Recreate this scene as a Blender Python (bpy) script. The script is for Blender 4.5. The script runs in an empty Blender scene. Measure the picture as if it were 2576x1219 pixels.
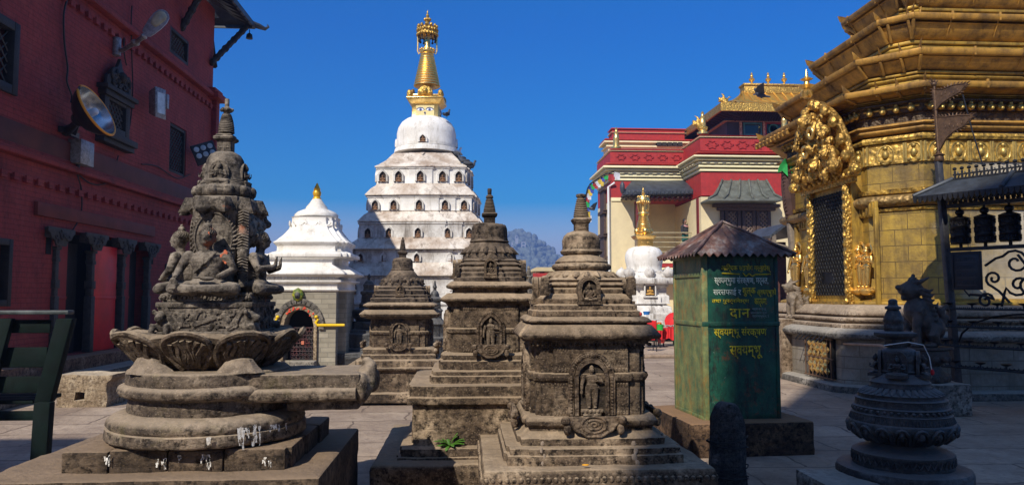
import bpy, bmesh, math, random
from mathutils import Vector, Matrix, noise
R = math.radians
random.seed(7)
S = bpy.context.scene
C = bpy.context.scene.collection

# ---------------------------------------------------------------- camera
FPX, CX, CY = 1900.0, 1288.0, 609.5          # focal length and centre in units of a 2576 px wide picture
PITCH, YAW, CAMH = R(3.94), R(3.55), 1.40
cam_d = bpy.data.cameras.new('camera')
cam_d.sensor_width = 36; cam_d.lens = 36*FPX/2576; cam_d.clip_end = 6000; cam_d.clip_start = 0.05
cam = bpy.data.objects.new('camera', cam_d); C.objects.link(cam)
cam.location = (0, 0, CAMH); cam.rotation_euler = (math.pi/2+PITCH, 0, -YAW)
S.camera = cam
FW = Vector((math.sin(YAW)*math.cos(PITCH), math.cos(YAW)*math.cos(PITCH), math.sin(PITCH)))
RT = Vector((math.cos(YAW), -math.sin(YAW), 0)); UP = RT.cross(FW)
CAMP = Vector((0, 0, CAMH))
def ray(px, py): return FW*FPX + RT*(px-CX) + UP*(CY-py)
def at(px, py, Y):                # point of the vertical plane y=Y seen at that place of the photograph
    d = ray(px, py); return CAMP + d*(Y/d.y)
def atX(px, py, X):
    d = ray(px, py); return CAMP + d*(X/d.x)
def atZ(px, py, z):
    d = ray(px, py); return CAMP + d*((z-CAMH)/d.z)

# ---------------------------------------------------------------- sky, sun, exposure
SUN_EL, SUN_DIR = R(40), Vector((0.524, 0.849))       # direction in which the light travels over the ground
w = bpy.data.worlds.new('World'); S.world = w; w.use_nodes = True
nt = w.node_tree; bg = nt.nodes['Background']
sky = nt.nodes.new('ShaderNodeTexSky'); sky.sky_type = 'NISHITA'; sky.sun_disc = False
sky.sun_elevation = SUN_EL
sky.sun_rotation = math.atan2(-SUN_DIR.x, -SUN_DIR.y)
sky.altitude = 1400; sky.air_density = 1.0; sky.dust_density = 0.8; sky.ozone_density = 4.0
hs = nt.nodes.new('ShaderNodeHueSaturation'); tc = nt.nodes.new('ShaderNodeTexCoord'); sp = nt.nodes.new('ShaderNodeSeparateXYZ')
nt.links.new(tc.outputs['Generated'], sp.inputs[0])
rr0 = nt.nodes.new('ShaderNodeValToRGB'); ee = rr0.color_ramp.elements; ee[0].color = (.17, .17, .17, 1); ee[1].position = .62; ee[1].color = (.26, .26, .26, 1)
for p_, c_ in ((.12, .42), (.34, .75)): e_ = ee.new(p_); e_.color = (c_, c_, c_, 1)
rs = nt.nodes.new('ShaderNodeMath'); rs.operation = 'MULTIPLY'; rs.inputs[1].default_value = 4.0; nt.links.new(sp.outputs[2], rr0.inputs[0]); nt.links.new(rr0.outputs[0], rs.inputs[0])
nt.links.new(rs.outputs[0], hs.inputs['Saturation'])      # hazier towards the horizon
rp = nt.nodes.new('ShaderNodeValToRGB'); el_ = rp.color_ramp.elements; el_[0].color = (.86, .60, .52, 1); el_[1].position = .34; el_[1].color = (.60, .64, .86, 1)
e3 = rp.color_ramp.elements.new(.6); e3.color = (1, 1, 1, 1)
nt.links.new(sp.outputs[2], rp.inputs[0]); mx = nt.nodes.new('ShaderNodeMix'); mx.data_type = 'RGBA'; mx.blend_type = 'MULTIPLY'; mx.inputs[0].default_value = 1
nt.links.new(sky.outputs[0], hs.inputs['Color']); nt.links.new(hs.outputs[0], mx.inputs[6]); nt.links.new(rp.outputs[0], mx.inputs[7]); nt.links.new(mx.outputs[2], bg.inputs['Color'])
bg.inputs['Strength'].default_value = 0.145
sl = bpy.data.lights.new('sun', 'SUN'); sl.energy = 4.8; sl.angle = R(0.5); sl.color = (1.0, 0.93, 0.82)
so = bpy.data.objects.new('sun', sl); C.objects.link(so)
hd = math.cos(SUN_EL)/SUN_DIR.length
so.rotation_euler = Vector((SUN_DIR.x*hd, SUN_DIR.y*hd, -math.sin(SUN_EL))).to_track_quat('-Z', 'Y').to_euler()
S.view_settings.view_transform = 'Standard'; S.view_settings.look = 'None'
S.view_settings.exposure = 0.2; S.view_settings.gamma = 1
S.cycles.max_bounces = 6; S.cycles.volume_bounces = 0

# ---------------------------------------------------------------- mesh helpers
def V(*a): return Vector(a)
class MB:
    def __init__(s): s.v = []; s.f = []
    def add(s, vs, fs):
        n = len(s.v); s.v += [Vector(p) for p in vs]; s.f += [[i+n for i in f] for f in fs]; return s
    def box(s, c, d, rz=0, taper=1.0, rot=None):
        m = rot or Matrix.Rotation(rz, 3, 'Z'); c = Vector(c); vs = []
        for z in (-1, 1):
            t = taper if z > 0 else 1
            for x, y in ((-1, -1), (1, -1), (1, 1), (-1, 1)):
                vs.append(c + m @ V(x*d[0]/2*t, y*d[1]/2*t, z*d[2]/2))
        return s.add(vs, [(3, 2, 1, 0), (4, 5, 6, 7), (0, 1, 5, 4), (1, 2, 6, 5), (2, 3, 7, 6), (3, 0, 4, 7)])
    def span(s, a, b):
        a = Vector(a); b = Vector(b); return s.box((a+b)/2, [abs(q) for q in (b-a)])
    def loft(s, rings, cap=True, closed=True):
        n = len(rings[0]); vs = [p for r in rings for p in r]; fs = []
        for k in range(len(rings)-1):
            for i in range(n if closed else n-1):
                j = (i+1) % n; fs.append((k*n+i, k*n+j, (k+1)*n+j, (k+1)*n+i))
        if cap: fs.append(tuple(range(n))[::-1]); fs.append(tuple(range((len(rings)-1)*n, len(rings)*n)))
        return s.add(vs, fs)
    def lathe(s, c, prof, seg=32, sx=1, sy=1, a0=0):
        c = Vector(c); rings = []
        for r, z in prof:
            r = max(r, 1e-4)
            rings.append([c+V(r*sx*math.cos(a0+2*math.pi*i/seg), r*sy*math.sin(a0+2*math.pi*i/seg), z) for i in range(seg)])
        return s.loft(rings)
    def tiers(s, c, plan, prof, cap=True):        # plan: outline of a stepped square; prof: (grow, z)
        c = Vector(c); rings = []
        for d, z in prof:
            rings.append([c+V(x+d*math.copysign(1, x), y+d*math.copysign(1, y), z) for x, y in plan])
        return s.loft(rings, cap)
    def tube(s, pts, r, seg=8, cap=True):
        pts = [Vector(p) for p in pts]; rings = []
        rr = r if isinstance(r, (list, tuple)) else [r]*len(pts)
        up = V(0, 0, 1); prev = None
        for i, p in enumerate(pts):
            t = (pts[min(i+1, len(pts)-1)]-pts[max(i-1, 0)]).normalized()
            if prev is None:
                a = t.cross(up if abs(t.z) < .95 else V(0, 1, 0)).normalized()
            else:
                a = (prev - t*prev.dot(t)).normalized()
            prev = a; b = t.cross(a)
            rings.append([p + (a*math.cos(2*math.pi*k/seg)+b*math.sin(2*math.pi*k/seg))*rr[i] for k in range(seg)])
        return s.loft(rings, cap)
    def ball(s, c, r, seg=12, rg=8, rot=None):
        c = Vector(c); r = r if isinstance(r, (list, tuple)) else (r, r, r); m = rot or Matrix.Identity(3); rings = []
        for k in range(rg+1):
            a = -math.pi/2 + math.pi*k/rg; q = max(math.cos(a), .01)
            rings.append([c+m@V(r[0]*q*math.cos(2*math.pi*i/seg), r[1]*q*math.sin(2*math.pi*i/seg), r[2]*math.sin(a)) for i in range(seg)])
        return s.loft(rings)
    def prism(s, outline, a, b):                   # outline (u,v) lofted between two frames (origin, ux, vx)
        return s.loft([[a[0]+a[1]*u+a[2]*v for u, v in outline], [b[0]+b[1]*u+b[2]*v for u, v in outline]])
    def plate(s, outline, o, ux, vx, th):          # flat outline with thickness th along ux x vx
        n = ux.cross(vx).normalized()
        return s.prism(outline, (o, ux, vx), (o+n*th, ux, vx))
    def build(s, name, mat, parent=None, bevel=0, sub=0, amp=0, nsc=1.0, smooth=None, fuse=0, seg=2):
        me = bpy.data.meshes.new(name); me.from_pydata([tuple(p) for p in s.v], [], s.f)
        bm = bmesh.new(); bm.from_mesh(me)
        if not fuse: bmesh.ops.recalc_face_normals(bm, faces=bm.faces)
        if bevel:
            es = [e for e in bm.edges if len(e.link_faces) == 2 and e.calc_face_angle(0) > .5]
            if es:
                try: bmesh.ops.bevel(bm, geom=es, offset=bevel, offset_type='OFFSET', segments=seg, affect='EDGES', profile=.5, clamp_overlap=True)
                except Exception: pass
        if sub:
            bmesh.ops.triangulate(bm, faces=[f for f in bm.faces if len(f.verts) > 4])
            for _ in range(5):
                es = [e for e in bm.edges if e.calc_length() > sub]
                if not es or len(bm.verts) > 60000: break
                bmesh.ops.subdivide_edges(bm, edges=es, cuts=1, use_grid_fill=True)
        if amp:
            bm.normal_update(); mv = []
            for v in bm.verts:
                q = v.co*nsc
                n = noise.noise(q*1.0)*.6+noise.noise(q*3.1+V(5, 2, 1))*.35+noise.noise(q*9.0+V(1, 7, 3))*.2
                mv.append((v, v.normal*(n*amp)))
            for v, d in mv: v.co += d
        bm.to_mesh(me); bm.free()
        o = bpy.data.objects.new(name, me); me.materials.append(mat)
        if fuse:
            C.objects.link(o)
            md = o.modifiers.new('r', 'REMESH'); md.mode = 'VOXEL'; md.voxel_size = fuse; md.use_smooth_shade = True
            m2 = o.modifiers.new('s', 'SMOOTH'); m2.factor = .5; m2.iterations = 3
            dg = bpy.context.evaluated_depsgraph_get()
            nm = bpy.data.meshes.new_from_object(o.evaluated_get(dg)); bpy.data.objects.remove(o)
            nm.name = name; nm.materials.clear(); nm.materials.append(mat)
            o = bpy.data.objects.new(name, nm); me = nm; smooth = 1 if smooth is None else smooth
        C.objects.link(o); o.parent = parent
        if smooth:
            me.polygons.foreach_set('use_smooth', [True]*len(me.polygons))
            if smooth is not True and smooth != 1: me.set_sharp_from_angle(angle=R(smooth))
        elif smooth is None and (amp or bevel):
            me.polygons.foreach_set('use_smooth', [True]*len(me.polygons)); me.set_sharp_from_angle(angle=R(38))
        return o
def tag(o, label=None, cat=None, group=None, kind=None):
    for k, v in (('label', label), ('category', cat), ('group', group), ('kind', kind)):
        if v: o[k] = v
    return o
def thing(name, label, cat, loc=(0, 0, 0), rz=0, group=None):
    o = bpy.data.objects.new(name, None); C.objects.link(o); o.empty_display_size = .1
    o.location = loc; o.rotation_euler = (0, 0, rz); return tag(o, label, cat, group)
def dup(root, loc, rz=None, label=None, sc=None):
    r = root.copy(); C.objects.link(r); r.location = loc
    if rz is not None: r.rotation_euler = (0, 0, rz)
    if sc: r.scale = (sc, sc, sc)
    if label: r['label'] = label
    for ch in list(root.children):
        c = ch.copy(); C.objects.link(c); c.parent = r
        for g in ch.children:
            d = g.copy(); C.objects.link(d); d.parent = c
    return r
def redent(a, *st):        # stepped square: half width a, then (inset, half length) of each face plane
    q = []; cur = a
    # st: [(h0, a1), (h1, a2) ...] face a reaches to h0, then steps in to a1, ...
    pts = [(a, st[0][0])] if st else []
    for i, (h, a2) in enumerate(st):
        if i: pts.append((st[i-1][1], h))
        pts.append((a2, h))
    al = st[-1][1] if st else a
    q = pts + [(al, al)] + [(y, x) for x, y in reversed(pts)]
    out = list(q)
    out += [(-y, x) for x, y in q]; out += [(-x, -y) for x, y in q]; out += [(y, -x) for x, y in q]
    return out
def sq(a): return [(a, a), (-a, a), (-a, -a), (a, -a)]
def rect(a, b): return [(a, b), (-a, b), (-a, -b), (a, -b)]
class Ax:                  # reads a profile off the photograph: half widths and heights in its pixels, at an axis depth
    def __init__(s, px, Yc, py=740, z0=0):
        s.px = px; s.Y = Yc; s.X = at(px, py, Yc).x; s.c = V(s.X, Yc, z0); s.z0 = z0
        s.D = s.X*math.sin(YAW)+Yc*math.cos(YAW); s.t = math.sqrt(1+((px-CX)/FPX)**2)
    def sqr(s, hw): return hw*s.D/(FPX+hw)
    def rnd(s, hw): return hw*s.D/FPX/s.t
    def zs(s, r, py): return at(s.px, py, s.Y-r).z - s.z0
    def S(s, pts, base=0):   # square profile -> (grow, z)
        o = []
        for hw, py in pts:
            r = s.sqr(hw); o.append((r-base, s.zs(r, py)))
        return sorted_prof(o)
    def Rd(s, pts):
        o = []
        for hw, py in pts:
            r = s.rnd(hw); o.append((r, s.zs(0, py)))
        return sorted_prof(o)
def sorted_prof(o):        # heights may not go down along the profile
    o = o[::-1] if o[0][1] > o[-1][1] else o
    z = -1e9; out = []
    for r, zz in o:
        z = max(zz, z+.0004); out.append((r, z))
    return out
# ---------------------------------------------------------------- materials
def lin(c): return tuple(x/12.92 if x <= .04045 else ((x+.055)/1.055)**2.4 for x in c)
class G:
    def __init__(s, name):
        s.m = bpy.data.materials.new(name); s.m.use_nodes = True; s.t = s.m.node_tree; s.b = s.t.nodes['Principled BSDF']
        s.co = s.n('ShaderNodeTexCoord').outputs['Object']
    def n(s, k): return s.t.nodes.new(k)
    def l(s, a, b): s.t.links.new(a, b)
    def noise(s, sc, det=5, rough=.6, vec=None, st=None):
        x = s.n('ShaderNodeTexNoise'); x.inputs['Scale'].default_value = sc; x.inputs['Detail'].default_value = det; x.inputs['Roughness'].default_value = rough
        v = vec or s.co
        if st:
            mp = s.n('ShaderNodeMapping'); mp.inputs['Scale'].default_value = st; s.l(v, mp.inputs[0]); v = mp.outputs[0]
        s.l(v, x.inputs['Vector']); return x.outputs['Fac']
    def vor(s, sc, feat='F1', st=None):
        x = s.n('ShaderNodeTexVoronoi'); x.feature = feat; x.inputs['Scale'].default_value = sc
        v = s.co
        if st:
            mp = s.n('ShaderNodeMapping'); mp.inputs['Scale'].default_value = st; s.l(v, mp.inputs[0]); v = mp.outputs[0]
        s.l(v, x.inputs['Vector']); return x.outputs['Distance']
    def ramp(s, f, stops):
        r = s.n('ShaderNodeValToRGB'); e = r.color_ramp.elements
        while len(e) < len(stops): e.new(.5)
        for k, (p, c) in enumerate(stops):
            e[k].position = p; e[k].color = (*(c if isinstance(c, tuple) else (c, c, c)), 1)
        s.l(f, r.inputs[0]); return r.outputs[0]
    def mix(s, f, a, b, mode='MIX'):
        x = s.n('ShaderNodeMix'); x.data_type = 'RGBA'; x.blend_type = mode; x.clamp_factor = True
        for i, q in ((0, f), (6, a), (7, b)):
            if hasattr(q, 'links'): s.l(q, x.inputs[i])
            elif i: x.inputs[i].default_value = (*q, 1)
            else: x.inputs[0].default_value = q
        return x.outputs[2]
    def math(s, op, a, b=0):
        x = s.n('ShaderNodeMath'); x.operation = op
        for i, q in enumerate((a, b)):
            if hasattr(q, 'links'): s.l(q, x.inputs[i])
            else: x.inputs[i].default_value = q
        return x.outputs[0]
    def bump(s, h, st=.5, d=.02, prev=None):
        x = s.n('ShaderNodeBump'); x.inputs['Strength'].default_value = st; x.inputs['Distance'].default_value = d
        s.l(h, x.inputs['Height'])
        if prev: s.l(prev, x.inputs['Normal'])
        return x.outputs[0]
    def up(s):
        g = s.n('ShaderNodeNewGeometry'); x = s.n('ShaderNodeSeparateXYZ'); s.l(g.outputs['Normal'], x.inputs[0]); return x.outputs[2]
    def out(s, col, rough=.8, metal=0, nrm=None, spec=None):
        for k, q in (('Base Color', col), ('Roughness', rough), ('Metallic', metal)):
            if hasattr(q, 'links'): s.l(q, s.b.inputs[k])
            elif isinstance(q, tuple): s.b.inputs[k].default_value = (*q, 1)
            else: s.b.inputs[k].default_value = q
        if nrm: s.l(nrm, s.b.inputs['Normal'])
        if spec is not None: s.b.inputs['Specular IOR Level'].default_value = spec
        return s.m
def stone(name, dark, mid, light, dust=.5, sc=1.0, moss=0, bump=.8, carve=0, orange=0, ro=.88, sp=.25):
    g = G(name); n1 = g.noise(3.2*sc, 8, .68); n2 = g.noise(22*sc, 6, .7); n3 = g.noise(90*sc, 3, .6)
    c = g.ramp(n1, [(.33, dark), (.5, mid), (.68, light)])
    c = g.mix(g.ramp(n2, [(.38, 1.0), (.55, 0.0)]), c, tuple(x*.38 for x in dark)); c = g.mix(g.ramp(g.noise(1.3*sc, 4, .6), [(.40, .55), (.6, 0.0)]), c, tuple(x*.7 for x in dark))
    st = g.noise(9*sc, 6, .7, st=(1, 1, .22))                      # rain streaks
    c = g.mix(g.ramp(st, [(.52, 0.0), (.66, .55)]), c, tuple(x*.5 for x in dark))
    c = g.mix(g.ramp(n3, [(.56, 0.0), (.74, .28)]), c, tuple(min(1, x*1.35) for x in light))
    if dust: c = g.mix(g.math('MULTIPLY', g.ramp(g.up(), [(.35, 0.0), (.85, 1.0)]), dust), c, tuple(min(1, x*1.25) for x in light))
    if moss: c = g.mix(g.ramp(g.noise(5, 6, .7), [(.55, 0.0), (.7, moss)]), c, (.11, .10, .025))
    if orange: c = g.mix(g.ramp(g.noise(4, 4, .6), [(.66, 0.0), (.72, orange)]), c, (.5, .12, .03))
    nb = g.bump(n2, bump, .012); nb = g.bump(g.noise(7*sc, 6, .6, st=(.6, .6, 2.2)), bump, .03, nb)
    if carve:
        v = g.vor(carve, 'SMOOTH_F1'); nb = g.bump(g.math('MULTIPLY', v, -1), .9, .03, nb)
    return g.out(c, ro, 0, nb, sp)
ST = stone('weathered_brown_stone', (.032, .021, .013), (.175, .122, .078), (.48, .36, .235), .4, carve=0)
STL = stone('left_monument_stone', (.05, .037, .027), (.20, .150, .105), (.44, .345, .245), .4, moss=.3)
STC = stone('carved_monument_stone', (.05, .041, .033), (.19, .158, .125), (.41, .345, .27), .25, orange=.45)
STCARV = stone('deep_carved_stone', (.045, .029, .018), (.19, .13, .082), (.42, .32, .22), .2, carve=26)
STD = stone('dark_grey_stone', (.016, .016, .017), (.050, .048, .045), (.17, .16, .15), .5, bump=.6, ro=.5, sp=.5)
STM = stone('rough_block_stone', (.035, .024, .016), (.10, .07, .045), (.24, .17, .11), .7)
STP = stone('pale_block_stone', (.22, .15, .09), (.42, .32, .2), (.6, .5, .36), .4)
STG = stone('grey_ledge_stone', (.10, .09, .075), (.23, .205, .17), (.40, .36, .30), .5)
def plaster(name, base, grime, amt=.5, streak=.6, sc=1.0, bump=.25):
    g = G(name)
    c = g.mix(g.ramp(g.noise(1.5*sc, 8, .7), [(.42, 0.0), (.62, amt)]), base, grime)
    c = g.mix(g.ramp(g.noise(5*sc, 7, .75, st=(1, 1, .12)), [(.52, 0.0), (.66, streak)]), c, tuple(x*.55 for x in grime))
    c = g.mix(g.ramp(g.noise(16*sc, 6, .7), [(.58, 0.0), (.72, amt)]), c, tuple(x*.6 for x in grime))
    return g.out(c, .85, 0, g.bump(g.noise(14*sc, 6, .65), bump, .03), .3)
WHITE = plaster('whitewash', (.83, .81, .77), (.50, .45, .37), .5, .55)
WHITE2 = plaster('stained_whitewash', (.74, .72, .68), (.30, .26, .22), .8, .95, .9)
WROOF = plaster('lichen_whitewash', (.72, .66, .58), (.36, .27, .20), .9, .8, .9)
def redwall():
    g = G('red_plaster')
    c = g.ramp(g.noise(.9, 8, .7), [(.3, (.20, .024, .024)), (.55, (.31, .040, .035)), (.75, (.40, .075, .055))])
    c = g.mix(g.ramp(g.noise(6, 8, .75), [(.5, 0.0), (.7, .6)]), c, (.07, .012, .012))
    c = g.mix(g.ramp(g.noise(3, 8, .75, st=(1, 1, .15)), [(.56, 0.0), (.7, .5)]), c, (.05, .01, .01))
    c = g.mix(g.ramp(g.noise(11, 4, .6), [(.62, 0.0), (.72, .6)]), c, (.035, .010, .012)); c = g.mix(g.ramp(g.noise(2.2, 9, .8), [(.55, 0.0), (.75, .5)]), c, (.40, .11, .09))
    b = g.n('ShaderNodeTexBrick'); b.inputs['Scale'].default_value = 1; b.inputs['Brick Width'].default_value = .26; b.inputs['Row Height'].default_value = .075; b.inputs['Mortar Size'].default_value = .006
    mp = g.n('ShaderNodeMapping'); mp.inputs['Rotation'].default_value = (R(90), 0, R(90)); g.l(g.co, mp.inputs[0])
    sx = g.n('ShaderNodeSeparateXYZ'); g.l(g.co, sx.inputs[0]); cb = g.n('ShaderNodeCombineXYZ'); g.l(sx.outputs[1], cb.inputs[0]); g.l(sx.outputs[2], cb.inputs[1]); g.l(cb.outputs[0], b.inputs['Vector'])
    c = g.mix(g.math('MULTIPLY', b.outputs['Fac'], .45), c, (.10, .014, .016)); nb = g.bump(b.outputs['Fac'], .8, -.008); nb = g.bump(g.noise(9, 7, .7), .6, .03, nb)
    return g.out(c, .75, 0, nb, .35)
REDW = redwall()
def simple(name, col, rough=.6, metal=0, var=.35, sc=6, bump=.2, dirt=None, spec=None):
    g = G(name); c = g.ramp(g.noise(sc, 6, .65), [(.3, tuple(x*(1-var) for x in col)), (.7, tuple(min(1, x*(1+var*.6)) for x in col))])
    if dirt: c = g.mix(g.ramp(g.noise(sc*.7, 8, .75), [(.45, 0.0), (.65, .8)]), c, dirt)
    return g.out(c, rough, metal, g.bump(g.noise(sc*4, 5, .6), bump, .01) if bump else None, spec)
REDP = simple('red_paint', (.40, .025, .02), .6, var=.25, dirt=(.28, .02, .018))
DOORR = simple('glossy_red_door', (.75, .008, .014), .45, var=.3, sc=2)
DOORD = simple('dull_red_door', (.30, .016, .018), .6, var=.3, sc=2)
CREAM = simple('cream_plaster', (.74, .62, .36), .8, var=.16, sc=.8, dirt=(.60, .49, .30))
CREAMT = simple('cream_trim', (.84, .76, .46), .7, var=.1, sc=2)
DWOOD = simple('black_aged_wood', (.020, .015, .013), .65, var=.6, sc=9, bump=.6)
BWOOD = simple('brown_carved_wood', (.075, .042, .028), .7, var=.6, sc=14, bump=.8)
GWOOD = simple('grey_post_wood', (.20, .16, .12), .8, var=.5, sc=8, bump=.6)
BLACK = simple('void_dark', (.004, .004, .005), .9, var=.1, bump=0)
IRON = simple('black_iron', (.018, .018, .020), .45, .3, var=.5, sc=20, bump=.4)
WHEEL = simple('dark_embossed_copper', (.022, .019, .017), .38, .7, var=.6, sc=30, bump=.5)
SLATE = simple('dark_roof_sheet', (.055, .065, .08), .5, 0, var=.5, sc=5, dirt=(.02, .02, .02))
GSLATE = simple('green_grey_sheet_roof', (.13, .14, .115), .6, 0, var=.4, sc=4, dirt=(.05, .05, .035))
def gold(name, base, dark, rough, amt, sc=8, bump=.3, emb=0, metal=.9):
    g = G(name); n = g.noise(sc, 7, .7)
    f = g.ramp(n, [(.42, 0.0), (.68, 1.0)]); c = g.mix(g.math('MULTIPLY', f, amt), base, dark)
    c = g.mix(g.ramp(g.noise(sc*3, 5, .7, st=(1, 1, .2)), [(.5, 0.0), (.7, amt*.7)]), c, tuple(x*.5 for x in dark))
    nb = g.bump(g.noise(sc*3.5, 5, .6), bump, .012)
    if emb: nb = g.bump(g.math('MULTIPLY', g.vor(emb, 'SMOOTH_F1'), -1), .9, .03, nb)
    return g.out(c, g.ramp(n, [(.3, rough), (.7, min(1, rough+.25))]), metal, nb)
GOLD = gold('bright_gilt', (.98, .66, .22), (.40, .24, .06), .2, .45)
GOLDE = gold('embossed_gilt', (.72, .46, .11), (.20, .12, .04), .38, .9, 14, .6, 22)
GOLDW = gold('aged_gilt_copper', (.52, .32, .05), (.13, .08, .03), .42, .95, 3.0, .45, 0, .4)
GOLDR = gold('aged_gilt_roof_sheet', (.50, .265, .045), (.14, .08, .03), .5, 1.0, 2.6, .5, 0, .3)
GOLDP = gold('embossed_gilt_panel', (.66, .41, .08), (.07, .045, .02), .38, 1.0, 9, .7, 15, .45)
SHADED_BRONZE = gold('eave_shaded_bronze', (.13, .09, .055), (.03, .025, .02), .5, .8, 6, .5, 30, .5)  # bronze under the eave, with the eave's shadow put into its dark colour
YELP = simple('yellow_paint', (.85, .55, .01), .4, var=.15, sc=4)
EYEW = simple('eye_white_paint', (.75, .78, .82), .5, var=.05)
EYEB = simple('eye_blue_paint', (.02, .05, .25), .5, var=.1)
LAMPG = simple('lamp_grey_metal', (.30, .30, .32), .4, .2, var=.4, sc=20, dirt=(.09, .08, .08))
LAMPB = simple('lamp_shade_metal', (.035, .032, .034), .4, .4, var=.4, sc=6)
g = G('lamp_glass'); g.b.inputs['Coat Weight'].default_value = .6; GLASS = g.out(g.ramp(g.noise(4), [(.4, (.30, .36, .40)), (.6, (.5, .56, .60))]), .12)
g = G('reflector_bowl'); BOWL = g.out(g.ramp(g.noise(3), [(.4, (.25, .28, .32)), (.6, (.55, .6, .66))]), .25, .8)
g = G('window_glass'); WGLASS = g.out((.02, .05, .055), .06)
ORANGE = simple('orange_rubber', (.85, .33, .01), .5, var=.1)
REDC = simple('red_cloth', (.62, .012, .015), .75, var=.3, sc=5)
GRNB = simple('green_plastic', (.02, .42, .06), .4, var=.1)
BLUB = simple('blue_plastic', (.02, .17, .50), .4, var=.1)
SKIN = simple('skin', (.22, .11, .07), .6, var=.1)
CLOTH1 = simple('dark_jacket', (.02, .022, .03), .85, var=.3)
CLOTH2 = simple('teal_skirt', (.012, .09, .075), .85, var=.3)
CLOTHP = simple('pink_scarf', (.55, .28, .30), .85, var=.2)
HAIR = simple('dark_hair', (.01, .008, .008), .6)
FLAGG = simple('green_flag_cloth', (.02, .35, .08), .8, var=.3)
BENCHM = simple('dark_green_bench_paint', (.004, .011, .009), .8, var=.5, sc=10, dirt=(.006, .010, .010), spec=.15)
BENCHT = simple('worn_bench_rail', (.03, .04, .04), .55, var=.6, sc=14, dirt=(.10, .11, .11))
CABLE = simple('black_cable', (.012, .012, .013), .6, bump=0)
LEAF = simple('weed_leaf', (.06, .16, .015), .55, var=.5, sc=14)
PIPE = simple('white_pipe', (.7, .7, .68), .5, var=.1)
def greenpaint(name, a, b, rust, amt, sc=1):
    g = G(name); c = g.ramp(g.noise(5*sc, 9, .75), [(.35, a), (.65, b)])
    c = g.mix(g.ramp(g.noise(10*sc, 8, .8, st=(1, 1, .35)), [(.5, 0.0), (.62, amt)]), c, rust)
    c = g.mix(g.ramp(g.noise(3.4, 9, .85), [(.56, 0.0), (.64, amt*.9)]), c, (.15, .05, .018)); c = g.mix(g.ramp(g.noise(14, 6, .8, st=(1, 1, .1)), [(.56, 0.0), (.68, .7)]), c, (.09, .05, .02))
    c = g.mix(g.ramp(g.noise(28, 4, .8), [(.66, 0.0), (.70, .5)]), c, (.35, .38, .34))
    return g.out(c, .5, .1, g.bump(g.noise(20, 6, .7), .4, .01))
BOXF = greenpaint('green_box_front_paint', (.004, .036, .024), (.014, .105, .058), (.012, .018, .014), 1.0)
BOXLIT = greenpaint('green_box_sunlit_side_paint', (.045, .115, .06), (.26, .28, .10), (.28, .16, .04), 1.0, 1.6)  # left side lighter than the front: sunlight put into its colour, rust is real
def rustsheet():
    g = G('rusty_corrugated_sheet')
    c = g.ramp(g.noise(5, 8, .75, st=(1, 1, 1)), [(.35, (.15, .05, .03)), (.5, (.26, .14, .10)), (.62, (.40, .34, .30)), (.72, (.13, .07, .06))])
    c = g.mix(g.ramp(g.noise(2, 5, .7), [(.45, 0.0), (.6, .8)]), c, (.05, .035, .035))
    return g.out(c, .55, .35, g.bump(g.noise(20, 5, .6), .3, .01))
RUST = rustsheet()
def ground_mat(name='paving_stone', k=1.0):
    g = G(name)
    b = g.n('ShaderNodeTexBrick'); b.inputs['Scale'].default_value = 1; b.inputs['Brick Width'].default_value = 1.15; b.inputs['Row Height'].default_value = .62; b.inputs['Mortar Size'].default_value = .012
    b.inputs['Color1'].default_value = (.37*k, .28*k, .205*k, 1); b.inputs['Color2'].default_value = (.50*k, .39*k, .29*k, 1); b.inputs['Mortar'].default_value = (.16, .12, .09, 1)
    dv = g.n('ShaderNodeVectorMath'); dv.operation = 'ADD'; nn = g.n('ShaderNodeTexNoise'); nn.inputs['Scale'].default_value = 3; g.l(g.co, nn.inputs['Vector'])
    sc = g.n('ShaderNodeVectorMath'); sc.operation = 'SCALE'; sc.inputs['Scale'].default_value = .16; g.l(nn.outputs['Color'], sc.inputs[0]); g.l(g.co, dv.inputs[0]); g.l(sc.outputs[0], dv.inputs[1]); g.l(dv.outputs[0], b.inputs['Vector'])
    c = g.mix(g.ramp(g.noise(1.1, 9, .75), [(.38, 0.0), (.62, .75)]), b.outputs['Color'], (.22*k, .16*k, .12*k))
    c = g.mix(g.ramp(g.noise(14, 6, .75), [(.5, 0.0), (.68, .5)]), c, (.12, .09, .07))
    c = g.mix(g.ramp(g.noise(40, 4, .7), [(.64, 0.0), (.72, .5)]), c, (.52, .46, .38))
    nb = g.bump(b.outputs['Fac'], .8, -.012); nb = g.bump(g.noise(9, 8, .7), .9, .03, nb)
    return g.out(c, .78, 0, nb, .3)
GROUND = ground_mat()

STK = stone('soot_dark_brown_stone', (.022, .016, .012), (.075, .055, .040), (.24, .18, .125), .45)
gm = MB(); gm.add([(-60, -30, 0), (60, -30, 0), (60, 70, 0), (-60, 70, 0)], [(0, 1, 2, 3)])
tag(gm.build('ground', GROUND), kind='structure')
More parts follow.
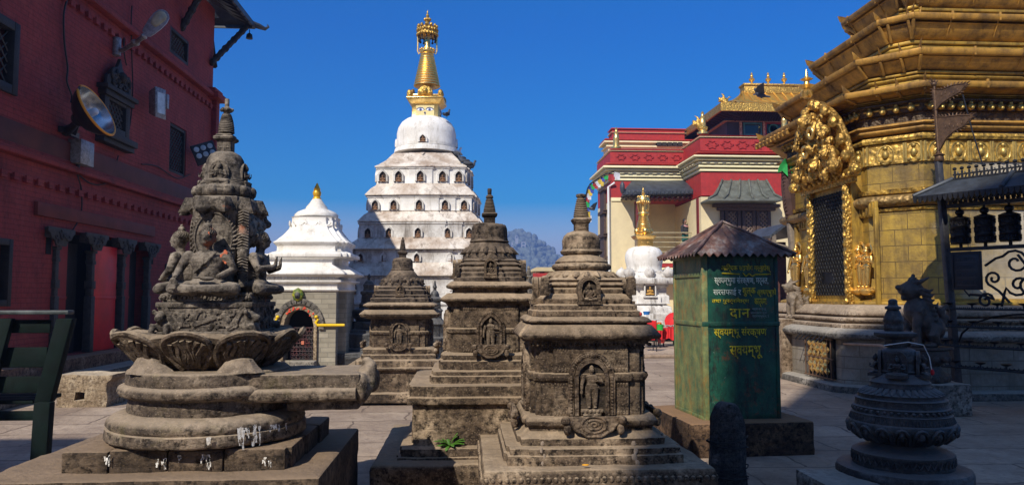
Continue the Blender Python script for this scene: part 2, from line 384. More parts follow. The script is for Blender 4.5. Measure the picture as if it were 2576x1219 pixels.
# ---------------------------------------------------------------- carved figures and ornaments
def xf(mb_from, mb_to, m, o):
    mb_to.add([Vector(o)+m@p for p in mb_from.v], mb_from.f)
def seated(s, m, hood=0, arm=0):       # seated cross-legged figure, s = height of the figure, facing -Y
    b = MB(); h = s
    b.ball((0, .04*h, .30*h), (.21*h, .13*h, .20*h)); b.ball((0, .02*h, .46*h), (.24*h, .125*h, .17*h), 14, 10)
    b.ball((0, .04*h, .12*h), (.30*h, .20*h, .12*h))
    b.tube([(0, .02*h, .52*h), (0, 0, .68*h)], [.075*h, .068*h])
    for sg in (-1, 1):
        b.tube([(sg*.12*h, 0, .09*h), (sg*.40*h, -.10*h, .09*h)], [.12*h, .085*h]); b.ball((sg*.42*h, -.11*h, .085*h), .085*h)
        b.tube([(sg*.42*h, -.12*h, .08*h), (sg*.12*h, -.27*h, .075*h), (-sg*.10*h, -.25*h, .085*h)], [.08*h, .065*h, .045*h])
        b.ball((sg*.255*h, .03*h, .53*h), .085*h)
    # right hand reaches to the ground, left hand lies in the lap; or both hands joined
    if arm == 0:
        b.tube([(-.27*h, .02*h, .53*h), (-.36*h, -.02*h, .35*h), (-.36*h, -.20*h, .22*h)], [.075*h, .06*h, .042*h])
        b.ball((-.36*h, -.255*h, .17*h), (.055*h, .03*h, .07*h))
        for k in range(4): b.tube([(-.405*h+k*.028*h, -.27*h, .16*h), (-.405*h+k*.028*h, -.285*h, .07*h)], .014*h, 6)
        b.tube([(-.31*h, -.24*h, .19*h), (-.29*h, -.27*h, .13*h)], .014*h, 6)
        b.tube([(.27*h, .02*h, .53*h), (.37*h, .0*h, .35*h), (.20*h, -.17*h, .235*h)], [.075*h, .06*h, .042*h])
        b.ball((.08*h, -.21*h, .215*h), (.10*h, .055*h, .03*h))
        for k in range(4): b.tube([(.05*h, -.19*h-k*.022*h, .225*h), (-.10*h, -.19*h-k*.022*h, .235*h)], .013*h, 6)
    else:
        for sg in (-1, 1):
            b.tube([(sg*.27*h, .02*h, .53*h), (sg*.34*h, -.06*h, .36*h), (sg*.16*h, -.24*h, .40*h)], [.075*h, .06*h, .042*h])
            b.ball((sg*.13*h, -.26*h, .45*h), (.035*h, .03*h, .07*h))
            for k in range(4): b.tube([(sg*(.11+.016*k)*h, -.27*h, .48*h), (sg*(.11+.016*k)*h, -.275*h, .56*h)], .012*h, 6)
    # head
    b.ball((0, -.02*h, .79*h), (.105*h, .115*h, .135*h), 16, 12); b.ball((0, -.055*h, .725*h), (.062*h, .07*h, .05*h))
    b.tube([(0, -.125*h, .81*h), (0, -.152*h, .765*h)], [.012*h, .021*h], 6)
    b.ball((0, -.125*h, .728*h), (.034*h, .016*h, .010*h), 8, 6); b.ball((0, -.122*h, .71*h), (.026*h, .016*h, .010*h), 8, 6)
    for sg in (-1, 1):
        b.ball((sg*.045*h, -.118*h, .80*h), (.026*h, .014*h, .011*h), 8, 6)
        b.tube([(sg*.015*h, -.128*h, .825*h), (sg*.045*h, -.126*h, .832*h), (sg*.075*h, -.105*h, .822*h)], .007*h, 5)
        b.ball((sg*.108*h, .0, .775*h), (.016*h, .028*h, .055*h), 8, 6)
    # sash over the chest
    b.tube([(.16*h, -.075*h, .60*h), (.03*h, -.125*h, .45*h), (-.14*h, -.10*h, .29*h)], .016*h, 6)
    hair = MB(); hair.ball((0, .01*h, .835*h), (.112*h, .118*h, .105*h), 14, 10); hair.ball((0, .01*h, .955*h), (.055*h, .055*h, .05*h)); hair.ball((0, .01*h, 1.01*h), .022*h)
    for k in range(110):
        t = k/109; a = k*2.39996; z = .02+t*.98; q = math.sqrt(1-z*z)
        p = V(q*math.cos(a)*.114*h, .01*h+q*math.sin(a)*.120*h, .83*h+z*.108*h)
        if p.y < -.06*h and p.z < .845*h: continue
        hair.ball(p, .0125*h, 5, 4)
    o1, o2 = MB(), MB(); xf(b, o1, m, (0, 0, 0)); xf(hair, o2, m, (0, 0, 0)); return o1, o2
def standing(h):                       # standing figure in relief, one hand lowered, one at the chest
    b = MB()
    for sg in (-1, 1):
        b.tube([(sg*.055*h, -.02*h, .50*h), (sg*.06*h, -.03*h, .28*h), (sg*.055*h, -.02*h, .05*h)], [.075*h, .058*h, .04*h]); b.ball((sg*.06*h, -.05*h, .02*h), (.035*h, .06*h, .022*h))
    b.ball((0, 0, .52*h), (.115*h, .08*h, .09*h)); b.ball((0, 0, .64*h), (.095*h, .07*h, .10*h)); b.ball((0, 0, .72*h), (.13*h, .075*h, .08*h))
    b.tube([(-.14*h, 0, .75*h), (-.19*h, -.02*h, .58*h), (-.20*h, -.05*h, .43*h)], [.045*h, .036*h, .027*h]); b.ball((-.205*h, -.06*h, .38*h), (.03*h, .02*h, .05*h))
    b.tube([(.14*h, 0, .75*h), (.20*h, -.03*h, .60*h), (.09*h, -.10*h, .66*h)], [.045*h, .036*h, .027*h]); b.ball((.08*h, -.11*h, .70*h), (.028*h, .02*h, .042*h))
    b.tube([(0, 0, .78*h), (0, -.01*h, .84*h)], .035*h); b.ball((0, -.015*h, .89*h), (.055*h, .06*h, .07*h)); b.tube([(0, -.075*h, .90*h), (0, -.085*h, .88*h)], .01*h, 5)
    b.ball((0, .0, .96*h), (.045*h, .045*h, .045*h)); b.ball((0, 0, 1.0*h), .02*h)
    b.tube([(-.13*h, -.05*h, .50*h), (0, -.09*h, .46*h), (.13*h, -.05*h, .50*h)], .014*h, 5)
    return b
def arch(w, h, n=14, p=2.0, q=.5, spring=None):
    sp = h-w*.55 if spring is None else spring; o = [(-w/2, 0)]
    for i in range(n+1):
        u = -1+2*i/n; u = math.copysign(abs(u)**.75, u)
        o.append((u*w/2, sp+(h-sp)*max(0, 1-abs(u)**p)**q))
    o.append((w/2, 0)); return o
def arch_band(mb, o, ux, nrm, w, h, band, dep, p=2.0, q=.5, dz=0):
    a = arch(w, h, 14, p, q); b = arch(w+2*band, h+band*1.15, 14, p, q); o = Vector(o); z = V(0, 0, 1); n = len(a); vs = []
    for (pts, k) in ((a, 0), (a, 1), (b, 1), (b, 0)):
        for u, v in pts: vs.append(o+ux*u+z*v+nrm*(dep*k))
    fs = []
    for r in range(3):
        for i in range(n-1): fs.append((r*n+i, r*n+i+1, (r+1)*n+i+1, (r+1)*n+i))
    mb.add(vs, fs)
    for i in range(n-1) if False else []: pass
def arch_plate(mb, o, ux, nrm, w, h, th, p=2.0, q=.5):
    mb.plate(arch(w, h, 14, p, q), Vector(o), ux, V(0, 0, 1), th if ux.cross(V(0, 0, 1)).dot(nrm) > 0 else -th)
XV, YV, ZV = V(1, 0, 0), V(0, 1, 0), V(0, 0, 1)
def beads_sq(mb, c, r, z, n, s, sy=.6, sz=1.0):
    c = Vector(c)
    for k in range(n):
        t = -r+2*r*(k+.5)/n
        for m in range(4):
            p = Matrix.Rotation(m*math.pi/2, 3, 'Z')@V(t, -r, 0); mb.ball(c+p+V(0, 0, z), (s, s, s*sz), 7, 5)
def beads_rd(mb, c, r, z, n, s, sz=1.0, a0=0):
    c = Vector(c)
    for k in range(n):
        a = a0+2*math.pi*k/n; mb.ball(c+V(r*math.cos(a), r*math.sin(a), z), (s, s, s*sz), 8, 6)
def petals_rd(mb, c, r0, z0, r1, z1, n, th=.01):       # turned-down lotus petals round a cone
    c = Vector(c)
    for k in range(n):
        a = 2*math.pi*k/n; wd = math.pi/n*.92; row = []
        for j, (t, ww) in enumerate(((0, .75), (.35, 1), (.7, .85), (.92, .45), (1, .12))):
            r = r0+(r1-r0)*t; z = z0+(z1-z0)*t
            row.append([c+V((r+e)*math.cos(a+u*wd*ww), (r+e)*math.sin(a+u*wd*ww), z) for u, e in ((-1, 0), (-.55, th), (0, th*1.7), (.55, th), (1, 0))])
        vs = [p for q in row for p in q]; fs = []
        for j in range(4):
            for i in range(4): fs.append((j*5+i, j*5+i+1, (j+1)*5+i+1, (j+1)*5+i))
        mb.add(vs, fs)
def relief_blob(mb, rnd, o, w, h, n, s, nrm=V(0, -1, 0), ux=V(1, 0, 0)):       # tangle of carved scrolls
    for k in range(n):
        u, v = (rnd.random()-.5)*w, rnd.random()*h; a0 = rnd.random()*6.3; q = s*(.6+.8*rnd.random())
        pts = [Vector(o)+ux*(u+q*math.cos(a0+t*.9)*(1-t*.13))+ZV*(v+q*math.sin(a0+t*.9)*(1-t*.13)) for t in range(6)]
        mb.tube(pts, [q*.32, q*.36, q*.34, q*.3, q*.25, q*.15], 6)

STFIG = stone('niche_figure_stone_pale', (.08, .055, .035), (.26, .19, .125), (.50, .39, .27), .2)
W = .045
def spire(root, ax, top, mat, neck, dome_top, rings, r0, r1, y0, y1, flange, cap):
    pass
def chaitya(name, label, ax, d, mat, group=None, carve=STCARV):
    tm = d.get('tm', mat); c = ax.c; root = thing(name, label, 'stone chaitya', c, 0, group); O = V(0, 0, 0); sub = d.get('sub', .06)
    k = 1/FPX*ax.Y
    def sqt(nm, key, st=((.70, .93),), m=None, amp=.006, bev=.006, extra=None):
        pr = ax.S(d[key]); r0 = d['r0']*k if 'r0' in d else pr[0][0]
        plan = redent(r0, *[(h*r0, a*r0) for h, a in st]) if st else sq(r0)
        mb = MB(); mb.tiers(O, plan, [(r-r0, z) for r, z in pr])
        if extra: extra(mb)
        return mb.build(nm, m or mat, root, bevel=bev, sub=sub, amp=amp, nsc=5)
    for nm, key in (('plinth', 'plinth'), ('base', 'base'), ('body', 'body'), ('cornice', 'cornice'), ('stepped_roof', 'steps')):
        if key in d:
            ex = None
            if key == 'plinth' and 'pbead' in d:
                def ex(mb):
                    py, hw, n, s = d['pbead']; r = ax.sqr(hw); beads_sq(mb, O, r, ax.zs(r, py), n, s*k)
            if key == 'body' and 'rows' in d:
                def ex(mb):
                    r = ax.sqr(d['body'][0][0])
                    for py, n, s in d['rows']:
                        for k_ in range(n):
                            t = (-.64+1.28*(k_+.5)/n)*r
                            for m in range(4):
                                if abs(t) < d['niche'][0]*k*.78: continue
                                mb.ball(Matrix.Rotation(m*math.pi/2, 3, 'Z')@V(t, -r, 0)+V(0, 0, ax.zs(r, py)), (s*k, s*k*.6, s*k*1.2), 7, 5)
            if key == 'cornice' and 'cbead' in d:
                def ex(mb):
                    py, hw, n, s = d['cbead']; r = ax.sqr(hw); beads_sq(mb, O, r, ax.zs(r, py), n, s*k)
            if key == 'steps' and 'ante' in d:
                def ex(mb):
                    hw, ya, yb, wd, hh = d['ante']; r = ax.sqr(hw); za, zb = ax.zs(r, ya), ax.zs(r, yb); q = wd*k
                    for sx in (-1, 1):
                        for sy in (-1, 1):
                            mb.box((sx*(r-q/2), sy*(r-q/2), (za+zb)/2), (q, q, zb-za), taper=.86)
                            mb.ball((sx*(r-q/2), sy*(r-q/2), zb), (q*.48, q*.48, q*.3), 8, 6)
            st = {'plinth': (), 'base': ((.66, .955),), 'body': ((.66, .935), (.86, .885)), 'cornice': ((.68, .96),), 'steps': ((.5, .93),)}[key]
            if key == 'plinth': 
                pr = ax.S(d[key]); r0 = pr[0][0]; mb = MB(); mb.tiers(O, sq(r0), [(r-r0, z) for r, z in pr]); ex and ex(mb)
                mb.build(nm, mat, root, bevel=.018, sub=sub, amp=.010, nsc=4)
            else: sqt(nm, key, st, extra=ex, m=tm if key == 'steps' else None)
    # niche with a standing figure in the middle of each face
    if 'niche' in d:
        w_, h_, yb, band, pt = d['niche']; r = ax.sqr(d['body'][0][0]); z0 = ax.zs(r, yb); w_, h_, band = w_*k*.95, h_*k*.95, band*k*.95
        pq = (1.25, .62) if pt else (2.0, .5)
        for m in range(4):
            rt = Matrix.Rotation(m*math.pi/2, 3, 'Z'); o = rt@V(0, -r-.002, z0); ux = rt@XV; nr = rt@V(0, -1, 0)
            fr = MB(); arch_band(fr, o, ux, nr, w_, h_, band*.35, .035, *pq); arch_band(fr, o-nr*.003, ux, nr, w_+band*.9, h_+band*.45, band*.5, .024, *pq)
            a = arch(w_+band*1.3, h_+band*.75, 22, *pq)
            for u, v in a[1:-1]:
                fr.ball(o+ux*u+ZV*v+nr*.02, band*.17, 6, 5)
            for s_ in (-1, 1):
                zz = 0
                while zz < a[1][1]:
                    fr.ball(o+ux*s_*(w_/2+band*.65)+ZV*zz+nr*.02, band*.16, 6, 5); zz += band*.3
            fo = fr.build('niche_frame', carve, root, amp=.002, nsc=12)
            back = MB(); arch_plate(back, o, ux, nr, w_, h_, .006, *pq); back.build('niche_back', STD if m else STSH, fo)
            fg = MB(); st = standing(h_*.80); xf(st, fg, rt@Matrix.Diagonal((1.25, .8, 1)), o+nr*.02+ZV*h_*.14)
            fg.box(o+nr*.02+ZV*h_*.09, (w_*.8, .04, h_*.05), m*math.pi/2); fg.box(o+nr*.02+ZV*h_*.03, (w_*.66, .035, h_*.06), m*math.pi/2)
            for q in range(6): fg.ball(o+nr*.036+ux*(w_*.36*(q-2.5)/2.5)+ZV*h_*.08, w_*.07, 6, 5)
            fg.build('niche_figure', STFIG, fo, smooth=60)
    if 'small' in d:                     # little seated figure in a frame on the roof steps
        w_, h_, yb, hw = d['small']; r = ax.sqr(hw); z0 = ax.zs(r, yb); w_, h_ = w_*k, h_*k
        for m in range(4):
            rt = Matrix.Rotation(m*math.pi/2, 3, 'Z'); o = rt@V(0, -r, z0); ux = rt@XV; nr = rt@V(0, -1, 0)
            fr = MB(); arch_plate(fr, o-nr*.06, ux, nr, w_*1.5, h_*1.2, .055); arch_band(fr, o, ux, nr, w_, h_, w_*.25, .03)
            for u, v in arch(w_*1.3, h_*1.1, 12): fr.ball(o+ux*u+ZV*v+nr*.025, w_*.09, 6, 5)
            fr.box(o+nr*.02+ZV*(-h_*.08), (w_*1.6, .06, h_*.14), m*math.pi/2)
            fo = fr.build('roof_niche', mat, root)
            bk = MB(); arch_plate(bk, o-nr*.004, ux, nr, w_, h_, .008); bk.build('niche_back', STSH, fo)
            b, hr = seated(h_*.85, rt@Matrix.Diagonal((1, .6, 1))); q = MB(); xf(b, q, Matrix.Identity(3), o+nr*.02); xf(hr, q, Matrix.Identity(3), o+nr*.02); q.build('seated_figure', mat, fo, smooth=60)
    # little carved cloth hanging on the base front
    if 'drape' in d:
        yb, hw, wd, hh = d['drape']; r = ax.sqr(hw); z0 = ax.zs(r, yb); wd, hh = wd*k, hh*k
        for m in range(4):
            rt = Matrix.Rotation(m*math.pi/2, 3, 'Z'); q = MB(); o = rt@V(0, -r-.012, z0); ux = rt@XV; nr = rt@V(0, -1, 0)
            ol = [(-.5*wd, hh), (-.33*wd, hh*.35), (-.12*wd, 0), (.12*wd, 0), (.33*wd, hh*.35), (.5*wd, hh)]
            q.plate(ol, o, ux, ZV, .02 if ux.cross(ZV).dot(nr) > 0 else -.02)
            for rr in (.28, .17, .06): q.tube([o+nr*.022+ux*rr*wd*.8*math.cos(t*.524)+ZV*(hh*.6+rr*wd*.5*math.sin(t*.524)) for t in range(13)], wd*.018, 5)
            q.tube([o+nr*.02+ux*u+ZV*v for u, v in ol], wd*.025, 6)
            for s_ in (-1, 1): q.ball(o+ux*s_*wd*.5+ZV*hh*.8+nr*.02, wd*.085, 8, 6); q.ball(o+ux*s_*wd*.47+ZV*hh*.35+nr*.02, (wd*.07, wd*.07, hh*.3), 8, 6)
            q.build('carved_drape', carve, root, amp=.002, nsc=12)
    # round upper parts
    ro = ax.Rd(d['drum']); mb = MB(); mb.lathe(O, ro, 36)
    if 'rbead' in d:
        py, hw, n, s = d['rbead']; beads_rd(mb, O, ax.rnd(hw), ax.zs(0, py), n, s*k, .9)
    if 'rpet' in d:
        h0, y0, h1, y1, n = d['rpet']; petals_rd(mb, O, ax.rnd(h0), ax.zs(0, y0), ax.rnd(h1), ax.zs(0, y1), n, .018)
    mb.build('lotus_drum', tm, root, sub=sub, amp=.005, nsc=7, smooth=50)
    mb = MB(); mb.lathe(O, ax.Rd(d['dome']), 36); mb.build('dome', tm, root, sub=sub, amp=d.get('damp', .010), nsc=6, smooth=60)
    pr = ax.S(d['harm']); mb = MB(); mb.tiers(O, sq(pr[0][0]), [(r-pr[0][0], z) for r, z in pr]); mb.build('harmika', tm, root, bevel=.004, amp=.002, nsc=9)
    mb = MB(); y0, h0, y1, h1, n = d['rings']; pr = []
    for i in range(n):
        t = i/n; hw = h0+(h1-h0)*t*(1-.25*(1-t)); hw *= 1; ya = y0+(y1-y0)*t; yb_ = y0+(y1-y0)*(t+.8/n)
        pr += [(ax.rnd(hw*.93), ax.zs(0, ya)), (ax.rnd(hw*1.03), ax.zs(0, (ya+yb_)/2)), (ax.rnd(hw*.93), ax.zs(0, yb_)), (ax.rnd(hw*.86), ax.zs(0, yb_-.1*(yb_-ya)/1))]
    pr += [(ax.rnd(a), ax.zs(0, b)) for a, b in d['tip']]
    mb.lathe(O, sorted_prof(pr), 20); mb.build('spire', tm, root, smooth=45)
    return root
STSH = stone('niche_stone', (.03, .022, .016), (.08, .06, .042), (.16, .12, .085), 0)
axC = Ax(1463, 5.08)
chC = chaitya('stone_chaitya', 'nearest brown chaitya with a standing figure in a round-topped niche, left of green box', axC, dict(
    r0=145,
    plinth=[(293, 1330), (295, 1215), (292, 1196), (286, 1181)], pbead=(1206, 292, 34, 7),
    base=[(228, 1181), (228, 1146), (219, 1144), (222, 1128), (186, 1124), (188, 1103), (178, 1099), (160, 1083), (160, 1074), (172, 1070), (173, 1060), (164, 1049), (150, 1046)],
    body=[(146, 1047), (146, 961), (153, 957), (156, 949), (153, 940), (146, 937), (146, 862)],
    cornice=[(146, 866), (152, 862), (155, 855), (178, 852), (182, 846), (181, 842), (160, 817), (150, 817), (150, 813), (162, 810), (161, 806), (150, 797)], cbead=(866, 151, 26, 3.6),
    steps=[(140, 797), (140, 782), (134, 780), (134, 768), (118, 764), (122, 752), (110, 740), (100, 738), (104, 727), (96, 722), (106, 716), (96, 708), (104, 703), (90, 697)],
    rows=((878, 26, 3.2), (931, 22, 4.5), (967, 26, 3), (1038, 26, 4)), ante=(121, 742, 700, 21, 20), niche=(66, 126, 1042, 26, 0), small=(36, 50, 757, 118), drape=(1095, 176, 130, 44),
    drum=[(90, 703), (88, 699), (80, 690), (70, 683), (66, 681), (73, 677), (75, 671), (71, 665), (66, 663), (67, 659), (60, 652), (44, 642)],
    rbead=(671, 69, 26, 6.5), rpet=(70, 684, 88, 699, 20),
    dome=[(42, 643), (51, 638), (53, 633), (48, 628), (47, 625), (48, 606), (44, 594), (35, 586), (20, 581), (12, 580)],
    harm=[(17, 583), (17, 562), (20, 560), (21, 556), (24, 552), (23, 548), (16, 546)],
    rings=(546, 20, 500, 10.5, 10), tip=[(9, 499), (10, 497), (13, 494), (12, 489), (8, 488), (2, 487)]), ST)
axB = Ax(1231, 6.13)
chB = chaitya('stone_chaitya', 'tall brown chaitya with broken dome and pointed niche, behind the leafy weed', axB, dict(
    r0=107, tm=STK,
    plinth=[(300, 1300), (302, 1182), (298, 1166)],
    base=[(239, 1166), (239, 1149), (230, 1147), (230, 1127), (200, 1119), (199, 1018), (216, 1016), (216, 1000), (209, 996), (209, 970), (155, 966), (155, 946), (150, 944), (150, 934), (131, 930), (131, 908), (124, 905), (126, 893), (112, 886)],
    body=[(108, 888), (108, 839), (113, 836), (113, 827), (108, 824), (108, 765)],
    cornice=[(107, 770), (114, 762), (128, 757), (129, 751), (110, 738), (96, 737), (96, 727), (112, 723), (113, 718), (98, 707)],
    steps=[(94, 708), (94, 697), (90, 694), (90, 686), (84, 683), (88, 676), (76, 670), (82, 664), (72, 658), (76, 654), (68, 650)],
    rows=((776, 24, 3), (882, 22, 3)), ante=(90, 694, 664, 12, 10), niche=(44, 88, 884, 14, 1), small=(20, 36, 693, 86), drape=(898, 130, 78, 30),
    drum=[(70, 656), (68, 650), (66, 645), (64, 640), (66, 636), (58, 628), (48, 612)],
    rbead=(645, 62, 24, 5.5), rpet=(50, 622, 66, 640, 18),
    dome=[(46, 612), (50, 608), (47, 604), (46, 598), (46, 575), (42, 565), (26, 562), (14, 560)], damp=.02,
    harm=[(14, 562), (14, 546), (19, 542), (20, 536), (14, 533)],
    rings=(533, 16, 500, 8.5, 9), tip=[(7, 500), (10, 497), (8, 492), (5, 490), (5.5, 476), (4, 474)]), ST)
axA = Ax(1012, 10.45)
chA = chaitya('stone_chaitya', 'small brown chaitya in the middle distance in front of the white tiered stupa', axA, dict(
    r0=73, sub=.1, tm=STK,
    plinth=[(142, 1013), (142, 990), (126, 986), (126, 935), (138, 930), (138, 925)],
    base=[(110, 927), (110, 907), (96, 903), (96, 893), (92, 890), (94, 878), (80, 873)],
    body=[(74, 874), (74, 842), (78, 840), (78, 834), (74, 832), (74, 800)],
    cornice=[(74, 802), (98, 797), (102, 790), (90, 779), (80, 778), (80, 774), (94, 770), (93, 766), (82, 760)],
    steps=[(78, 761), (78, 750), (72, 748), (74, 742), (64, 740), (66, 730), (58, 727), (60, 722), (54, 718)],
    ante=(70, 762, 742, 8, 6), niche=(33, 58, 872, 9, 0), small=(14, 20, 742, 66), drape=(880, 94, 56, 16),
    drum=[(55, 720), (54, 716), (48, 706), (42, 700), (40, 694), (28, 680)], rbead=(706, 50, 18, 5), rpet=(42, 698, 53, 716, 16),
    dome=[(27, 682), (29, 678), (26, 674), (26, 657), (22, 650), (10, 647)],
    harm=[(8.5, 648), (8.5, 640), (12, 637), (12, 632), (8, 631)],
    rings=(632, 8.5, 607, 4.2, 8), tip=[(3.5, 607), (5, 605), (3, 602), (2, 600), (2.2, 597), (1, 596)]), ST)
# joints and mortar blobs at the foot of the near chaitya
rnd = random.Random(3); MORTAR = simple('pale_mortar', (.27, .21, .155), .9, bump=.8)
for px_, w_ in ((1368, 12), (1600, 11)):
    mb = MB()
    for (py_, hw) in ((1165, 230), (1150, 230), (1135, 224), (1118, 190)):
        r = axC.sqr(hw); p = at(px_, py_, axC.Y-r); mb.ball(p-axC.c+V((rnd.random()-.5)*.03, .008, (rnd.random()-.5)*.02), (.010+.014*rnd.random(), .007, .024), 7, 5)
    mb.build('mortar', MORTAR, chC, fuse=.006)
# ---------------------------------------------------------------- left monument with four seated buddhas
AXM = at(558, 500, 5.0).x; BX = at(520, 1000, 4.75).x
mon = thing('buddha_monument', 'tall brown stone monument of seated buddhas under a small dome, on a round ringed base', 'monument', (AXM, 5.0, 0))
def ml(p): return Vector(p)-V(AXM, 5.0, 0)
def mbb(nm, mb, mat=STL, **k): return mb.build(nm, mat, mon, **k)
# stepped square plinth
xr, xl = at(802, 1202, 4.1).x, at(802, 1202, 4.1).x-1.78; z1 = at(802, 1202, 4.1).z; yb = atZ(929, 1075, z1).y
mb = MB(); mb.span(ml((xl, 4.1, -.3)), ml((xr, yb, z1))); mbb('plinth', mb, STM, bevel=.015, sub=.07, amp=.014, nsc=3.5)
f1 = atZ(717, 1182, z1); f0 = atZ(148, 1190, z1); z2 = at(450, 1134, f1.y).z; bk = atZ(828, 1048, z2)
for i, (a, b) in enumerate(((0, .21), (.21, .47), (.47, .72), (.72, 1.0))):
    mb = MB(); xa, xb = f0.x+(f1.x-f0.x)*a, f0.x+(f1.x-f0.x)*b
    mb.span(ml((xa+.003, 4.30+.002*(i % 2), z1-.03)), ml((xb-.003, 4.62, z2+.006*(i % 2)))); mbb('step_block', mb, STM, bevel=.012, sub=.06, amp=.006, nsc=4)
mb = MB(); mb.span(ml((f0.x, 4.6, z1-.03)), ml((f1.x, bk.y, z2-.004))); mbb('step', mb, STM, bevel=.012, sub=.07, amp=.012, nsc=4)
for i in range(3):
    mb = MB(); ya = 4.36+.36*i; mb.span(ml((f1.x-.09, ya, z1-.02)), ml((f1.x+.02+.01*i, ya+.345, z2+.004))); mbb('step_block', mb, STM, bevel=.012, sub=.06, amp=.012, nsc=4)
# ringed round base, its spout and the serpent lip
axb = Ax(536, 4.76); OB = ml((axb.X, 4.76, 0))
def rb(hw, py):
    r = axb.rnd(hw); return (r, axb.zs(r*.96, py))
def rbt(nm, pts, **k):
    mb = MB(); mb.lathe(OB, sorted_prof([rb(*p) for p in pts]), 56); return mbb(nm, mb, smooth=60, sub=.06, **k)
rbt('torus_base', [(243, 1130), (249, 1124), (247, 1100), (240, 1096), (246, 1088), (243, 1076), (232, 1064), (216, 1055), (204, 1050)], amp=.012, nsc=4)
rbt('lower_drum', [(198, 1054), (200, 1046), (197, 1012), (205, 1008)], amp=.008, nsc=4)
rbt('rope_ring', [(205, 1011), (220, 1006), (225, 996), (222, 986), (210, 977), (200, 975)], amp=.006, nsc=8)
rbt('upper_drum', [(204, 980), (206, 972), (205, 946), (200, 940), (120, 938), (10, 937.5)], amp=.010, nsc=4)
sy0, sy1 = 4.42, 4.98
zt, zm, zb2, zc = at(800, 940, sy0).z, at(800, 984, sy0).z, at(800, 1006, sy0).z, at(800, 1034, sy0).z
xe = at(905, 980, sy0).x
mb = MB(); mb.span(ml((BX+.2, sy0, zm-.01)), ml((xe, sy1, zt))); mbb('spout', mb, bevel=.02, sub=.06, amp=.010, nsc=5)
mb = MB(); mb.tube([ml((BX+.25, sy0+.0, (zm+zb2)/2)), ml((xe-.02, sy0+.0, (zm+zb2)/2+.01))], .038, 12); mb.span(ml((BX+.2, sy0+.01, zb2+.01)), ml((xe-.04, sy1, zm))); mbb('spout_ring', mb, sub=.05, amp=.006, nsc=8, smooth=50)
mb = MB(); mb.span(ml((at(716, 1020, sy0).x, sy0+.05, zc)), ml((xe-.01, sy1-.05, zb2+.02))); mbb('spout_underside', mb, bevel=.012, sub=.06, amp=.008, nsc=5)
mb = MB(); p0 = ml((xe, sy0+.26, (zt+zm)/2))
mb.ball(p0+V(-.01, 0, 0), (.05, .20, .075)); mb.ball(p0+V(.03, -.06, .03), (.045, .12, .07)); mb.ball(p0+V(.03, .06, -.02), (.05, .14, .08)); mb.ball(p0+V(.0, -.2, -.04), (.05, .07, .09)); mb.tube([p0+V(0, -.22, -.10), p0+V(.05, -.16, -.02), p0+V(.045, -.08, .08), p0+V(0, 0, .10)], .035, 8)
mbb('serpent_lip', mb, fuse=.014)
for (cx_, wd) in ((1340, 1),): pass
# droppings and spilt paint, thin irregular drips on the stones
g = G('white_drips'); DROP = g.out(g.ramp(g.noise(30), [(.4, (.55, .5, .43)), (.6, (.82, .80, .74))]), .85, 0, g.bump(g.noise(60), .6, .01))
g.l(g.ramp(g.noise(38, 5, .7, st=(1, 1, .45)), [(.46, 0.0), (.50, 1.0)]), g.b.inputs['Alpha']); rnd = random.Random(5)
def drips(px, py, w_, h_, n, Y, curve=None):
    mb = MB()
    for k in range(n):
        u = px+(rnd.random()-.5)*w_; ln = h_*(.3+.7*rnd.random()); yy = py+rnd.random()*h_*.3; hw = 1.6+2.6*rnd.random()
        pts = []
        for j in range(8):
            t = j/7; wj = hw*(1-.55*t)*(.6+.8*rnd.random()); pts.append((u-wj+math.sin(t*3+k), yy+ln*t, u+wj+math.sin(t*3+k)))
        vs = []
        for a, b, c_ in pts:
            for q in (a, c_):
                p = at(q, b, Y); p.y = curve(p) if curve else Y
                vs.append(ml(p)+V(0, -.004, 0))
        mb.add(vs, [(2*j, 2*j+1, 2*j+3, 2*j+2) for j in range(7)])
    return mb
def cyl(p): 
    r = axb.rnd(251); dx = p.x-axb.X; return 4.76-math.sqrt(max(.01, r*r-dx*dx))-.012
mbb('paint_drips', drips(628, 1068, 46, 52, 12, 4.3, cyl), DROP); mbb('paint_drips', drips(520, 1098, 16, 22, 4, 4.15, cyl), DROP); mbb('paint_drips', drips(680, 1075, 40, 20, 6, 4.3, cyl), DROP)
for a in ((410, 1150, 30, 32, 6), (448, 1142, 12, 24, 4), (526, 1140, 40, 36, 9), (672, 1148, 26, 26, 5), (270, 1142, 24, 34, 4)): mbb('paint_drips', drips(*a, 4.288), DROP)
# big lotus with worn lobes
LY = 4.80; lx = at(530, 900, LY).x; OL = ml((lx, LY, 0))
ztop = at(515, 844, LY-.43).z; zbt = at(515, 936, LY-.25).z
mb = MB(); rings = []
for j, (t, r_) in enumerate(((0, .36), (.15, .40), (.4, .50), (.7, .575), (.9, .60), (1, .57), (1.0, .40))):
    row = []
    for i in range(96):
        a = 2*math.pi*i/96; lobe = 1+.075*abs(math.cos(3.5*a))*(.4+t)-.03; q = (abs(math.cos(a))**4+abs(math.sin(a))**4)**-.25
        r2 = r_*(1+(q-1)*.55)*lobe; row.append(OL+V(r2*math.cos(a)*.81, r2*math.sin(a)*.72, zbt+(ztop-zbt)*t+(.02*abs(math.cos(4*a)) if .6 < t and j < 6 else 0)))
    rings.append(row)
mb.loft(rings); rl = random.Random(9)
def lotus_pt(an, t, out):
    q = (abs(math.cos(an))**4+abs(math.sin(an))**4)**-.25; r2 = (.35+.235*min(1, t*1.05)**.75)*(1+(q-1)*.55)+out
    return OL+V(r2*math.cos(an)*.81, r2*math.sin(an)*.72, zbt+(ztop-zbt)*t)
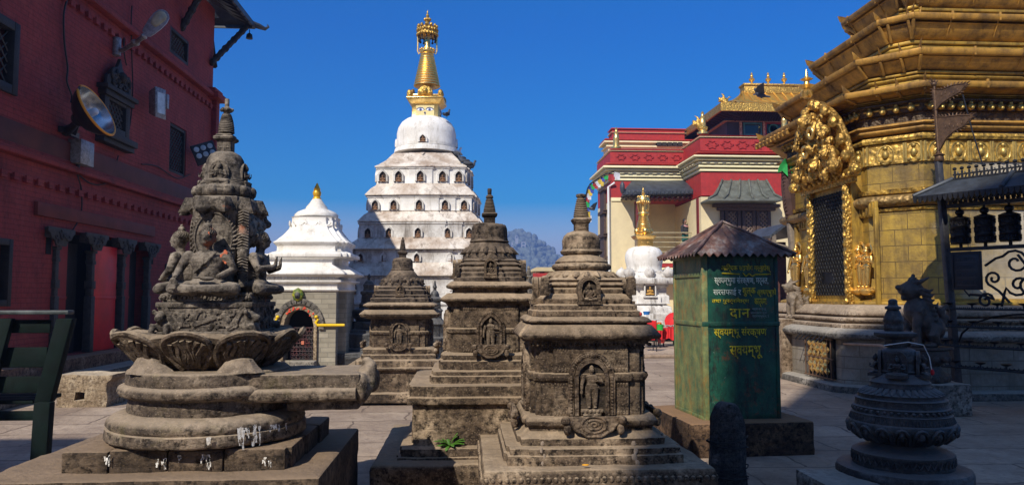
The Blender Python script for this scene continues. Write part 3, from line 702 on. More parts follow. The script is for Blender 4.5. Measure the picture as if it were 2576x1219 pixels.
for i in range(10):
    a = 2*math.pi*(i+.5)/10; hw2 = .30; lay = .012 if i % 2 else .030; nu, nt_ = 12, 10; rows = []
    for j in range(nt_+1):
        t = .05+.98*j/nt_; wv = hw2*math.sin(min(1, .30+t*.95)*math.pi*.52); row = []
        for k in range(nu+1):
            u = -1+2*k/nu; edge = (1-u*u)**.5 if abs(u) < 1 else 0
            tt = min(t, .62+.46*edge); row.append(lotus_pt(a+u*wv, tt, lay+.035*edge*t+.02*(t > .85)))
        rows.append(row)
    mb.loft(rows, cap=False, closed=False)
    rim = [lotus_pt(a+u*hw2*.98, .60+.46*math.sqrt(max(0, 1-u*u)), lay+.03+.025*math.sqrt(max(0, 1-u*u))) for u in [x/8 for x in range(-8, 9)]]
    side = lambda s_: [lotus_pt(a+s_*hw2*w_, t, lay+.012) for t, w_ in ((.10, .55), (.3, .80), (.5, .95), (.6, .98))]
    mb.tube(side(-1)+rim[1:-1]+side(1)[::-1], .017, 6)
    for k in range(7):
        u = -.72+.24*k; mb.tube([lotus_pt(a+u*hw2*(.35+.65*t)+.03*math.sin(t*9+k), t, lay+.022+.02*t) for t in (.15, .35, .55, .72, .6+.30*math.sqrt(1-u*u))], [.010, .014, .016, .015, .018], 5)
mbb('carved_lotus', mb, STCARVM := stone('lotus_carved_stone', (.06, .042, .028), (.20, .145, .10), (.40, .31, .21), .45, carve=14, bump=1.0), sub=.05, amp=.010, nsc=10, smooth=50)
STHEAP = stone('mortar_heap_grey', (.16, .12, .085), (.30, .235, .17), (.46, .37, .28), .3)
# mortar heaps that carry it
for px_, py_, s_, k in ((378, 945, .125, 1), (603, 945, .115, 0)):
    p = atZ(px_, py_, at(300, 938, 4.3).z); p.y = min(p.y, 4.62); mb = MB(); q = ml((at(px_, py_, 4.45).x, 4.45, axb.zs(.6, 941)))
    n = 7 if k else 9; base = [q+V(s_*math.cos(t*6.283/n)*(1.1 if k else 1.2), s_*.7*math.sin(t*6.283/n), -.02) for t in range(n)]
    top = q+V(-s_*.35 if k else 0, .02, s_*(1.0 if k else .62)); mb.loft([base, [b_*.5+top*.5 + V(0, 0, 0 if k else .03) for b_ in base], [top*.97+b_*.03 for b_ in base]])
    mbb('mortar_heap', mb, STHEAP, sub=.04, amp=.014, nsc=8, smooth=30)
# throne
TY0 = 4.55; x0, x1 = at(396, 800, TY0).x, at(630, 800, TY0).x; zt0, zt1 = at(500, 842, TY0).z, at(500, 760, TY0).z; TD = x1-x0
tcx = (x0+x1)/2; tcy = TY0+TD/2
mb = MB(); mb.span(ml((x0, TY0, zt0-.03)), ml((x1, TY0+TD, zt1-.012))); mb.span(ml((x0-.012, TY0-.012, zt1-.03)), ml((x1+.012, TY0+TD+.012, zt1)))
mb.span(ml((x0-.02, TY0-.02, zt0-.04)), ml((x1+.02, TY0+TD+.02, zt0+.02)))
mbb('throne_block', mb, STC, bevel=.006, sub=.06, amp=.004, nsc=9)
hh = zt1-zt0; TC = ml((tcx, tcy, 0)); hw_ = TD/2
for m in range(4):
    rt = Matrix.Rotation(m*math.pi/2, 3, 'Z'); ux = rt@XV; nr = rt@V(0, -1, 0); o = TC+nr*(hw_+.004)+ZV*(zt0+.02); rr = random.Random(20+m)
    q = MB(); H = hh-.05
    q.tube([o+ux*(.0+H*.42*math.cos(t*.4488))+ZV*(H*.5+H*.45*math.sin(t*.4488))+nr*.004 for t in range(15)], .013, 6)
    q.tube([o+ux*(H*.34*math.cos(t*.4488))+ZV*(H*.5+H*.38*math.sin(t*.4488))+nr*.012 for t in range(15)], .007, 5)
    for s_ in (-1, 1):
        for w2 in (.0, .028):
            q.tube([o+ux*s_*(hw_*u)+ZV*(H*v+w2)+nr*.012 for u, v in ((.30, .06), (.5, .06), (.62, .16), (.70, .38), (.75, .62), (.83, .86), (.90, .98))], .009, 6)
        relief_blob(q, rr, o+ux*s_*hw_*.50+ZV*H*.30+nr*.010, .12, H*.55, 14, .022, nr, ux)
        q.ball(o+ux*s_*hw_*.50+ZV*H*.42+nr*.012, (.024, .024, .036), 8, 6); q.ball(o+ux*s_*hw_*.44+ZV*H*.66+nr*.008, (.018,)*3, 8, 6)
        q.tube([o+ux*s_*hw_*.45+ZV*H*.3+nr*.02, o+ux*s_*hw_*.6+ZV*H*.22+nr*.02, o+ux*s_*hw_*.5+ZV*H*.14+nr*.02], .014, 6)
    # seated musician in the medallion
    b, hr = seated(H*.66, rt@Matrix.Diagonal((1, .5, 1)), arm=1); xf(b, q, Matrix.Identity(3), o+ZV*H*.16+nr*.008); xf(hr, q, Matrix.Identity(3), o+ZV*H*.16+nr*.008)
    q.tube([o+ux*-.06+ZV*H*.3+nr*.04, o+ux*.07+ZV*H*.55+nr*.04], [.018, .006], 6)
    for v in q.v: v -= nr*((v-o).dot(nr)*.62)
    fr = q.build('throne_relief', STC, mon, smooth=60)
    # crouching lions at the corners
    q = MB(); o2 = TC+nr*(hw_-.02)+ux*(-hw_+.02)+ZV*zt0
    q.ball(o2+ZV*H*.34, (.036, .036, H*.30), 8, 7); q.ball(o2+ZV*H*.78+nr*.01, (.036, .036, .038), 8, 7); q.ball(o2+ZV*H*.70+nr*.05, (.03, .03, .025), 7, 5)
    for s_ in (-.04, .04): q.tube([o2+ux*s_+ZV*H*.45+nr*.03, o2+ux*s_+ZV*.0+nr*.06], [.022, .018], 6); q.ball(o2+ux*s_*1.2+ZV*H*.95, .018, 6, 5)
    q.ball(o2+ux*.05+ZV*.04, (.04, .04, .05), 8, 6); q.tube([o2+ux*.06+ZV*.02, o2+ux*.12+ZV*.10, o2+ux*.10+ZV*.20], .014, 6)
    q.build('carved_lion', STC, mon, fuse=.009)
# lotus seat of the four figures
sz0, sz1 = zt1, at(500, 737, TY0-.0).z
mb = MB(); mb.tiers(TC, redent(hw_-.01, (hw_*.8, hw_*.9)), [(0, sz0-.004), (.004, sz0+.01), (-.012, (sz0+sz1)/2), (.004, sz1-.008), (.0, sz1+.004)])
n = 9
for m in range(4):
    rt = Matrix.Rotation(m*math.pi/2, 3, 'Z')
    for k in range(n):
        p = TC+rt@V((k-(n-1)/2)*hw_*2/n, -hw_+.012, (sz0+sz1)/2); e = rt@XV
        mb.tube([p+e*(.024*math.cos(t*.785))+ZV*(.018*math.sin(t*.785)) for t in range(-1, 6)], .007, 5); mb.ball(p, .013, 6, 5)
mbb('lotus_seat', mb, STC, sub=.05, amp=.004, nsc=9, smooth=50)
# core column with halos, serpents
bh = at(525, 557, 4.75).z-sz1
cz1 = at(555, 505, 4.8).z
mb = MB(); mb.loft([[TC+V(s*x, s2*x, z) for s, s2 in ((-1, -1), (1, -1), (1, 1), (-1, 1))] for x, z in ((.130, sz1-.01), (.130, sz1+.25), (.132, sz1+.42), (.138, sz1+.52), (.14, cz1+.02))])
mbb('column', mb, STC, bevel=.02, sub=.05, amp=.004, nsc=9)
for m in range(4):
    rt = Matrix.Rotation(m*math.pi/2, 3, 'Z'); ux = rt@XV; nr = rt@V(0, -1, 0)
    h = bh*.96; o = TC+nr*.245+ZV*(sz1-.008)
    b, hr = seated(h, rt, arm=1 if m == 1 else 0); f = MB(); xf(b, f, Matrix.Identity(3), o); g1 = MB(); xf(hr, g1, Matrix.Identity(3), o)
    f.ball(o-nr*.06+ZV*h*.30, (.10, .10, h*.30))
    fo = f.build('seated_buddha', STC, mon, fuse=.0062); g1.build('curled_hair', STC, fo, smooth=60)
    ha = MB(); oc = TC+nr*.128+ZV*(sz1+h*.80)
    ha.plate([(.125*math.cos(t*.2618), .17*math.sin(t*.2618)) for t in range(24)], oc, ux, ZV, .012)
    ha.tube([oc+nr*.014+ux*.112*math.cos(t*.2618)+ZV*.150*math.sin(t*.2618) for t in range(25)], .008, 6)
    for t in range(40):
        a = t*.15708
        if math.sin(a) < -.8: continue
        ha.tube([oc+nr*.014+ux*.118*math.cos(a)+ZV*.158*math.sin(a), oc+nr*.01+ux*.140*math.cos(a+.08)+ZV*.183*math.sin(a+.08)], [.008, .005], 5)
    ha.build('halo', STC, mon, smooth=50)
VERM = simple('vermilion_powder', (.50, .13, .06), .9, var=.5, sc=40, bump=0)
for (px, py, Y, s_) in ((524, 588, 4.50, .011), (562, 640, 4.52, .02), (566, 655, 4.52, .016), (543, 413, 4.66, .012), (535, 790, 4.5, .012)):
    dg = bpy.context.evaluated_depsgraph_get(); dg.update(); ok, loc, nn, ix, ho, mm = S.ray_cast(dg, CAMP, ray(px, py).normalized())
    if ok:
        q = MB(); c_ = loc-V(AXM, 5.0, 0)
        for k in range(5): q.ball(c_+V((rnd.random()-.5)*s_*1.6, .003, (rnd.random()-.5)*s_*2), (s_*.6, s_*.16, s_*.7), 6, 5)
        q.build('vermilion_smear', VERM, mon, fuse=.004)
# serpent hoods rising over the figure on the right
sn = MB(); hx = MB()
for i, (px_, py_, s_, Y_) in enumerate(((622, 598, 1.35, 4.80), (627, 566, 1.3, 4.86), (628, 537, 1.2, 4.95), (648, 560, 1.1, 5.12), (645, 600, 1.1, 5.12), (640, 532, 1.1, 5.10))):
    p = ml(at(px_, py_, Y_)); b0 = TC+V(.15, (Y_-4.98)*.5, sz1+.38)
    sn.tube([b0, b0*.45+p*.55+V(.0, 0, .035), p], [.05*s_, .058*s_, .05*s_], 10); sn.ball(p, (.068*s_, .055*s_, .047*s_), 12, 8); sn.ball(p+V(.05*s_, 0, -.012), (.035*s_, .034*s_, .026*s_), 10, 7)
    for t in range(46):
        a = t*2.4; zz = -.9+1.75*(t+.5)/46; q = math.sqrt(1-zz*zz); hx.ball(p+V(zz*.058*s_-.02, q*math.cos(a)*.055*s_, q*math.sin(a)*.048*s_+.002), (.012, .010, .010), 5, 4)
    hx.ball(p+V(.055*s_, -.035*s_, .012), .012, 6, 5)
co = ml(at(640, 620, 4.70)); pts = [V(.16, -.12, sz1+.48)+TC+V(0, 0, 0)]
nb = MB()
pts = [TC+V(.175, -.115+.018*math.sin(t*2.1), sz1+.50-.05*t) for t in range(10)]
nb.tube(pts, [.03+.006*(t % 2) for t in range(10)], 8)
for t in range(26): nb.tube([TC+V(.147, -.14, sz1+.49-.017*t), TC+V(.175, -.15, sz1+.50-.017*t), TC+V(.205, -.135, sz1+.49-.017*t)], .006, 4)
so_ = sn.build('serpent_hoods', STC, mon, fuse=.008); hx.build('scales', STC, so_, smooth=60); nb.build('serpent_coil', STC, so_, smooth=50)
# lotus canopy, dome, harmika, spire
axt = Ax(560, 4.87); OT = ml((axt.X, 4.86, 0))
def lt(nm, pts, n=36, **k):
    mb = MB(); mb.lathe(OT, axt.Rd(pts), n); return mb
mb = lt('', [(64, 548), (84, 541), (92, 531), (95, 516), (88, 506), (72, 500), (60, 499)]); petals_rd(mb, OT, axt.rnd(82), axt.zs(0, 505), axt.rnd(99), axt.zs(0, 543), 10, .028)
for k in range(10): a = 2*math.pi*k/10; mb.ball(OT+V(axt.rnd(88)*math.cos(a), axt.rnd(88)*math.sin(a), axt.zs(0, 524)), (.03, .03, .03), 8, 6)
mbb('lotus_canopy', mb, STC, sub=.05, amp=.005, nsc=9, smooth=50)
mb = lt('', [(64, 501), (73, 496), (76, 484), (72, 474), (66, 470), (66, 466), (60, 464), (60, 458)]); beads_rd(mb, OT, axt.rnd(70), axt.zs(0, 485), 11, .036, 1.0)
mbb('petal_band', mb, STC, sub=.05, amp=.004, nsc=9, smooth=50)
mb = lt('', [(63, 470), (63, 462), (56, 459), (52, 440), (51, 420), (47, 404), (39, 392), (26, 385), (14, 384)]); mbb('dome', mb, STC, sub=.05, amp=.004, nsc=9, smooth=60)
for m in range(4):
    rt = Matrix.Rotation(m*math.pi/2, 3, 'Z'); ux = rt@XV; nr = rt@V(0, -1, 0); o = OT+nr*axt.rnd(47)+ZV*axt.zs(.14, 466); q = MB(); h = axt.zs(0, 405)-axt.zs(0, 463)
    arch_plate(q, o-nr*.02, ux, nr, .115, h*1.1, .02, 1.6, .55); arch_band(q, o, ux, nr, .085, h*.95, .016, .014, 1.6, .55); q.box(o+nr*.015+ZV*.008, (.13, .05, .022), m*math.pi/2)
    b, hr = seated(h*.9, rt@Matrix.Diagonal((1, .7, 1)), arm=1); xf(b, q, Matrix.Identity(3), o+nr*.022+ZV*.018); xf(hr, q, Matrix.Identity(3), o+nr*.022+ZV*.018); q.build('dome_figure', STC, mon, smooth=60)
pr = axt.S([(17, 386), (17, 356), (22, 352), (25, 348), (25, 343), (20, 341), (20, 338), (14, 336)]); mb = MB(); mb.tiers(OT, sq(pr[0][0]), [(r-pr[0][0], z) for r, z in pr])
for s_ in (-1, 1): mb.ball(OT+V(s_*.022, -pr[0][0], axt.zs(.05, 371)), (.013, .004, .005), 8, 5)
mb.tube([OT+V(0, -pr[0][0]-.002, axt.zs(.05, 372)), OT+V(.004, -pr[0][0]-.002, axt.zs(.05, 379))], .004, 5)
mbb('harmika', mb, STC, bevel=.004, amp=.002, nsc=9)
mb = MB(); pr = []
for i in range(11):
    t = i/11; hw = 21*(1-t)**.8+9.5*t*(1)+1.5*math.sin(t*3.1); ya = 336-48*t; yb_ = ya-3.7; pr += [(axt.rnd(hw), axt.zs(0, ya)), (axt.rnd(hw*1.03), axt.zs(0, ya-2)), (axt.rnd(hw*.97), axt.zs(0, yb_)), (axt.rnd(hw*.88), axt.zs(0, yb_-.4))]
pr += [(axt.rnd(a), axt.zs(0, b)) for a, b in ((8, 288), (9, 284), (15, 280), (15, 276), (9, 272), (6, 270), (6, 252), (5.5, 250))]
mb.lathe(OT, sorted_prof(pr), 24)
for k in range(6): a = k*1.047; mb.ball(OT+V(axt.rnd(14)*math.cos(a), axt.rnd(14)*math.sin(a), axt.zs(0, 278)), .012, 6, 5)
mbb('spire', mb, STC, smooth=45)
# ---------------------------------------------------------------- red building on the left
XW = -6.45
def wp(px, py, off=0): return atX(px, py, XW+off)
YA, YB = 9.75, wp(533, 300).y
H = 8.7
rbd = thing('red_building', 'dark red temple building with carved black windows along the left edge', 'building', (XW, YA, 0))
def rl(p): return Vector(p)-V(XW, YA, 0)
def rb_(nm, mb, mat=REDW, par=None, **k): return mb.build(nm, mat, par or rbd, **k)
zB1 = wp(245, 499).z; zB2 = wp(343, 131).z             # heights of the two rows of dentils
d1, d2 = wp(130, 700).y, wp(372, 700).y                 # doorway span
zh = wp(240, 590).z; zf = .42
win = []                                               # windows: y0, y1, z0, z1
def wrect(px0, px1, pt, pb):
    a, b = wp(px0, pt).y, wp(px1, pt).y; return (a, b, wp((px0+px1)/2, pb).z, wp((px0+px1)/2, pt).z)
w1 = wrect(250, 316, 238, 346); w2 = wrect(428, 470, 318, 440); w3 = (YA-.2, wp(40, 150).y, wp(30, 240).z, wp(30, 55).z)
w4 = wrect(415, 450, 665, 760); w5 = wrect(428, 476, 85, 150)
w6 = (YA-.2, wp(28, 640).y, wp(14, 770).z, wp(14, 600).z)
holes = [(d1, d2, zf, zh), (w1[0]+.1, w1[1]-.1, w1[2], w1[3]), w2, w3, w4, w5, w6]
ys = sorted({YA-.0, YB}|{q for h in holes for q in h[:2] if YA < q < YB}); zs = sorted({0, H}|{q for h in holes for q in h[2:]})
mb = MB()
for i in range(len(ys)-1):
    for j in range(len(zs)-1):
        ym, zm_ = (ys[i]+ys[i+1])/2, (zs[j]+zs[j+1])/2
        if any(h[0] < ym < h[1] and h[2] < zm_ < h[3] for h in holes): continue
        mb.add([rl((XW, ys[i], zs[j])), rl((XW, ys[i+1], zs[j])), rl((XW, ys[i+1], zs[j+1])), rl((XW, ys[i], zs[j+1]))], [(0, 1, 2, 3)])
for h in holes:
    y0, y1 = max(h[0], YA), h[1]; T = .32
    for a, b in (((y0, h[2]), (y1, h[2])), ((y1, h[2]), (y1, h[3])), ((y1, h[3]), (y0, h[3])), ((y0, h[3]), (y0, h[2]))):
        mb.add([rl((XW, *a)), rl((XW, *b)), rl((XW-T, *b)), rl((XW-T, *a))], [(0, 1, 2, 3)])
mb.add([rl((XW, YA, 0)), rl((XW, YA, H)), rl((XW-5, YA, H)), rl((XW-5, YA, 0))], [(0, 1, 2, 3)])
mb.add([rl((XW, YB, 0)), rl((XW, YB, H)), rl((XW-5, YB, H)), rl((XW-5, YB, 0))], [(0, 1, 2, 3)])
mb.add([rl((XW-5, YA, 0)), rl((XW-5, YA, H)), rl((XW-5, YB, H)), rl((XW-5, YB, 0))], [(0, 1, 2, 3)])
mb.add([rl((XW, YA, H)), rl((XW, YB, H)), rl((XW-5, YB, H)), rl((XW-5, YA, H))], [(0, 1, 2, 3)])
rb_('wall', mb)
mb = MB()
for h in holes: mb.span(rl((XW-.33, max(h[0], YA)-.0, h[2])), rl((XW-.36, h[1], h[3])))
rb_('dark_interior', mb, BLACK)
# string courses with dentils
def course(z, dz, hw, proj, n, drop):
    mb = MB(); mb.span(rl((XW-.02, YA, z+dz)), rl((XW+proj, YB+.02, z+dz+hw))); mb.span(rl((XW-.02, YA, z+dz+hw+.001)), rl((XW+proj*.55, YB+.02, z+dz+hw+.07)))
    rb_('string_course', mb, bevel=.02, sub=.4, amp=.01)
    mb = MB(); k = 0; y = YA+.1; mb.span(rl((XW-.01, YA, z+drop/2-.02)), rl((XW+.03, YB, z+drop/2+.02)))
    while y < YB: mb.span(rl((XW-.01, y, z-drop/2)), rl((XW+.06, y+n*.5, z+drop/2))); y += n
    o = rb_('dentils', mb, REDW); return o
course(zB1, .30, .10, .13, .30, .10); course(zB2, .22, .10, .15, .28, .11)
mb = MB(); mb.span(rl((XW-.01, YA, zB1+.42)), rl((XW+.05, YB+.01, zB1+.44+.34))); rb_('band', mb, simple('brownish_red_band', (.13, .030, .024), .75, var=.4, sc=2, dirt=(.07, .02, .02)), bevel=.01)
ylt = wp(86, 505).y
mb = MB(); mb.span(rl((XW-.01, ylt, wp(88, 540, .03).z)), rl((XW+.06, d2+.15, wp(88, 505, .03).z))); rb_('door_lintel', mb, simple('brownish_red_lintel', (.17, .030, .022), .75, var=.4, sc=2), bevel=.01)
# platform with steps
mb = MB(); mb.span(rl((XW, YA-.5, 0)), rl((XW+.42, wp(372, 880, .4).y+.4, zf))); rb_('platform', mb, stone('platform_stone', (.10, .05, .03), (.24, .13, .08), (.34, .22, .14), .4), bevel=.03, sub=.3, amp=.02)
mb = MB(); mb.span(rl((XW+.3, YA-.5, 0)), rl((XW+.85, YB-1.2, .22))); rb_('lower_step', mb, STG, bevel=.03, sub=.3, amp=.02)
# doorway: four carved columns, doors between
cols = [d1+.05+(d2-d1-.1)*i/3 for i in range(4)]
for y in cols:
    mb = MB(); c_ = rl((XW+.0, y, 0)); hgt = zh-zf
    for k, (w_, z0, z1) in enumerate(((.13, 0, .55), (.10, .55, .62), (.135, .62, .70), (.10, .70, .86), (.13, .86, .90), (.11, .90, .97), (.15, .97, 1.0))):
        a = zf+hgt*.86*z0; b = zf+hgt*.86*z1; mb.span(c_+V(-w_/2, -w_/2, a), c_+V(w_/2, w_/2, b-.002))
    zc_ = zf+hgt*.86
    mb.plate([(-.40, hgt*.14), (-.40, hgt*.105), (-.34, hgt*.095), (-.29, hgt*.055), (-.20, hgt*.045), (-.14, 0), (.14, 0), (.20, hgt*.045), (.29, hgt*.055), (.34, hgt*.095), (.40, hgt*.105), (.40, hgt*.14)], c_+V(.08, 0, zc_), YV, ZV, .03); 
    mb.span(c_+V(-.06, -.30, zc_+hgt*.06), c_+V(.07, .30, zc_+hgt*.139))
    rr = random.Random(int(y*10)); relief_blob(mb, rr, c_+V(.115, 0, zc_+.03), .4, hgt*.10, 10, .05, V(1, 0, 0), YV)
    rb_('door_column', mb, simple('grey_carved_wood', (.05, .045, .04), .7, var=.6, sc=14, bump=.7) if y == cols[0] else bpy.data.materials['grey_carved_wood'], bevel=.008)
for i in range(3):
    a, b = cols[i]+.06, cols[i+1]-.06; mb = MB(); red = i == 1
    if i == 1: a2, b2, x = a+.0, a+(b-a)*.86, XW+.01
    else: a2, b2, x = a+.0, a+(b-a)*.55, XW-.12
    mb.span(rl((x-.05, a2, zf)), rl((x, b2, zh-.18))); mb.span(rl((x-.01, a2, zf+.9)), rl((x+.012, b2, zf+.95)))
    rb_('door', mb, DOORR if red else DOORD, bevel=.006)
    mb = MB(); mb.span(rl((XW-.25, b2, zf)), rl((XW-.2, b, zh-.18))); rb_('door', mb, DWOOD)
for y in (d1-.14, d2+.14):
    mb = MB(); c_ = rl((XW, y, wp(108, 585).z-.1)); mb.plate([(-.07, -.22), (.07, -.22), (.07, .05), (0, .16), (-.07, .05)], c_+V(-.01, 0, 0), YV, ZV, .022); rb_('wall_niche', mb, BLACK)
# windows with lattice
def lattice(par, y0, y1, z0, z1, step=.11, x=-.10, mat=DWOOD, r=.012):
    mb = MB(); w_, h_ = y1-y0, z1-z0; n = int((w_+h_)/step)
    for s_ in (-1, 1):
        for k in range(1, n):
            t = k*step; 
            if s_ > 0: a, b = (max(0, t-h_), min(t, h_)), (min(t, w_), max(0, t-w_))
            else: a, b = (max(0, t-h_), h_-min(t, h_)), (min(t, w_), h_-max(0, t-w_))
            mb.tube([rl((XW+x, y0+a[0], z0+a[1])), rl((XW+x+.006*s_, y0+b[0], z0+b[1]))], r, 4)
    mb.build('lattice', mat, par)
def frame(h, w_=.09, out=.03, sill=0, mat=DWOOD):
    y0, y1, z0, z1 = h; mb = MB()
    mb.span(rl((XW-.1, y0, z0)), rl((XW+out, y0+w_, z1))); mb.span(rl((XW-.1, y1-w_, z0)), rl((XW+out, y1, z1)))
    mb.span(rl((XW-.1, y0+w_, z0)), rl((XW+out-.003, y1-w_, z0+w_))); mb.span(rl((XW-.1, y0+w_, z1-w_)), rl((XW+out-.003, y1-w_, z1)))
    return mb
GLAT = simple('grey_lattice_wood', (.055, .055, .065), .6, var=.4)
for h, o_ in ((w2, -.02), (w4, .02), (w5, 0)):
    f = rb_('window', frame(h, .07, o_), bevel=.006); f.data.materials[0] = DWOOD; lattice(f, h[0]+.07, h[1]-.07, h[2]+.07, h[3]-.07, .13, -.08, GLAT)
f = rb_('window', frame((w3[0]+.2, w3[1], w3[2], w3[3]), .13, .05), DWOOD, bevel=.006); lattice(f, w3[0]+.3, w3[1]-.13, w3[2]+.1, w3[3]-.1, .16, -.05, GLAT)
f = rb_('window', frame((w6[0]+.2, w6[1], w6[2], w6[3]), .09, .03), DWOOD, bevel=.006)
# big carved window with pointed crest and ledges
y0, y1, z0, z1 = w1; mb = frame((y0, y1, z0, z1), .17, .10)
mb.span(rl((XW-.02, y0-.10, z0-.10)), rl((XW+.22, y1+.10, z0+.015))); mb.span(rl((XW-.02, y0-.1, z0-.19)), rl((XW+.16, y1+.1, z0-.102)))
mb.span(rl((XW-.02, y0-.12, z1-.02)), rl((XW+.20, y1+.12, z1+.06))); mb.span(rl((XW-.02, y0-.06, z1-.12)), rl((XW+.15, y1+.06, z1-.022)))
yc = (y0+y1)/2; hw_ = (y1-y0)/2
mb.plate([(-hw_*1.0, 0), (hw_*1.0, 0), (hw_*.95, .16), (hw_*.72, .26), (hw_*.5, .36), (hw_*.2, .42), (0, .60), (-hw_*.2, .42), (-hw_*.5, .36), (-hw_*.72, .26), (-hw_*.95, .16)], rl((XW+.06, yc, z1+.072)), YV, ZV, .06)
relief_blob(mb, random.Random(4), rl((XW+.13, yc, z1+.12)), hw_*1.3, .3, 18, .09, V(1, 0, 0), YV); mb.ball(rl((XW+.15, yc, z1+.32)), .10, 8, 6)
f = rb_('carved_window', mb, DWOOD, bevel=.006); lattice(f, y0+.17, y1-.17, z0+.12, z1-.12, .13, .02, GLAT, .016)
# corner pilaster and cornice at the far end
zq = wp(533, 232).z
mb = MB(); mb.span(rl((XW-.25, YB-.02, 0)), rl((XW+.12, YB+.22, zB2+.26))); rb_('corner_pier', mb, REDW, bevel=.02)
mb = MB(); mb.span(rl((XW-.3, YB-.35, zB2+.19)), rl((XW+.26, YB+.34, zB2+.34))); mb.span(rl((XW-.3, YB-.35, zB2+.341)), rl((XW+.18, YB+.26, zB2+.45))); rb_('cornice', mb, REDW, bevel=.02)
# overhanging tiled roof with struts
tip = at(672, 76, YB+1.15); EY0 = 12.2; ez = tip.z
ex = tip.x-.0
mb = MB(); th = .10
A = lambda x, y, z: rl((x, y, z))
ins = 2.4; 
top = [A(XW-.6, EY0-3, ez+1.75), A(XW-.6, YB-.1, ez+1.75)]
ov = ex-.25
sec = [(0, 0), (.35, .10), (.7, .32), (1, .62)]
rows = []
for t, k in sec:      # right slope: eave to wall, curved
    rows.append((ov+(XW-.6-ov)*t, ez+.05+1.75*k))
for dz, nm, mt in ((0, 'roof', SLATE),):
    vs = []; 
    for x, z in rows: vs += [A(x, EY0-3, z), A(x, YB+1.15-.25-(ov-x)*.45, z)]
    mb.add(vs, [(2*i, 2*i+1, 2*i+3, 2*i+2) for i in range(3)]); n0 = len(vs)
    vs2 = [v-V(0, 0, .09) for v in vs]; mb.add(vs2, [(2*i, 2*i+2, 2*i+3, 2*i+1) for i in range(3)])
    mb.span(A(ov-.05, EY0-3, rows[0][1]-.12), A(ov+.01, YB+.9, rows[0][1]+.02))
    vs = [] 
    for x, z in rows: y = YB+1.15-.25-(ov-x)*.45; vs += [A(x, y, z), A(XW-5, y, z)]
    mb.add(vs, [(2*i, 2*i+1, 2*i+3, 2*i+2) for i in range(3)]); mb.add([v-V(0, 0, .09) for v in vs], [(2*i, 2*i+2, 2*i+3, 2*i+1) for i in range(3)])
    mb.span(A(ov, YB+.84, rows[0][1]-.12), A(XW-5, YB+.9, rows[0][1]+.02))
    mb.tube([A(ov-.1, YB+.82, ez+.06), A(ov+.08, YB+.95, ez+.03), A(ex-.05, YB+1.12, ez+.02), A(ex+.03, YB+1.18, ez+.10), A(ex+.0, YB+1.16, ez+.16)], [.09, .08, .05, .03, .015], 8)
rb_('roof', mb, SLATE)
mb = MB(); y = EY0-2
while y < YB+.8: mb.tube([A(ov, y, rows[0][1]-.13), A(rows[2][0], y, rows[2][1]-.15), A(rows[3][0], y, rows[3][1]-.16)], .045, 4); y += .34
rb_('rafters', mb, DWOOD)
for (a, b) in (((452, 152), (556, 8)), ((520, 140), (600, 40)),):
    pass
for yy in (YB-4.4, YB-2.2, YB-.25):
    mb = MB(); p0 = A(XW+.02, yy, ez-1.15); p1 = A(ov-.22, yy+.0, ez-.06)
    if yy > YB-1: p0 = A(XW+.05, yy, ez-1.35); p1 = A(ov-.18, YB+.72, ez-.08)
    for k in range(9):
        t = k/8; p = p0.lerp(p1, t); mb.ball(p, (.085-.02*t+.02*(k % 2), .075, .10), 7, 5)
    mb.tube([p0, p1], .07, 6); rb_('strut', mb, DWOOD)
mb = MB(); mb.tube([A(XW+.0, YB+.1, ez-1.35), A(XW-.4, YB+.85, ez-.1)], .07, 6); rb_('strut', mb, DWOOD)
o = A(ov-.12, YB+.80, ez-.12); mb = MB(); mb.lathe(o, [(.05, -.26), (.09, -.25), (.075, -.14), (.03, -.10), (.012, -.09), (.012, .0)], 14); rb_('wind_bell', mb, IRON, smooth=50)
# ---------------------------------------------------------------- lamps and cables on the wall
# street lamp
bp = wp(291, 118, .03)
sl_ = thing('street_lamp', 'grey cobra-head street lamp tilted upward on the red wall', 'street lamp', bp)
def lo(p, q): return Vector(p)-Vector(q)
mb = MB(); mb.lathe((0.02, 0, -.17), [(.06, 0), (.072, .01), (.072, .33), (.06, .34)], 14); mb.build('bracket_drum', LAMPG, sl_, smooth=40)
X2 = -5.9
e0, e1, e2 = lo(atX(306, 128, XW+.15), bp), lo(atX(340, 108, X2), bp), lo(atX(362, 92, X2+.25), bp)
mb = MB(); mb.tube([V(.05, 0, -.02), e0, e1, e2], [.045, .04, .045, .04], 8); mb.ball(e1, (.08, .09, .06), 8, 6); mb.ball(e2, (.05, .08, .05), 8, 6); mb.build('arm', LAMPG, sl_, smooth=50)
h0, h1 = lo(atX(365, 88, X2+.28), bp), lo(atX(418, 28, X2+.62), bp); ax_ = (h1-h0); L = ax_.length; ax_.normalize()
sd = ax_.cross(V(0, -1, .1)).normalized(); nn_ = sd.cross(ax_).normalized()
if nn_.y > 0: nn_ = -nn_
def lampshell(k, off, z0, z1, zo):
    rings = []
    for t, w_ in ((0, .05), (.05, .09), (.2, .115), (.45, .14), (.7, .15), (.88, .125), (.97, .07), (1, .02)):
        w_ *= k; c_ = h0+ax_*(L*(z0+(z1-z0)*t))+nn_*off; rings.append([c_+sd*w_*math.cos(a*.5236)+nn_*(w_*.75*math.sin(a*.5236) if math.sin(a*.5236) < 0 else w_*zo*math.sin(a*.5236)) for a in range(12)])
    return rings
mb = MB(); mb.loft(lampshell(1, 0, 0, 1, .12)); mb.build('lamp_head', simple('lamp_head_grey', (.34, .33, .36), .4, var=.2, sc=12, dirt=(.12, .11, .12)), sl_, smooth=50)
mb = MB(); mb.loft(lampshell(.74, .012, .38, .93, .32)); mb.build('lamp_lens', simple('clear_lens', (.50, .46, .32), .15, bump=0), sl_, smooth=50)
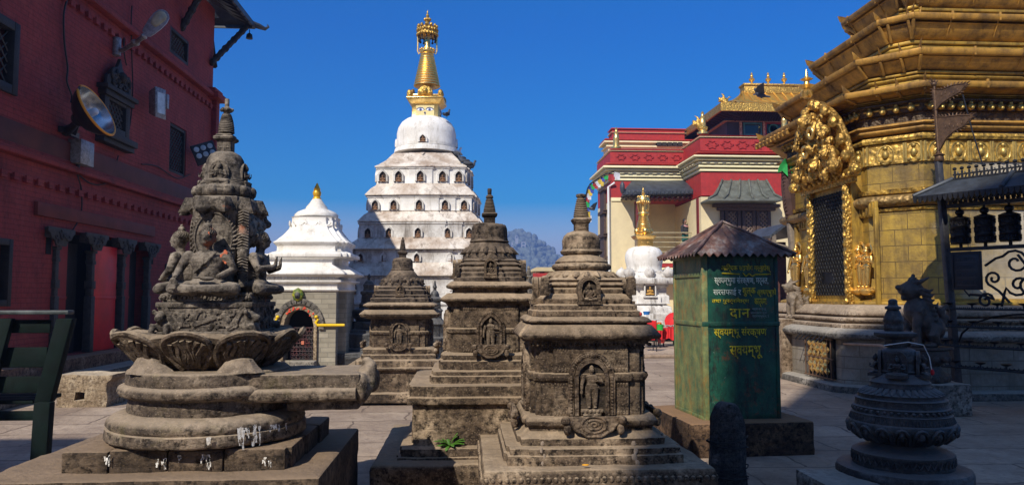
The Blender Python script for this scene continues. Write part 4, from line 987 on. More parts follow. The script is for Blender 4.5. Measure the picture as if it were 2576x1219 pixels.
# dish floodlight with orange rim
dc = atX(243, 276, XW+.62); bp = wp(165, 330, .03)
df = thing('dish_floodlight', 'round black dish floodlight with orange rim, mounted under the carved window', 'floodlight', bp)
ca, cb = lo(atX(196, 226, XW+.50), bp), lo(atX(288, 328, XW+.78), bp)
cc = (ca+cb)/2; u_ = (cb-ca).normalized(); RR = (cb-ca).length/2; nrm = V(.70, -.30, .62); nrm = (nrm-u_*nrm.dot(u_)).normalized(); v_ = u_.cross(nrm)
def dish(k, dd): return [[cc+nrm*(d*RR+dd)+u_*(r*RR*k)*math.cos(a*.19635)+v_*(r*RR*k)*math.sin(a*.19635) for a in range(32)] for r, d in ((1, 0), (.95, -.18), (.82, -.38), (.55, -.62), (.22, -.74), (.02, -.76))]
mb = MB(); mb.loft(dish(1, 0), cap=False); mb.build('shade', LAMPB, df, smooth=60)
mb = MB(); mb.loft(dish(.96, .014), cap=False); mb.build('reflector', BOWL, df, smooth=60)
mb = MB(); mb.tube([cc+u_*RR*math.cos(a*.19635)+v_*RR*math.sin(a*.19635) for a in range(-14, 17)], .020, 7); mb.build('rim', ORANGE, df, smooth=60)
mb = MB(); mb.tube([cc+nrm*.0+u_*RR*math.cos(a*.19635)+v_*RR*math.sin(a*.19635) for a in range(16, 19)], .012, 6); bk = cc-nrm*RR*.7; mb.tube([V(0, .0, 0), bk.lerp(V(0, 0, 0), .5)+V(0, 0, -.03), bk], [.09, .06, .05], 8); mb.tube([V(0, .25, .02), bk], [.05, .04], 6); mb.ball(bk, .12, 10, 8); mb.box((0, .1, 0), (.06, .55, .09)); mb.build('bracket', LAMPB, df, smooth=50)
mb = MB(); mb.tube([cc-nrm*RR*.45, cc-nrm*RR*.1], [.05, .06], 10); mb.ball(cc-nrm*RR*.08, (.06, .06, .06), 10, 8); mb.build('bulb', simple('frosted_bulb', (.7, .72, .75), .3, bump=0), df, smooth=60)
# rectangular floodlight
bp = wp(392, 258, .03); fl = thing('square_floodlight', 'grey rectangular floodlight with white lens between the two lattice windows', 'floodlight', bp)
tl, bl_, tr = lo(atX(392, 219, XW+.33), bp), lo(atX(392, 292, XW+.33), bp), lo(atX(417, 230, XW+.42), bp)
vz = (tl-bl_); uy = (tr-tl); 
if uy.y < .1: uy = V(.1, .34, 0)
uy = V(uy.x, uy.y, 0); cN = uy.cross(vz).normalized(); cN = cN if cN.x > 0 else -cN
def fr4(s, o_): return [bl_-uy*s-vz*s+cN*o_, bl_+uy*(1+s)-vz*s+cN*o_, bl_+uy*(1+s)+vz*(1+s)+cN*o_, bl_-uy*s+vz*(1+s)+cN*o_]
mb = MB(); mb.loft([fr4(-.12, -.2), fr4(.0, -.05), fr4(.03, 0)]); mb.box((.1, .1, .05), (.22, .12, .30)); mb.build('housing', LAMPG, fl, bevel=.01)
mb = MB(); mb.loft([fr4(-.14, .0), fr4(-.14, .008)]); mb.build('lens', simple('white_lens', (.62, .70, .74), .15, bump=0), fl)
# junction box
bp = wp(186, 385, .0); jb = thing('junction_box', 'grey metal junction box with cables below the dish floodlight', 'junction box', bp)
mb = MB(); hh_ = wp(186, 352).z-wp(186, 412).z; mb.box((.10, 0, 0), (.2, .42, hh_)); mb.box((.21, 0, 0), (.02, .44, hh_*1.03)); mb.build('box', LAMPG, jb, bevel=.012)
mb = MB(); mb.tube([V(.1, -.05, -hh_/2), V(.1, -.05, -hh_/2-.12)], .03, 8); mb.build('gland', LAMPB, jb)
# six-lamp floodlight at the far corner
bp = wp(500, 385, .0); sf = thing('led_floodlight', 'black floodlight with six round lamps near the corner of the red wall', 'floodlight', bp)
ctr = lo(atX(516, 385, XW+.45), bp); ux_ = V(.80, .45, .38).normalized(); vz_ = V(-.30, -.1, .95).normalized(); vz_ = (vz_-ux_*ux_.dot(vz_)).normalized(); cN = vz_.cross(ux_).normalized(); cN = cN if cN.y < 0 else -cN
def fr5(a, b, o_): return [ctr+ux_*a*s+vz_*b*t+cN*o_ for s, t in ((-1, -1), (1, -1), (1, 1), (-1, 1))]
mb = MB(); mb.loft([fr5(.20, .20, -.12), fr5(.26, .24, -.03), fr5(.26, .24, .02)]); mb.tube([V(0, 0, .02), ctr-cN*.1], .05, 7); mb.build('housing', LAMPB, sf, bevel=.008)
for i in range(3):
    for j in range(2):
        mb = MB(); p = ctr+ux_*(i-1)*.155+vz_*(j*.155-.03)+cN*.022; mb.loft([[p+ux_*r*math.cos(a*.5236)+vz_*r*math.sin(a*.5236)+cN*d for a in range(12)] for r, d in ((.062, 0), (.062, .012), (.05, .016))]); mb.build('lamp', bpy.data.materials['clear_lens'] if 0 else GLASS, sf, smooth=40)
# cables on the wall
def cable(pts, label, r=.012):
    p = [wp(a, b, .04) for a, b in pts]; q = []
    for i in range(len(p)-1):
        p0, p1, p2, p3 = p[max(i-1, 0)], p[i], p[i+1], p[min(i+2, len(p)-1)]
        for k in range(5):
            t = k/5; q.append(.5*((2*p1)+(p2-p0)*t+(2*p0-5*p1+4*p2-p3)*t*t+(3*p1-p0-3*p2+p3)*t**3))
    q.append(p[-1]); o = p[0]; mb = MB(); mb.tube([a-o for a in q], r, 5); ob = mb.build('cable', CABLE, smooth=60); ob.location = o; tag(ob, label, 'cable', None)
cable([(168, 0), (160, 40), (162, 110), (170, 170), (168, 205), (180, 240), (178, 258)], 'black cable hanging down the red wall left of the street lamp', .016)
cable([(332, 15), (330, 60), (332, 150), (334, 220), (330, 290), (321, 350)], 'long thin black cable running down right of the carved window')
cable([(190, 415), (200, 440), (230, 462), (262, 462), (282, 440), (298, 392)], 'black cable looping to the right below the junction box')
cable([(188, 412), (198, 450), (205, 480), (203, 540), (175, 590), (148, 620)], 'black cable dropping from the junction box to the door columns')
cable([(203, 360), (208, 385), (214, 400), (200, 412)], 'short curled wire on the right side of the junction box', .008)
cable([(356, 413), (395, 418), (425, 438), (450, 449), (478, 438)], 'sagging black cable below the small lattice window')
cable([(312, 95), (312, 130), (318, 165)], 'short black wire hanging under the street lamp arm')
# ---------------------------------------------------------------- bench and pale block in front of the red building
bx1, bx0 = at(178, 790, 6.0), at(-260, 790, 6.0)
bn = thing('park_bench', 'dark green slatted bench seen from behind at the left edge', 'bench', (bx1.x, 6.0, 0))
bz = at(175, 792, 6.0).z
def sl2(px0, py0, px1, py1, Y, t=.035): a, b = at(px0, py0, Y), at(px1, py1, Y); return a, b
def bl(p): return Vector(p)-V(bx1.x, 6.0, 0)
mb = MB()
for (a, b) in (((168, 800), (112, 1010)), ((112, 1010), (100, 1185))):
    p, q = bl(at(a[0], a[1], 6.0)), bl(at(b[0], b[1], 6.05)); d = .06
    mb.loft([[q+V(-d, -.04, 0), q+V(d, -.04, 0), q+V(d, .04, 0), q+V(-d, .04, 0)], [p+V(-d, -.04, 0), p+V(d, -.04, 0), p+V(d, .04, 0), p+V(-d, .04, 0)]])
mb.build('end_frame', BENCHM, bn, bevel=.008)
mb = MB(); p, q = bl(at(18, 800, 6.0)), bl(at(-40, 1010, 6.0)); d = .05; mb.loft([[q+V(-d, -.03, 0), q+V(d, -.03, 0), q+V(d, .03, 0), q+V(-d, .03, 0)], [p+V(-d, -.03, 0), p+V(d, -.03, 0), p+V(d, .03, 0), p+V(-d, .03, 0)]]); mb.build('back_brace', BENCHM, bn, bevel=.008)
mb = MB(); p, q = bl(at(-300, 784, 6.0)), bl(at(180, 790, 6.0)); mb.span(p+V(0, -.05, -.02), V(q.x, .05, p.z+.012)); mb.build('top_rail', BENCHT, bn, bevel=.01)
for (ya, yb_, xr) in ((803, 838, 130), (872, 925, 122), (945, 990, 112)):
    mb = MB(); a, b = bl(at(-300, yb_, 6.05)), bl(at(xr, ya, 6.05)); mb.span(V(a.x, .03, a.z), V(b.x, .055, b.z)); mb.build('back_slat', BENCHM, bn, bevel=.006)
for k in range(3):
    mb = MB(); a, b = bl(at(-300, 1052, 6.0)), bl(at(112, 1012, 6.0)); z = (a.z+b.z)/2+.05; mb.span(V(a.x, .10+.15*k, z-.02), V(b.x-.14, .22+.15*k, z+.012)); mb.build('seat_slat', BENCHM, bn, bevel=.006)
mb = MB(); a, b = bl(at(-300, 1062, 6.0)), bl(at(105, 1028, 6.0)); mb.span(V(a.x, .06, (a.z+b.z)/2-.05), V(b.x, .1, (a.z+b.z)/2+.02)); mb.build('seat_frame', BENCHM, bn, bevel=.006)
# pale block with a square hole
Yb = 9.85; p0, p1 = at(140, 1015, Yb), at(268, 1018, Yb); zt = at(200, 944, Yb).z; w_ = p1.x-p0.x; cx_ = (p0.x+p1.x)/2
pb = MB(); hx0, hx1 = at(187, 1000, Yb).x-cx_, at(214, 1000, Yb).x-cx_; hz0, hz1 = at(200, 1006, Yb).z, at(200, 986, Yb).z
xs = [-w_/2, hx0, hx1, w_/2]; zz = [0, hz0, hz1, zt]
for i in range(3):
    for j in range(3):
        if i == 1 and j == 1: continue
        k = 1 if xs[i+1] == w_/2 else 0
        pb.span((xs[i]-.0, 0, zz[j]), (xs[i+1], .55, zz[j+1]))
bm_ = pb; o = bm_.build('stone_block', STP, amp=0); o.location = (cx_, Yb, 0)
bm = bmesh.new(); bm.from_mesh(o.data); bmesh.ops.remove_doubles(bm, verts=bm.verts, dist=.001)
fc = {}
for f in list(bm.faces):
    k = tuple(round(q, 3) for q in f.calc_center_median()); fc.setdefault(k, []).append(f)
bmesh.ops.delete(bm, geom=[f for v in fc.values() if len(v) > 1 for f in v], context='FACES_ONLY')
bmesh.ops.subdivide_edges(bm, edges=bm.edges, cuts=4, use_grid_fill=True)
for v in bm.verts:
    n = noise.noise(v.co*6)*.02; v.co += V(n, n, n*.8 if v.co.z > .02 else 0)
    if v.co.z > zt-.05: v.co.x += .05*(v.co.x/w_)*2
bmesh.ops.recalc_face_normals(bm, faces=bm.faces); bm.to_mesh(o.data); bm.free()
tag(o, 'pale stone block with a square hole, on the ground behind the bench', 'stone block')
# ---------------------------------------------------------------- small white shrine with a stone front
YS = 14.0; pc = at(752, 740, YS); SW = (at(846, 740, YS).x-at(658, 740, YS).x)/2
sx0 = at(752, 740, YS).x; hf = at(846, 740, YS).x-sx0; SD = 1.25
sh = thing('white_shrine', 'small white shrine with an arched grille door in a stone block front', 'shrine', (sx0, YS, 0))
def sz(py, Y=YS): return at(752, py, Y).z
zcor, zw = sz(700), sz(733)
g = G('stone_blocks'); b = g.n('ShaderNodeTexBrick'); b.inputs['Scale'].default_value = 1; b.inputs['Brick Width'].default_value = .27; b.inputs['Row Height'].default_value = .088; b.inputs['Mortar Size'].default_value = .005
b.inputs['Color1'].default_value = (.25, .22, .165, 1); b.inputs['Color2'].default_value = (.38, .34, .26, 1); b.inputs['Mortar'].default_value = (.22, .20, .16, 1)
sx = g.n('ShaderNodeSeparateXYZ'); g.l(g.co, sx.inputs[0]); cb = g.n('ShaderNodeCombineXYZ'); g.l(g.math('ADD', sx.outputs[0], sx.outputs[1]), cb.inputs[0]); g.l(sx.outputs[2], cb.inputs[1]); g.l(cb.outputs[0], b.inputs['Vector'])
BLK = g.out(g.mix(g.ramp(g.noise(5, 6, .7), [(.4, 0.0), (.7, .5)]), b.outputs['Color'], (.15, .135, .10)), .85, 0, g.bump(b.outputs['Fac'], .7, -.01))
# wall with an arched opening
dw, dh, dz = hf*.84*.5, sz(778)-sz(905), sz(905)
aw = at(792, 850, YS).x-sx0; aw = (at(790, 850, YS).x-at(714, 850, YS).x)/2; dxc = (at(790, 850, YS).x+at(714, 850, YS).x)/2-sx0
ar = arch(aw*2, dh, 12); 
mb = MB(); inner = [(dxc+u, dz+v) for u, v in ar]; n = len(inner)
outer = []
for u, v in inner:
    a = math.atan2(v-(dz+dh*.4), u-dxc); outer.append((u, v))
pts = [(-hf, dz-.3), (-hf, zw)]
fr = MB()
# strips: left, right, and top built from quads to the arch
L = [(dxc-aw, dz)]; 
vs = []; fs = []
for i in range(n-1):
    (u0, v0), (u1, v1) = inner[i], inner[i+1]
    if u1 > u0: fr.add([(u0, 0, v0), (u1, 0, v1), (u1, 0, zw), (u0, 0, zw)], [(0, 1, 2, 3)])
    fr.add([(u0, 0, v0), (u1, 0, v1), (u1, .35, v1), (u0, .35, v0)], [(0, 1, 2, 3)])
fr.add([(-hf, 0, 0), (inner[0][0], 0, 0), (inner[0][0], 0, zw), (-hf, 0, zw)], [(0, 1, 2, 3)]); fr.add([(inner[-1][0], 0, 0), (hf, 0, 0), (hf, 0, zw), (inner[-1][0], 0, zw)], [(0, 1, 2, 3)])
fr.add([(inner[0][0], 0, 0), (inner[-1][0], 0, 0), (inner[-1][0], 0, dz), (inner[0][0], 0, dz)], [(0, 1, 2, 3)])
hr2 = at(872, 740, YS+.3).x-sx0
for s_ in (-1, 1):
    fr.add([(s_*hf, 0, 0), (s_*hf, 0, zw), (s_*hf, .3, zw), (s_*hf, .3, 0)], [(0, 1, 2, 3)]); fr.add([(s_*hf, .3, 0), (s_*hf, .3, zw), (s_*hr2, .3, zw), (s_*hr2, .3, 0)], [(0, 1, 2, 3)]); fr.add([(s_*hr2, .3, 0), (s_*hr2, .3, zw), (s_*hr2, SD, zw), (s_*hr2, SD, 0)], [(0, 1, 2, 3)])
fr.build('wall', BLK, sh)
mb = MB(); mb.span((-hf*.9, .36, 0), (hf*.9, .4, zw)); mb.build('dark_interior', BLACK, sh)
mb = MB(); arch_band(mb, (dxc, -.004, dz), XV, V(0, -1, 0), aw*2-.0, dh, .055, .05); mb.build('door_arch', STP, sh)
mb = MB(); 
for i in range(15):
    a = math.pi*i/14; c_ = (dxc+(aw+.13)*math.cos(a), -.02, dz+dh-aw*1.1+(aw*1.1+.15)*math.sin(a)); mb.box(c_, (.115, .07, .10), rot=Matrix.Rotation(-(a-math.pi/2), 3, 'Y'))
mb.build('arch_stones', STG, sh, bevel=.006)
# iron grille with scrolls
mb = MB(); x0g, x1g = dxc-aw*.45, dxc+aw
x0g = at(727, 850, YS).x-sx0
for k in range(9): x = x0g+(x1g-x0g)*k/8; mb.tube([(x, .14, dz), (x, .14, dz+dh*(.62 if k < 8 else .55))], .008, 4)
for k in range(9): z = dz+dh*.62*k/8; mb.tube([(x0g, .13, z+.01), (x1g, .13, z+.01)], .009, 4)
for k in range(6):
    for j in range(4):
        c_ = V(x0g+(x1g-x0g)*(k+.5)/6, .12, dz+dh*.62*(j+.5)/4.2); mb.tube([c_+V(.045*math.cos(t*.9)*(1-t*.1), 0, .06*math.sin(t*.9)*(1-t*.1)) for t in range(8)], .006, 4)
mb.build('grille_door', simple('grille_iron', (.10, .085, .085), .5, .3, var=.5, sc=9, bump=0, dirt=(.20, .03, .03)), sh)
mb = MB(); mb.span((x1g-.0-.25, .1, dz+dh*.30), (x1g-.20, .125, dz+dh*.37)); mb.build('padlock', simple('orange_padlock', (.6, .18, .1), .5, bump=0), sh)
rr = random.Random(2); mb = MB()
for i in range(7):
    a = math.pi*(.22+.56*i/6); c_ = V(dxc+(aw+.03)*math.cos(a), -.062, dz+dh-aw*1.1+(aw*1.1+.03)*math.sin(a))
    for k in range(3): mb.ball(c_+V((rr.random()-.5)*.07, 0, (rr.random()-.5)*.05), (.022, .008, .02), 6, 4)
mb.ball((dxc, -.03, dz+dh+.16), (.03, .012, .03)); mb.build('vermilion_marks', simple('vermilion', (.7, .06, .02), .7, bump=0), sh, fuse=.008)
# green mask over the door
mz = sz(741); mx = at(751, 741, YS).x-sx0; mb = MB(); mb.ball((mx, -.05, mz), (.10, .06, .12)); 
for k in range(8): a = k*.785; mb.ball((mx+.085*math.cos(a), -.05, mz+.10*math.sin(a)), (.024, .03, .03), 7, 5)
mk = mb.build('guardian_mask', simple('mask_green', (.05, .12, .02), .6, var=.6, sc=20, dirt=(.5, .42, .02)), sh, fuse=.01)
mb = MB(); mb.ball((mx, -.09, mz-.01), (.055, .03, .07)); mb.ball((mx, -.125, mz-.02), (.014, .014, .02)); mb.build('mask_face', STD, mk, smooth=60)
# yellow gutter pipes with serpent heads
for s_, pa, pb in ((1, 797, 868), (-1, 700, 660)):
    xa, xb, z = at(pa, 817, YS).x-sx0, at(pb, 817, YS).x-sx0, sz(817); mb = MB()
    mb.tube([(xb, -.05, z), (xa+.02*s_, -.05, z), (xa-.01*s_, -.05, z+.05), (xa+.03*s_, -.05, z+.10), (xa-.01*s_, -.05, z+.16)], [.026, .027, .027, .024, .016], 10); mb.ball((xa-.0*s_, -.06, z+.15), (.035, .04, .03)); mb.build('yellow_pipe', YELP, sh, smooth=50)
# white cornice and roof
plan = [(hf, 0), (hf, 0)]
def crn(outs, mat, nm, **k):
    mb = MB()
    prof = [(d, z) for d, z in outs]
    out = [(-hf, 0), (hf, 0), (hf, .3), (hr2, .3), (hr2, SD), (-hr2, SD), (-hr2, .3), (-hf, .3)]
    sg = [(-1, -1), (1, -1), (1, -1), (1, -1), (1, 1), (-1, 1), (-1, -1), (-1, -1)]
    mb.loft([[V(x+d*a, y+d*b, z) for (x, y), (a, b) in zip(out, sg)] for d, z in prof]); return mb.build(nm, mat, sh, **k)
crn([(.02, zw), (.05, sz(728)), (.02, sz(726)), (.02, sz(712)), (.09, sz(710)), (.10, sz(705)), (.03, sz(703)), (.03, sz(697)), (.13, sz(694)), (.17, sz(690)), (.17, sz(687))], WHITE, 'cornice', bevel=.006)
mb = MB()
for k in range(22): x = -hf+.04+k*(2*hf-.08)/21; mb.span((x-.022, -.09, sz(701)), (x+.022, -.02, sz(696)))
mb.build('dentils', WHITE, sh)
crn([(.17, sz(687)), (.10, sz(680)), (-.05, sz(668)), (-.10, sz(664)), (-.10, sz(650)), (-.02, sz(647)), (-.02, sz(638)), (-.12, sz(636)), (-.14, sz(632))], WHITE, 'roof', bevel=.008)
axs = Ax(793, YS+.75); OS = V(axs.X-sx0, .75, 0)
mb = MB(); pr = axs.S([(104, 645), (104, 636), (100, 634), (86, 630), (86, 618), (92, 612), (95, 607), (88, 603), (74, 590), (62, 575), (56, 560), (55, 546), (58, 543)])
r0 = axs.sqr(55); mb.tiers(OS, redent(r0, (r0*.62, r0*.86)), [(r-r0, z) for r, z in pr]); mb.build('spire_base', WHITE, sh, bevel=.01, smooth=30)
mb = MB(); 
for m in range(4):
    rt = Matrix.Rotation(m*math.pi/2, 3, 'Z')
    for u in (-.3, 0, .3): 
        mb.tube([OS+rt@V(u*r0*2+.10*math.cos(t), -r0*(1.03), axs.zs(r0, 558)+.07*math.sin(t)) for t in (3.14, 3.7, 4.4, 4.71, 5.0, 5.6, 6.28)], .018, 6); mb.ball(OS+rt@V(u*r0*2+.13, -r0*1.03, axs.zs(r0, 562)), (.02, .02, .06), 6, 5)
mb.build('garland', WHITE, sh, smooth=50)
mb = MB(); mb.lathe(OS, axs.Rd([(55, 546), (56, 541), (48, 534), (36, 529), (28, 526), (27, 521), (19, 512), (13, 503), (10, 500)]), 32); mb.build('dome', WHITE, sh, smooth=60)
mb = MB(); mb.lathe(OS, axs.Rd([(11, 502), (11, 498), (8, 495), (10, 491), (11, 484), (8, 479), (9, 477), (8, 473), (6, 472), (6, 469), (4, 467), (3, 463), (.5, 460)]), 20); mb.build('gilt_finial', simple('yellow_gilt', (.75, .42, .03), .35, .3, var=.2), sh, smooth=45)
mb = MB(); mb.span((at(728, 920, YS-.25).x-sx0, -.3, 0), (at(792, 920, YS-.25).x-sx0, .0, dz)); mb.build('threshold', STG, sh, bevel=.02, amp=.01, sub=.1)

# ---------------------------------------------------------------- big tiered white stupa
axw = Ax(1070, 23.5); base_c = axw.c
stp = thing('tiered_white_stupa', 'tall white tiered stupa with rows of niches, white dome and gilt spire', 'stupa', base_c, R(-4))
def tier_face(y0, y1): return
TI = [  # wall: half width px, top py, bottom py ; roof below it: top py, bottom py, half width at its eave
    (114, 420, 462, 462, 486, 140, 440),
    (133, 492, 530, 530, 553, 155, 512),
    (151, 559, 597, 597, 622, 179, 582),
    (169, 628, 660, 660, 689, 199, 645),
    (188, 695, 748, 748, 748, 0, 720)]
def plan5(r): return redent(r, (r*.30, r*.965), (r*.62, r*.93))
def tiers_wh(nm, pr, mat, **k):
    r0 = pr[0][0]; mb = MB(); mb.tiers((0, 0, 0), plan5(1.5), [(r*1.06-1.5, z) for r, z in pr]); return mb.build(nm, mat, stp, **k)
prof0 = axw.S([(140, 486), (118, 466), (112, 462)])
XS_ = []
roof_eaves = [(118, 418, 76, 384)]
for i, (hw, yt, yb_, ra, rb2, re, ny) in enumerate(TI):
    tiers_wh('wall', axw.S([(hw+1, yb_), (hw, yb_-2), (hw, yt+5), (hw+3, yt+4), (hw+3, yt)]), WHITE2 if i > 1 else WHITE, bevel=.02)
    up = TI[i-1] if i else None
    if i == 0: rf = axw.S([(hw+5, yt), (hw+5, yt-3), (hw-2, yt-6), (hw-20, yt-18), (hw-30, yt-30), (hw-36, 384)])
    else: rf = axw.S([(up[5], yt-1), (up[5], yt-4), (up[5]-3, yt-7), (up[5]-13, yt-19), (up[5]-23, yt-26), (up[0]-2, up[2]-3)])
    tiers_wh('roof', rf, WROOF, bevel=.015)
# base of the stupa
tiers_wh('base', axw.S([(206, 900), (206, 868), (200, 862), (194, 826), (197, 822), (197, 814), (190, 812), (188, 770), (193, 766), (193, 758), (188, 755), (188, 744)]), WHITE2, bevel=.03)
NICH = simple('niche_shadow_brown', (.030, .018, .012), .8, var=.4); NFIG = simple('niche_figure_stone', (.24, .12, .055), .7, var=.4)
nmeshes = None
for i, (hw, yt, yb_, ra, rb2, re, ny) in enumerate(TI):
    r = axw.sqr(hw)*1.06; zc_ = axw.zs(r, ny); h = (axw.zs(r, yt)-axw.zs(r, yb_))*.62
    for m in range(4):
        if m in (2,): continue
        rt = Matrix.Rotation(m*math.pi/2, 3, 'Z')
        for u, dd in ((-.80, .07), (-.46, .035), (0, 0), (.46, .035), (.80, .07)):
            o = rt@V(u*r, -r+dd*1.5+.0, 0)+ZV*(zc_-h*.6); ux = rt@XV; nr = rt@V(0, -1, 0); w_ = h*.66
            if nmeshes is None or nmeshes[0] != i or nmeshes[1] != m:
                f = MB(); arch_band(f, -nr*.03, ux, nr, w_, h, .05, .09, 1.15, .75); b_ = MB(); arch_plate(b_, -nr*.03, ux, nr, w_+.04, h+.02, .035, 1.15, .75)
                sb, hr = seated(h*.62, rt@Matrix.Diagonal((1, .5, 1)), arm=1); g_ = MB(); xf(sb, g_, Matrix.Identity(3), nr*.04); xf(hr, g_, Matrix.Identity(3), nr*.04)
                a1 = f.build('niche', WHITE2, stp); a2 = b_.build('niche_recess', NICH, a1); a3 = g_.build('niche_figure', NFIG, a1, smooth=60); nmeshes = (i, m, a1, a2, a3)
                a1.location = o
            else:
                c1 = nmeshes[2].copy(); C.objects.link(c1); c1.location = o; 
                for q in nmeshes[3:]: c2 = q.copy(); C.objects.link(c2); c2.parent = c1
# dome, eyes, spire: their axis
axd = axw; OD = V(0, 0, 0)
k_ = lambda pts: axd.Rd(pts)
mb = MB(); mb.lathe(OD, k_([(82, 388), (81, 382), (80, 378), (77, 377), (78, 374), (75, 373), (76, 369), (75, 366), (75.5, 340), (72, 325), (64, 312), (52, 303), (38, 298), (20, 296)]), 56); mb.build('dome', WHITE, stp, smooth=50)
for m in range(4):
    rt = Matrix.Rotation(m*math.pi/2, 3, 'Z'); r = axd.rnd(75); ux = rt@XV; nr = rt@V(0, -1, 0); z = axd.zs(r, 357); h = axd.zs(r, 337)-z; o = nr*(r-.05)+ZV*z
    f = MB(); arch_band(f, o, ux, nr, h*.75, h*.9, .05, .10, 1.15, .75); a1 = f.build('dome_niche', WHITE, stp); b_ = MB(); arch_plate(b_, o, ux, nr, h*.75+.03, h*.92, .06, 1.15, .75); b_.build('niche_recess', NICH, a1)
    sb, hr = seated(h*.75, rt@Matrix.Diagonal((1, .5, 1)), arm=1); g_ = MB(); xf(sb, g_, Matrix.Identity(3), o+nr*.08); xf(hr, g_, Matrix.Identity(3), o+nr*.08); g_.build('niche_figure', NFIG, a1, smooth=60)
pr = axd.S([(36, 298), (36, 294), (34, 293), (34, 261), (38, 258), (47, 247), (48, 243), (45, 241), (37, 239), (37, 236)]); mb = MB(); mb.tiers(OD, sq(pr[0][0]), [(r-pr[0][0], z) for r, z in pr]); mb.build('gilt_box', GOLD, stp, bevel=.015)
FACE = simple('pale_gold_face', (.80, .66, .30), .5, var=.15, sc=3)
for m in range(4):
    rt = Matrix.Rotation(m*math.pi/2, 3, 'Z'); r = axd.sqr(34); ux = rt@XV; nr = rt@V(0, -1, 0); z = axd.zs(r, 277); o = nr*(r+.004)+ZV*z; kk = axd.D/(FPX)*.95
    fm = MB(); fm.plate([(-24*kk, -16*kk), (24*kk, -16*kk), (24*kk, 12*kk), (-24*kk, 12*kk)], o, ux, ZV, .012 if ux.cross(ZV).dot(nr) > 0 else -.012); fo = fm.build('painted_face', FACE, stp)
    for s_ in (-1, 1):
        for nm, mt, sc_, d in (('eye', EYEW, 1, .016), ('iris', EYEB, 0, .020)):
            e = MB(); ce = o+nr*d+ux*s_*12*kk+ZV*1*kk
            if sc_: pts = [(-10*kk, 0), (-5*kk, 3.2*kk), (0, 4*kk), (5*kk, 3.2*kk), (10*kk, 0), (5*kk, -2.6*kk), (0, -3.4*kk), (-5*kk, -2.6*kk)]
            else: pts = [(3.4*kk*math.cos(t*.524), 3.2*kk*math.sin(t*.524)) for t in range(12)]
            e.loft([[ce+ux*u+ZV*v for u, v in pts], [ce+nr*.004+ux*u+ZV*v for u, v in pts]]); e.build(nm, mt, fo)
        e = MB(); e.tube([o+nr*.02+ux*s_*u*kk+ZV*v*kk for u, v in ((2, 1), (6, 5.5), (12, 7), (18, 5), (23, 2))], .9*kk, 5); e.build('eyebrow', EYEB, fo)
    e = MB(); e.tube([o+nr*.02+ux*u*kk+ZV*v*kk for u, v in ((0, -15), (0, -10), (1.5, -7), (0, -5), (-2.5, -7), (-1, -9))], .9*kk, 5); e.build('nose_curl', EYEB, fo)
mb = MB()
for m in range(4):
    rt = Matrix.Rotation(m*math.pi/2, 3, 'Z'); r = axd.sqr(36); ux = rt@XV; nr = (rt@V(0, -1, 0)+ZV*.15).normalized(); vv = (ZV+rt@V(0, -1, 0)*-.15)
    z = axd.zs(r, 240); o = rt@V(0, -r*.98, z); q = axd.D/FPX
    mb.plate([(-20*q, 0), (20*q, 0), (19*q, 12*q), (13*q, 20*q), (0, 25*q), (-13*q, 20*q), (-19*q, 12*q)], o, ux, vv, .08); 
    mb.ball(o+vv*11*q-nr*.0+rt@V(0, -.05, 0), (7*q, .12, 8*q)); 
    for s_ in (-1, 1): mb.ball(o+vv*9*q+ux*s_*12*q+rt@V(0, -.04, 0), (4*q, .08, 5*q), 8, 6); mb.ball(rt@V(s_*r*1.1, -r*1.1, z+.03), (.10, .10, .16), 7, 5)
    for t in range(9): a = math.pi*t/8; mb.ball(o+vv*(10*q+12*q*math.sin(a))+ux*15*q*math.cos(a)+rt@V(0, -.05, 0), .05, 6, 5)
mb.build('gilt_shields', GOLDE, stp, fuse=.028)
mb = MB(); pr = []
for i in range(13):
    t = i/13; hw = 34*(1-t)+16*t-2.5*math.sin(t*3.14)*0; ya = 219-83*t; yb_ = 219-83*(t+.82/13); pr += [(axd.rnd(hw*.93), axd.zs(0, ya)), (axd.rnd(hw), axd.zs(0, ya-1.4)), (axd.rnd(hw), axd.zs(0, yb_+.8)), (axd.rnd(hw*.92), axd.zs(0, yb_)), (axd.rnd(hw*.84), axd.zs(0, yb_-.3))]
mb.lathe(OD, sorted_prof(pr), 32); mb.build('gilt_rings', GOLD, stp, smooth=40)
mb = MB(); mb.lathe(OD, k_([(14, 137), (18, 134), (19, 128), (17, 124), (9, 122), (8, 118), (7, 100), (8, 92), (6, 90)]), 20)
beads_rd(mb, OD, axd.rnd(18.5), axd.zs(0, 126), 14, .035); mb.build('gilt_neck', GOLD, stp, smooth=45)
mb = MB(); mb.lathe(OD, k_([(23, 92), (25.5, 90), (25, 80), (24, 74), (19, 68), (10, 65), (5, 62), (4, 58), (6, 54), (7, 50), (5, 47), (3, 45), (4, 42), (4, 38), (2, 36), (1.5, 30), (.4, 26)]), 24)
for r_, z_, n_, s_ in ((24, 68, 12, .05), (25, 78, 20, .05), (25.5, 89, 22, .045), (7, 50, 8, .04)): beads_rd(mb, OD, axd.rnd(r_), axd.zs(0, z_), n_, s_, 1.2)
mb.build('gilt_crown', GOLDE, stp, smooth=50)
mb = MB()
for k in range(12): a = k*.5236; p = V(axd.rnd(23)*math.cos(a), axd.rnd(23)*math.sin(a), 0); mb.tube([p+ZV*axd.zs(0, 92), p*.97+ZV*axd.zs(0, 101)], [.03, .012], 5); mb.ball(p*.97+ZV*axd.zs(0, 103), .04, 6, 5)
mb.build('tassels', DWOOD, stp)
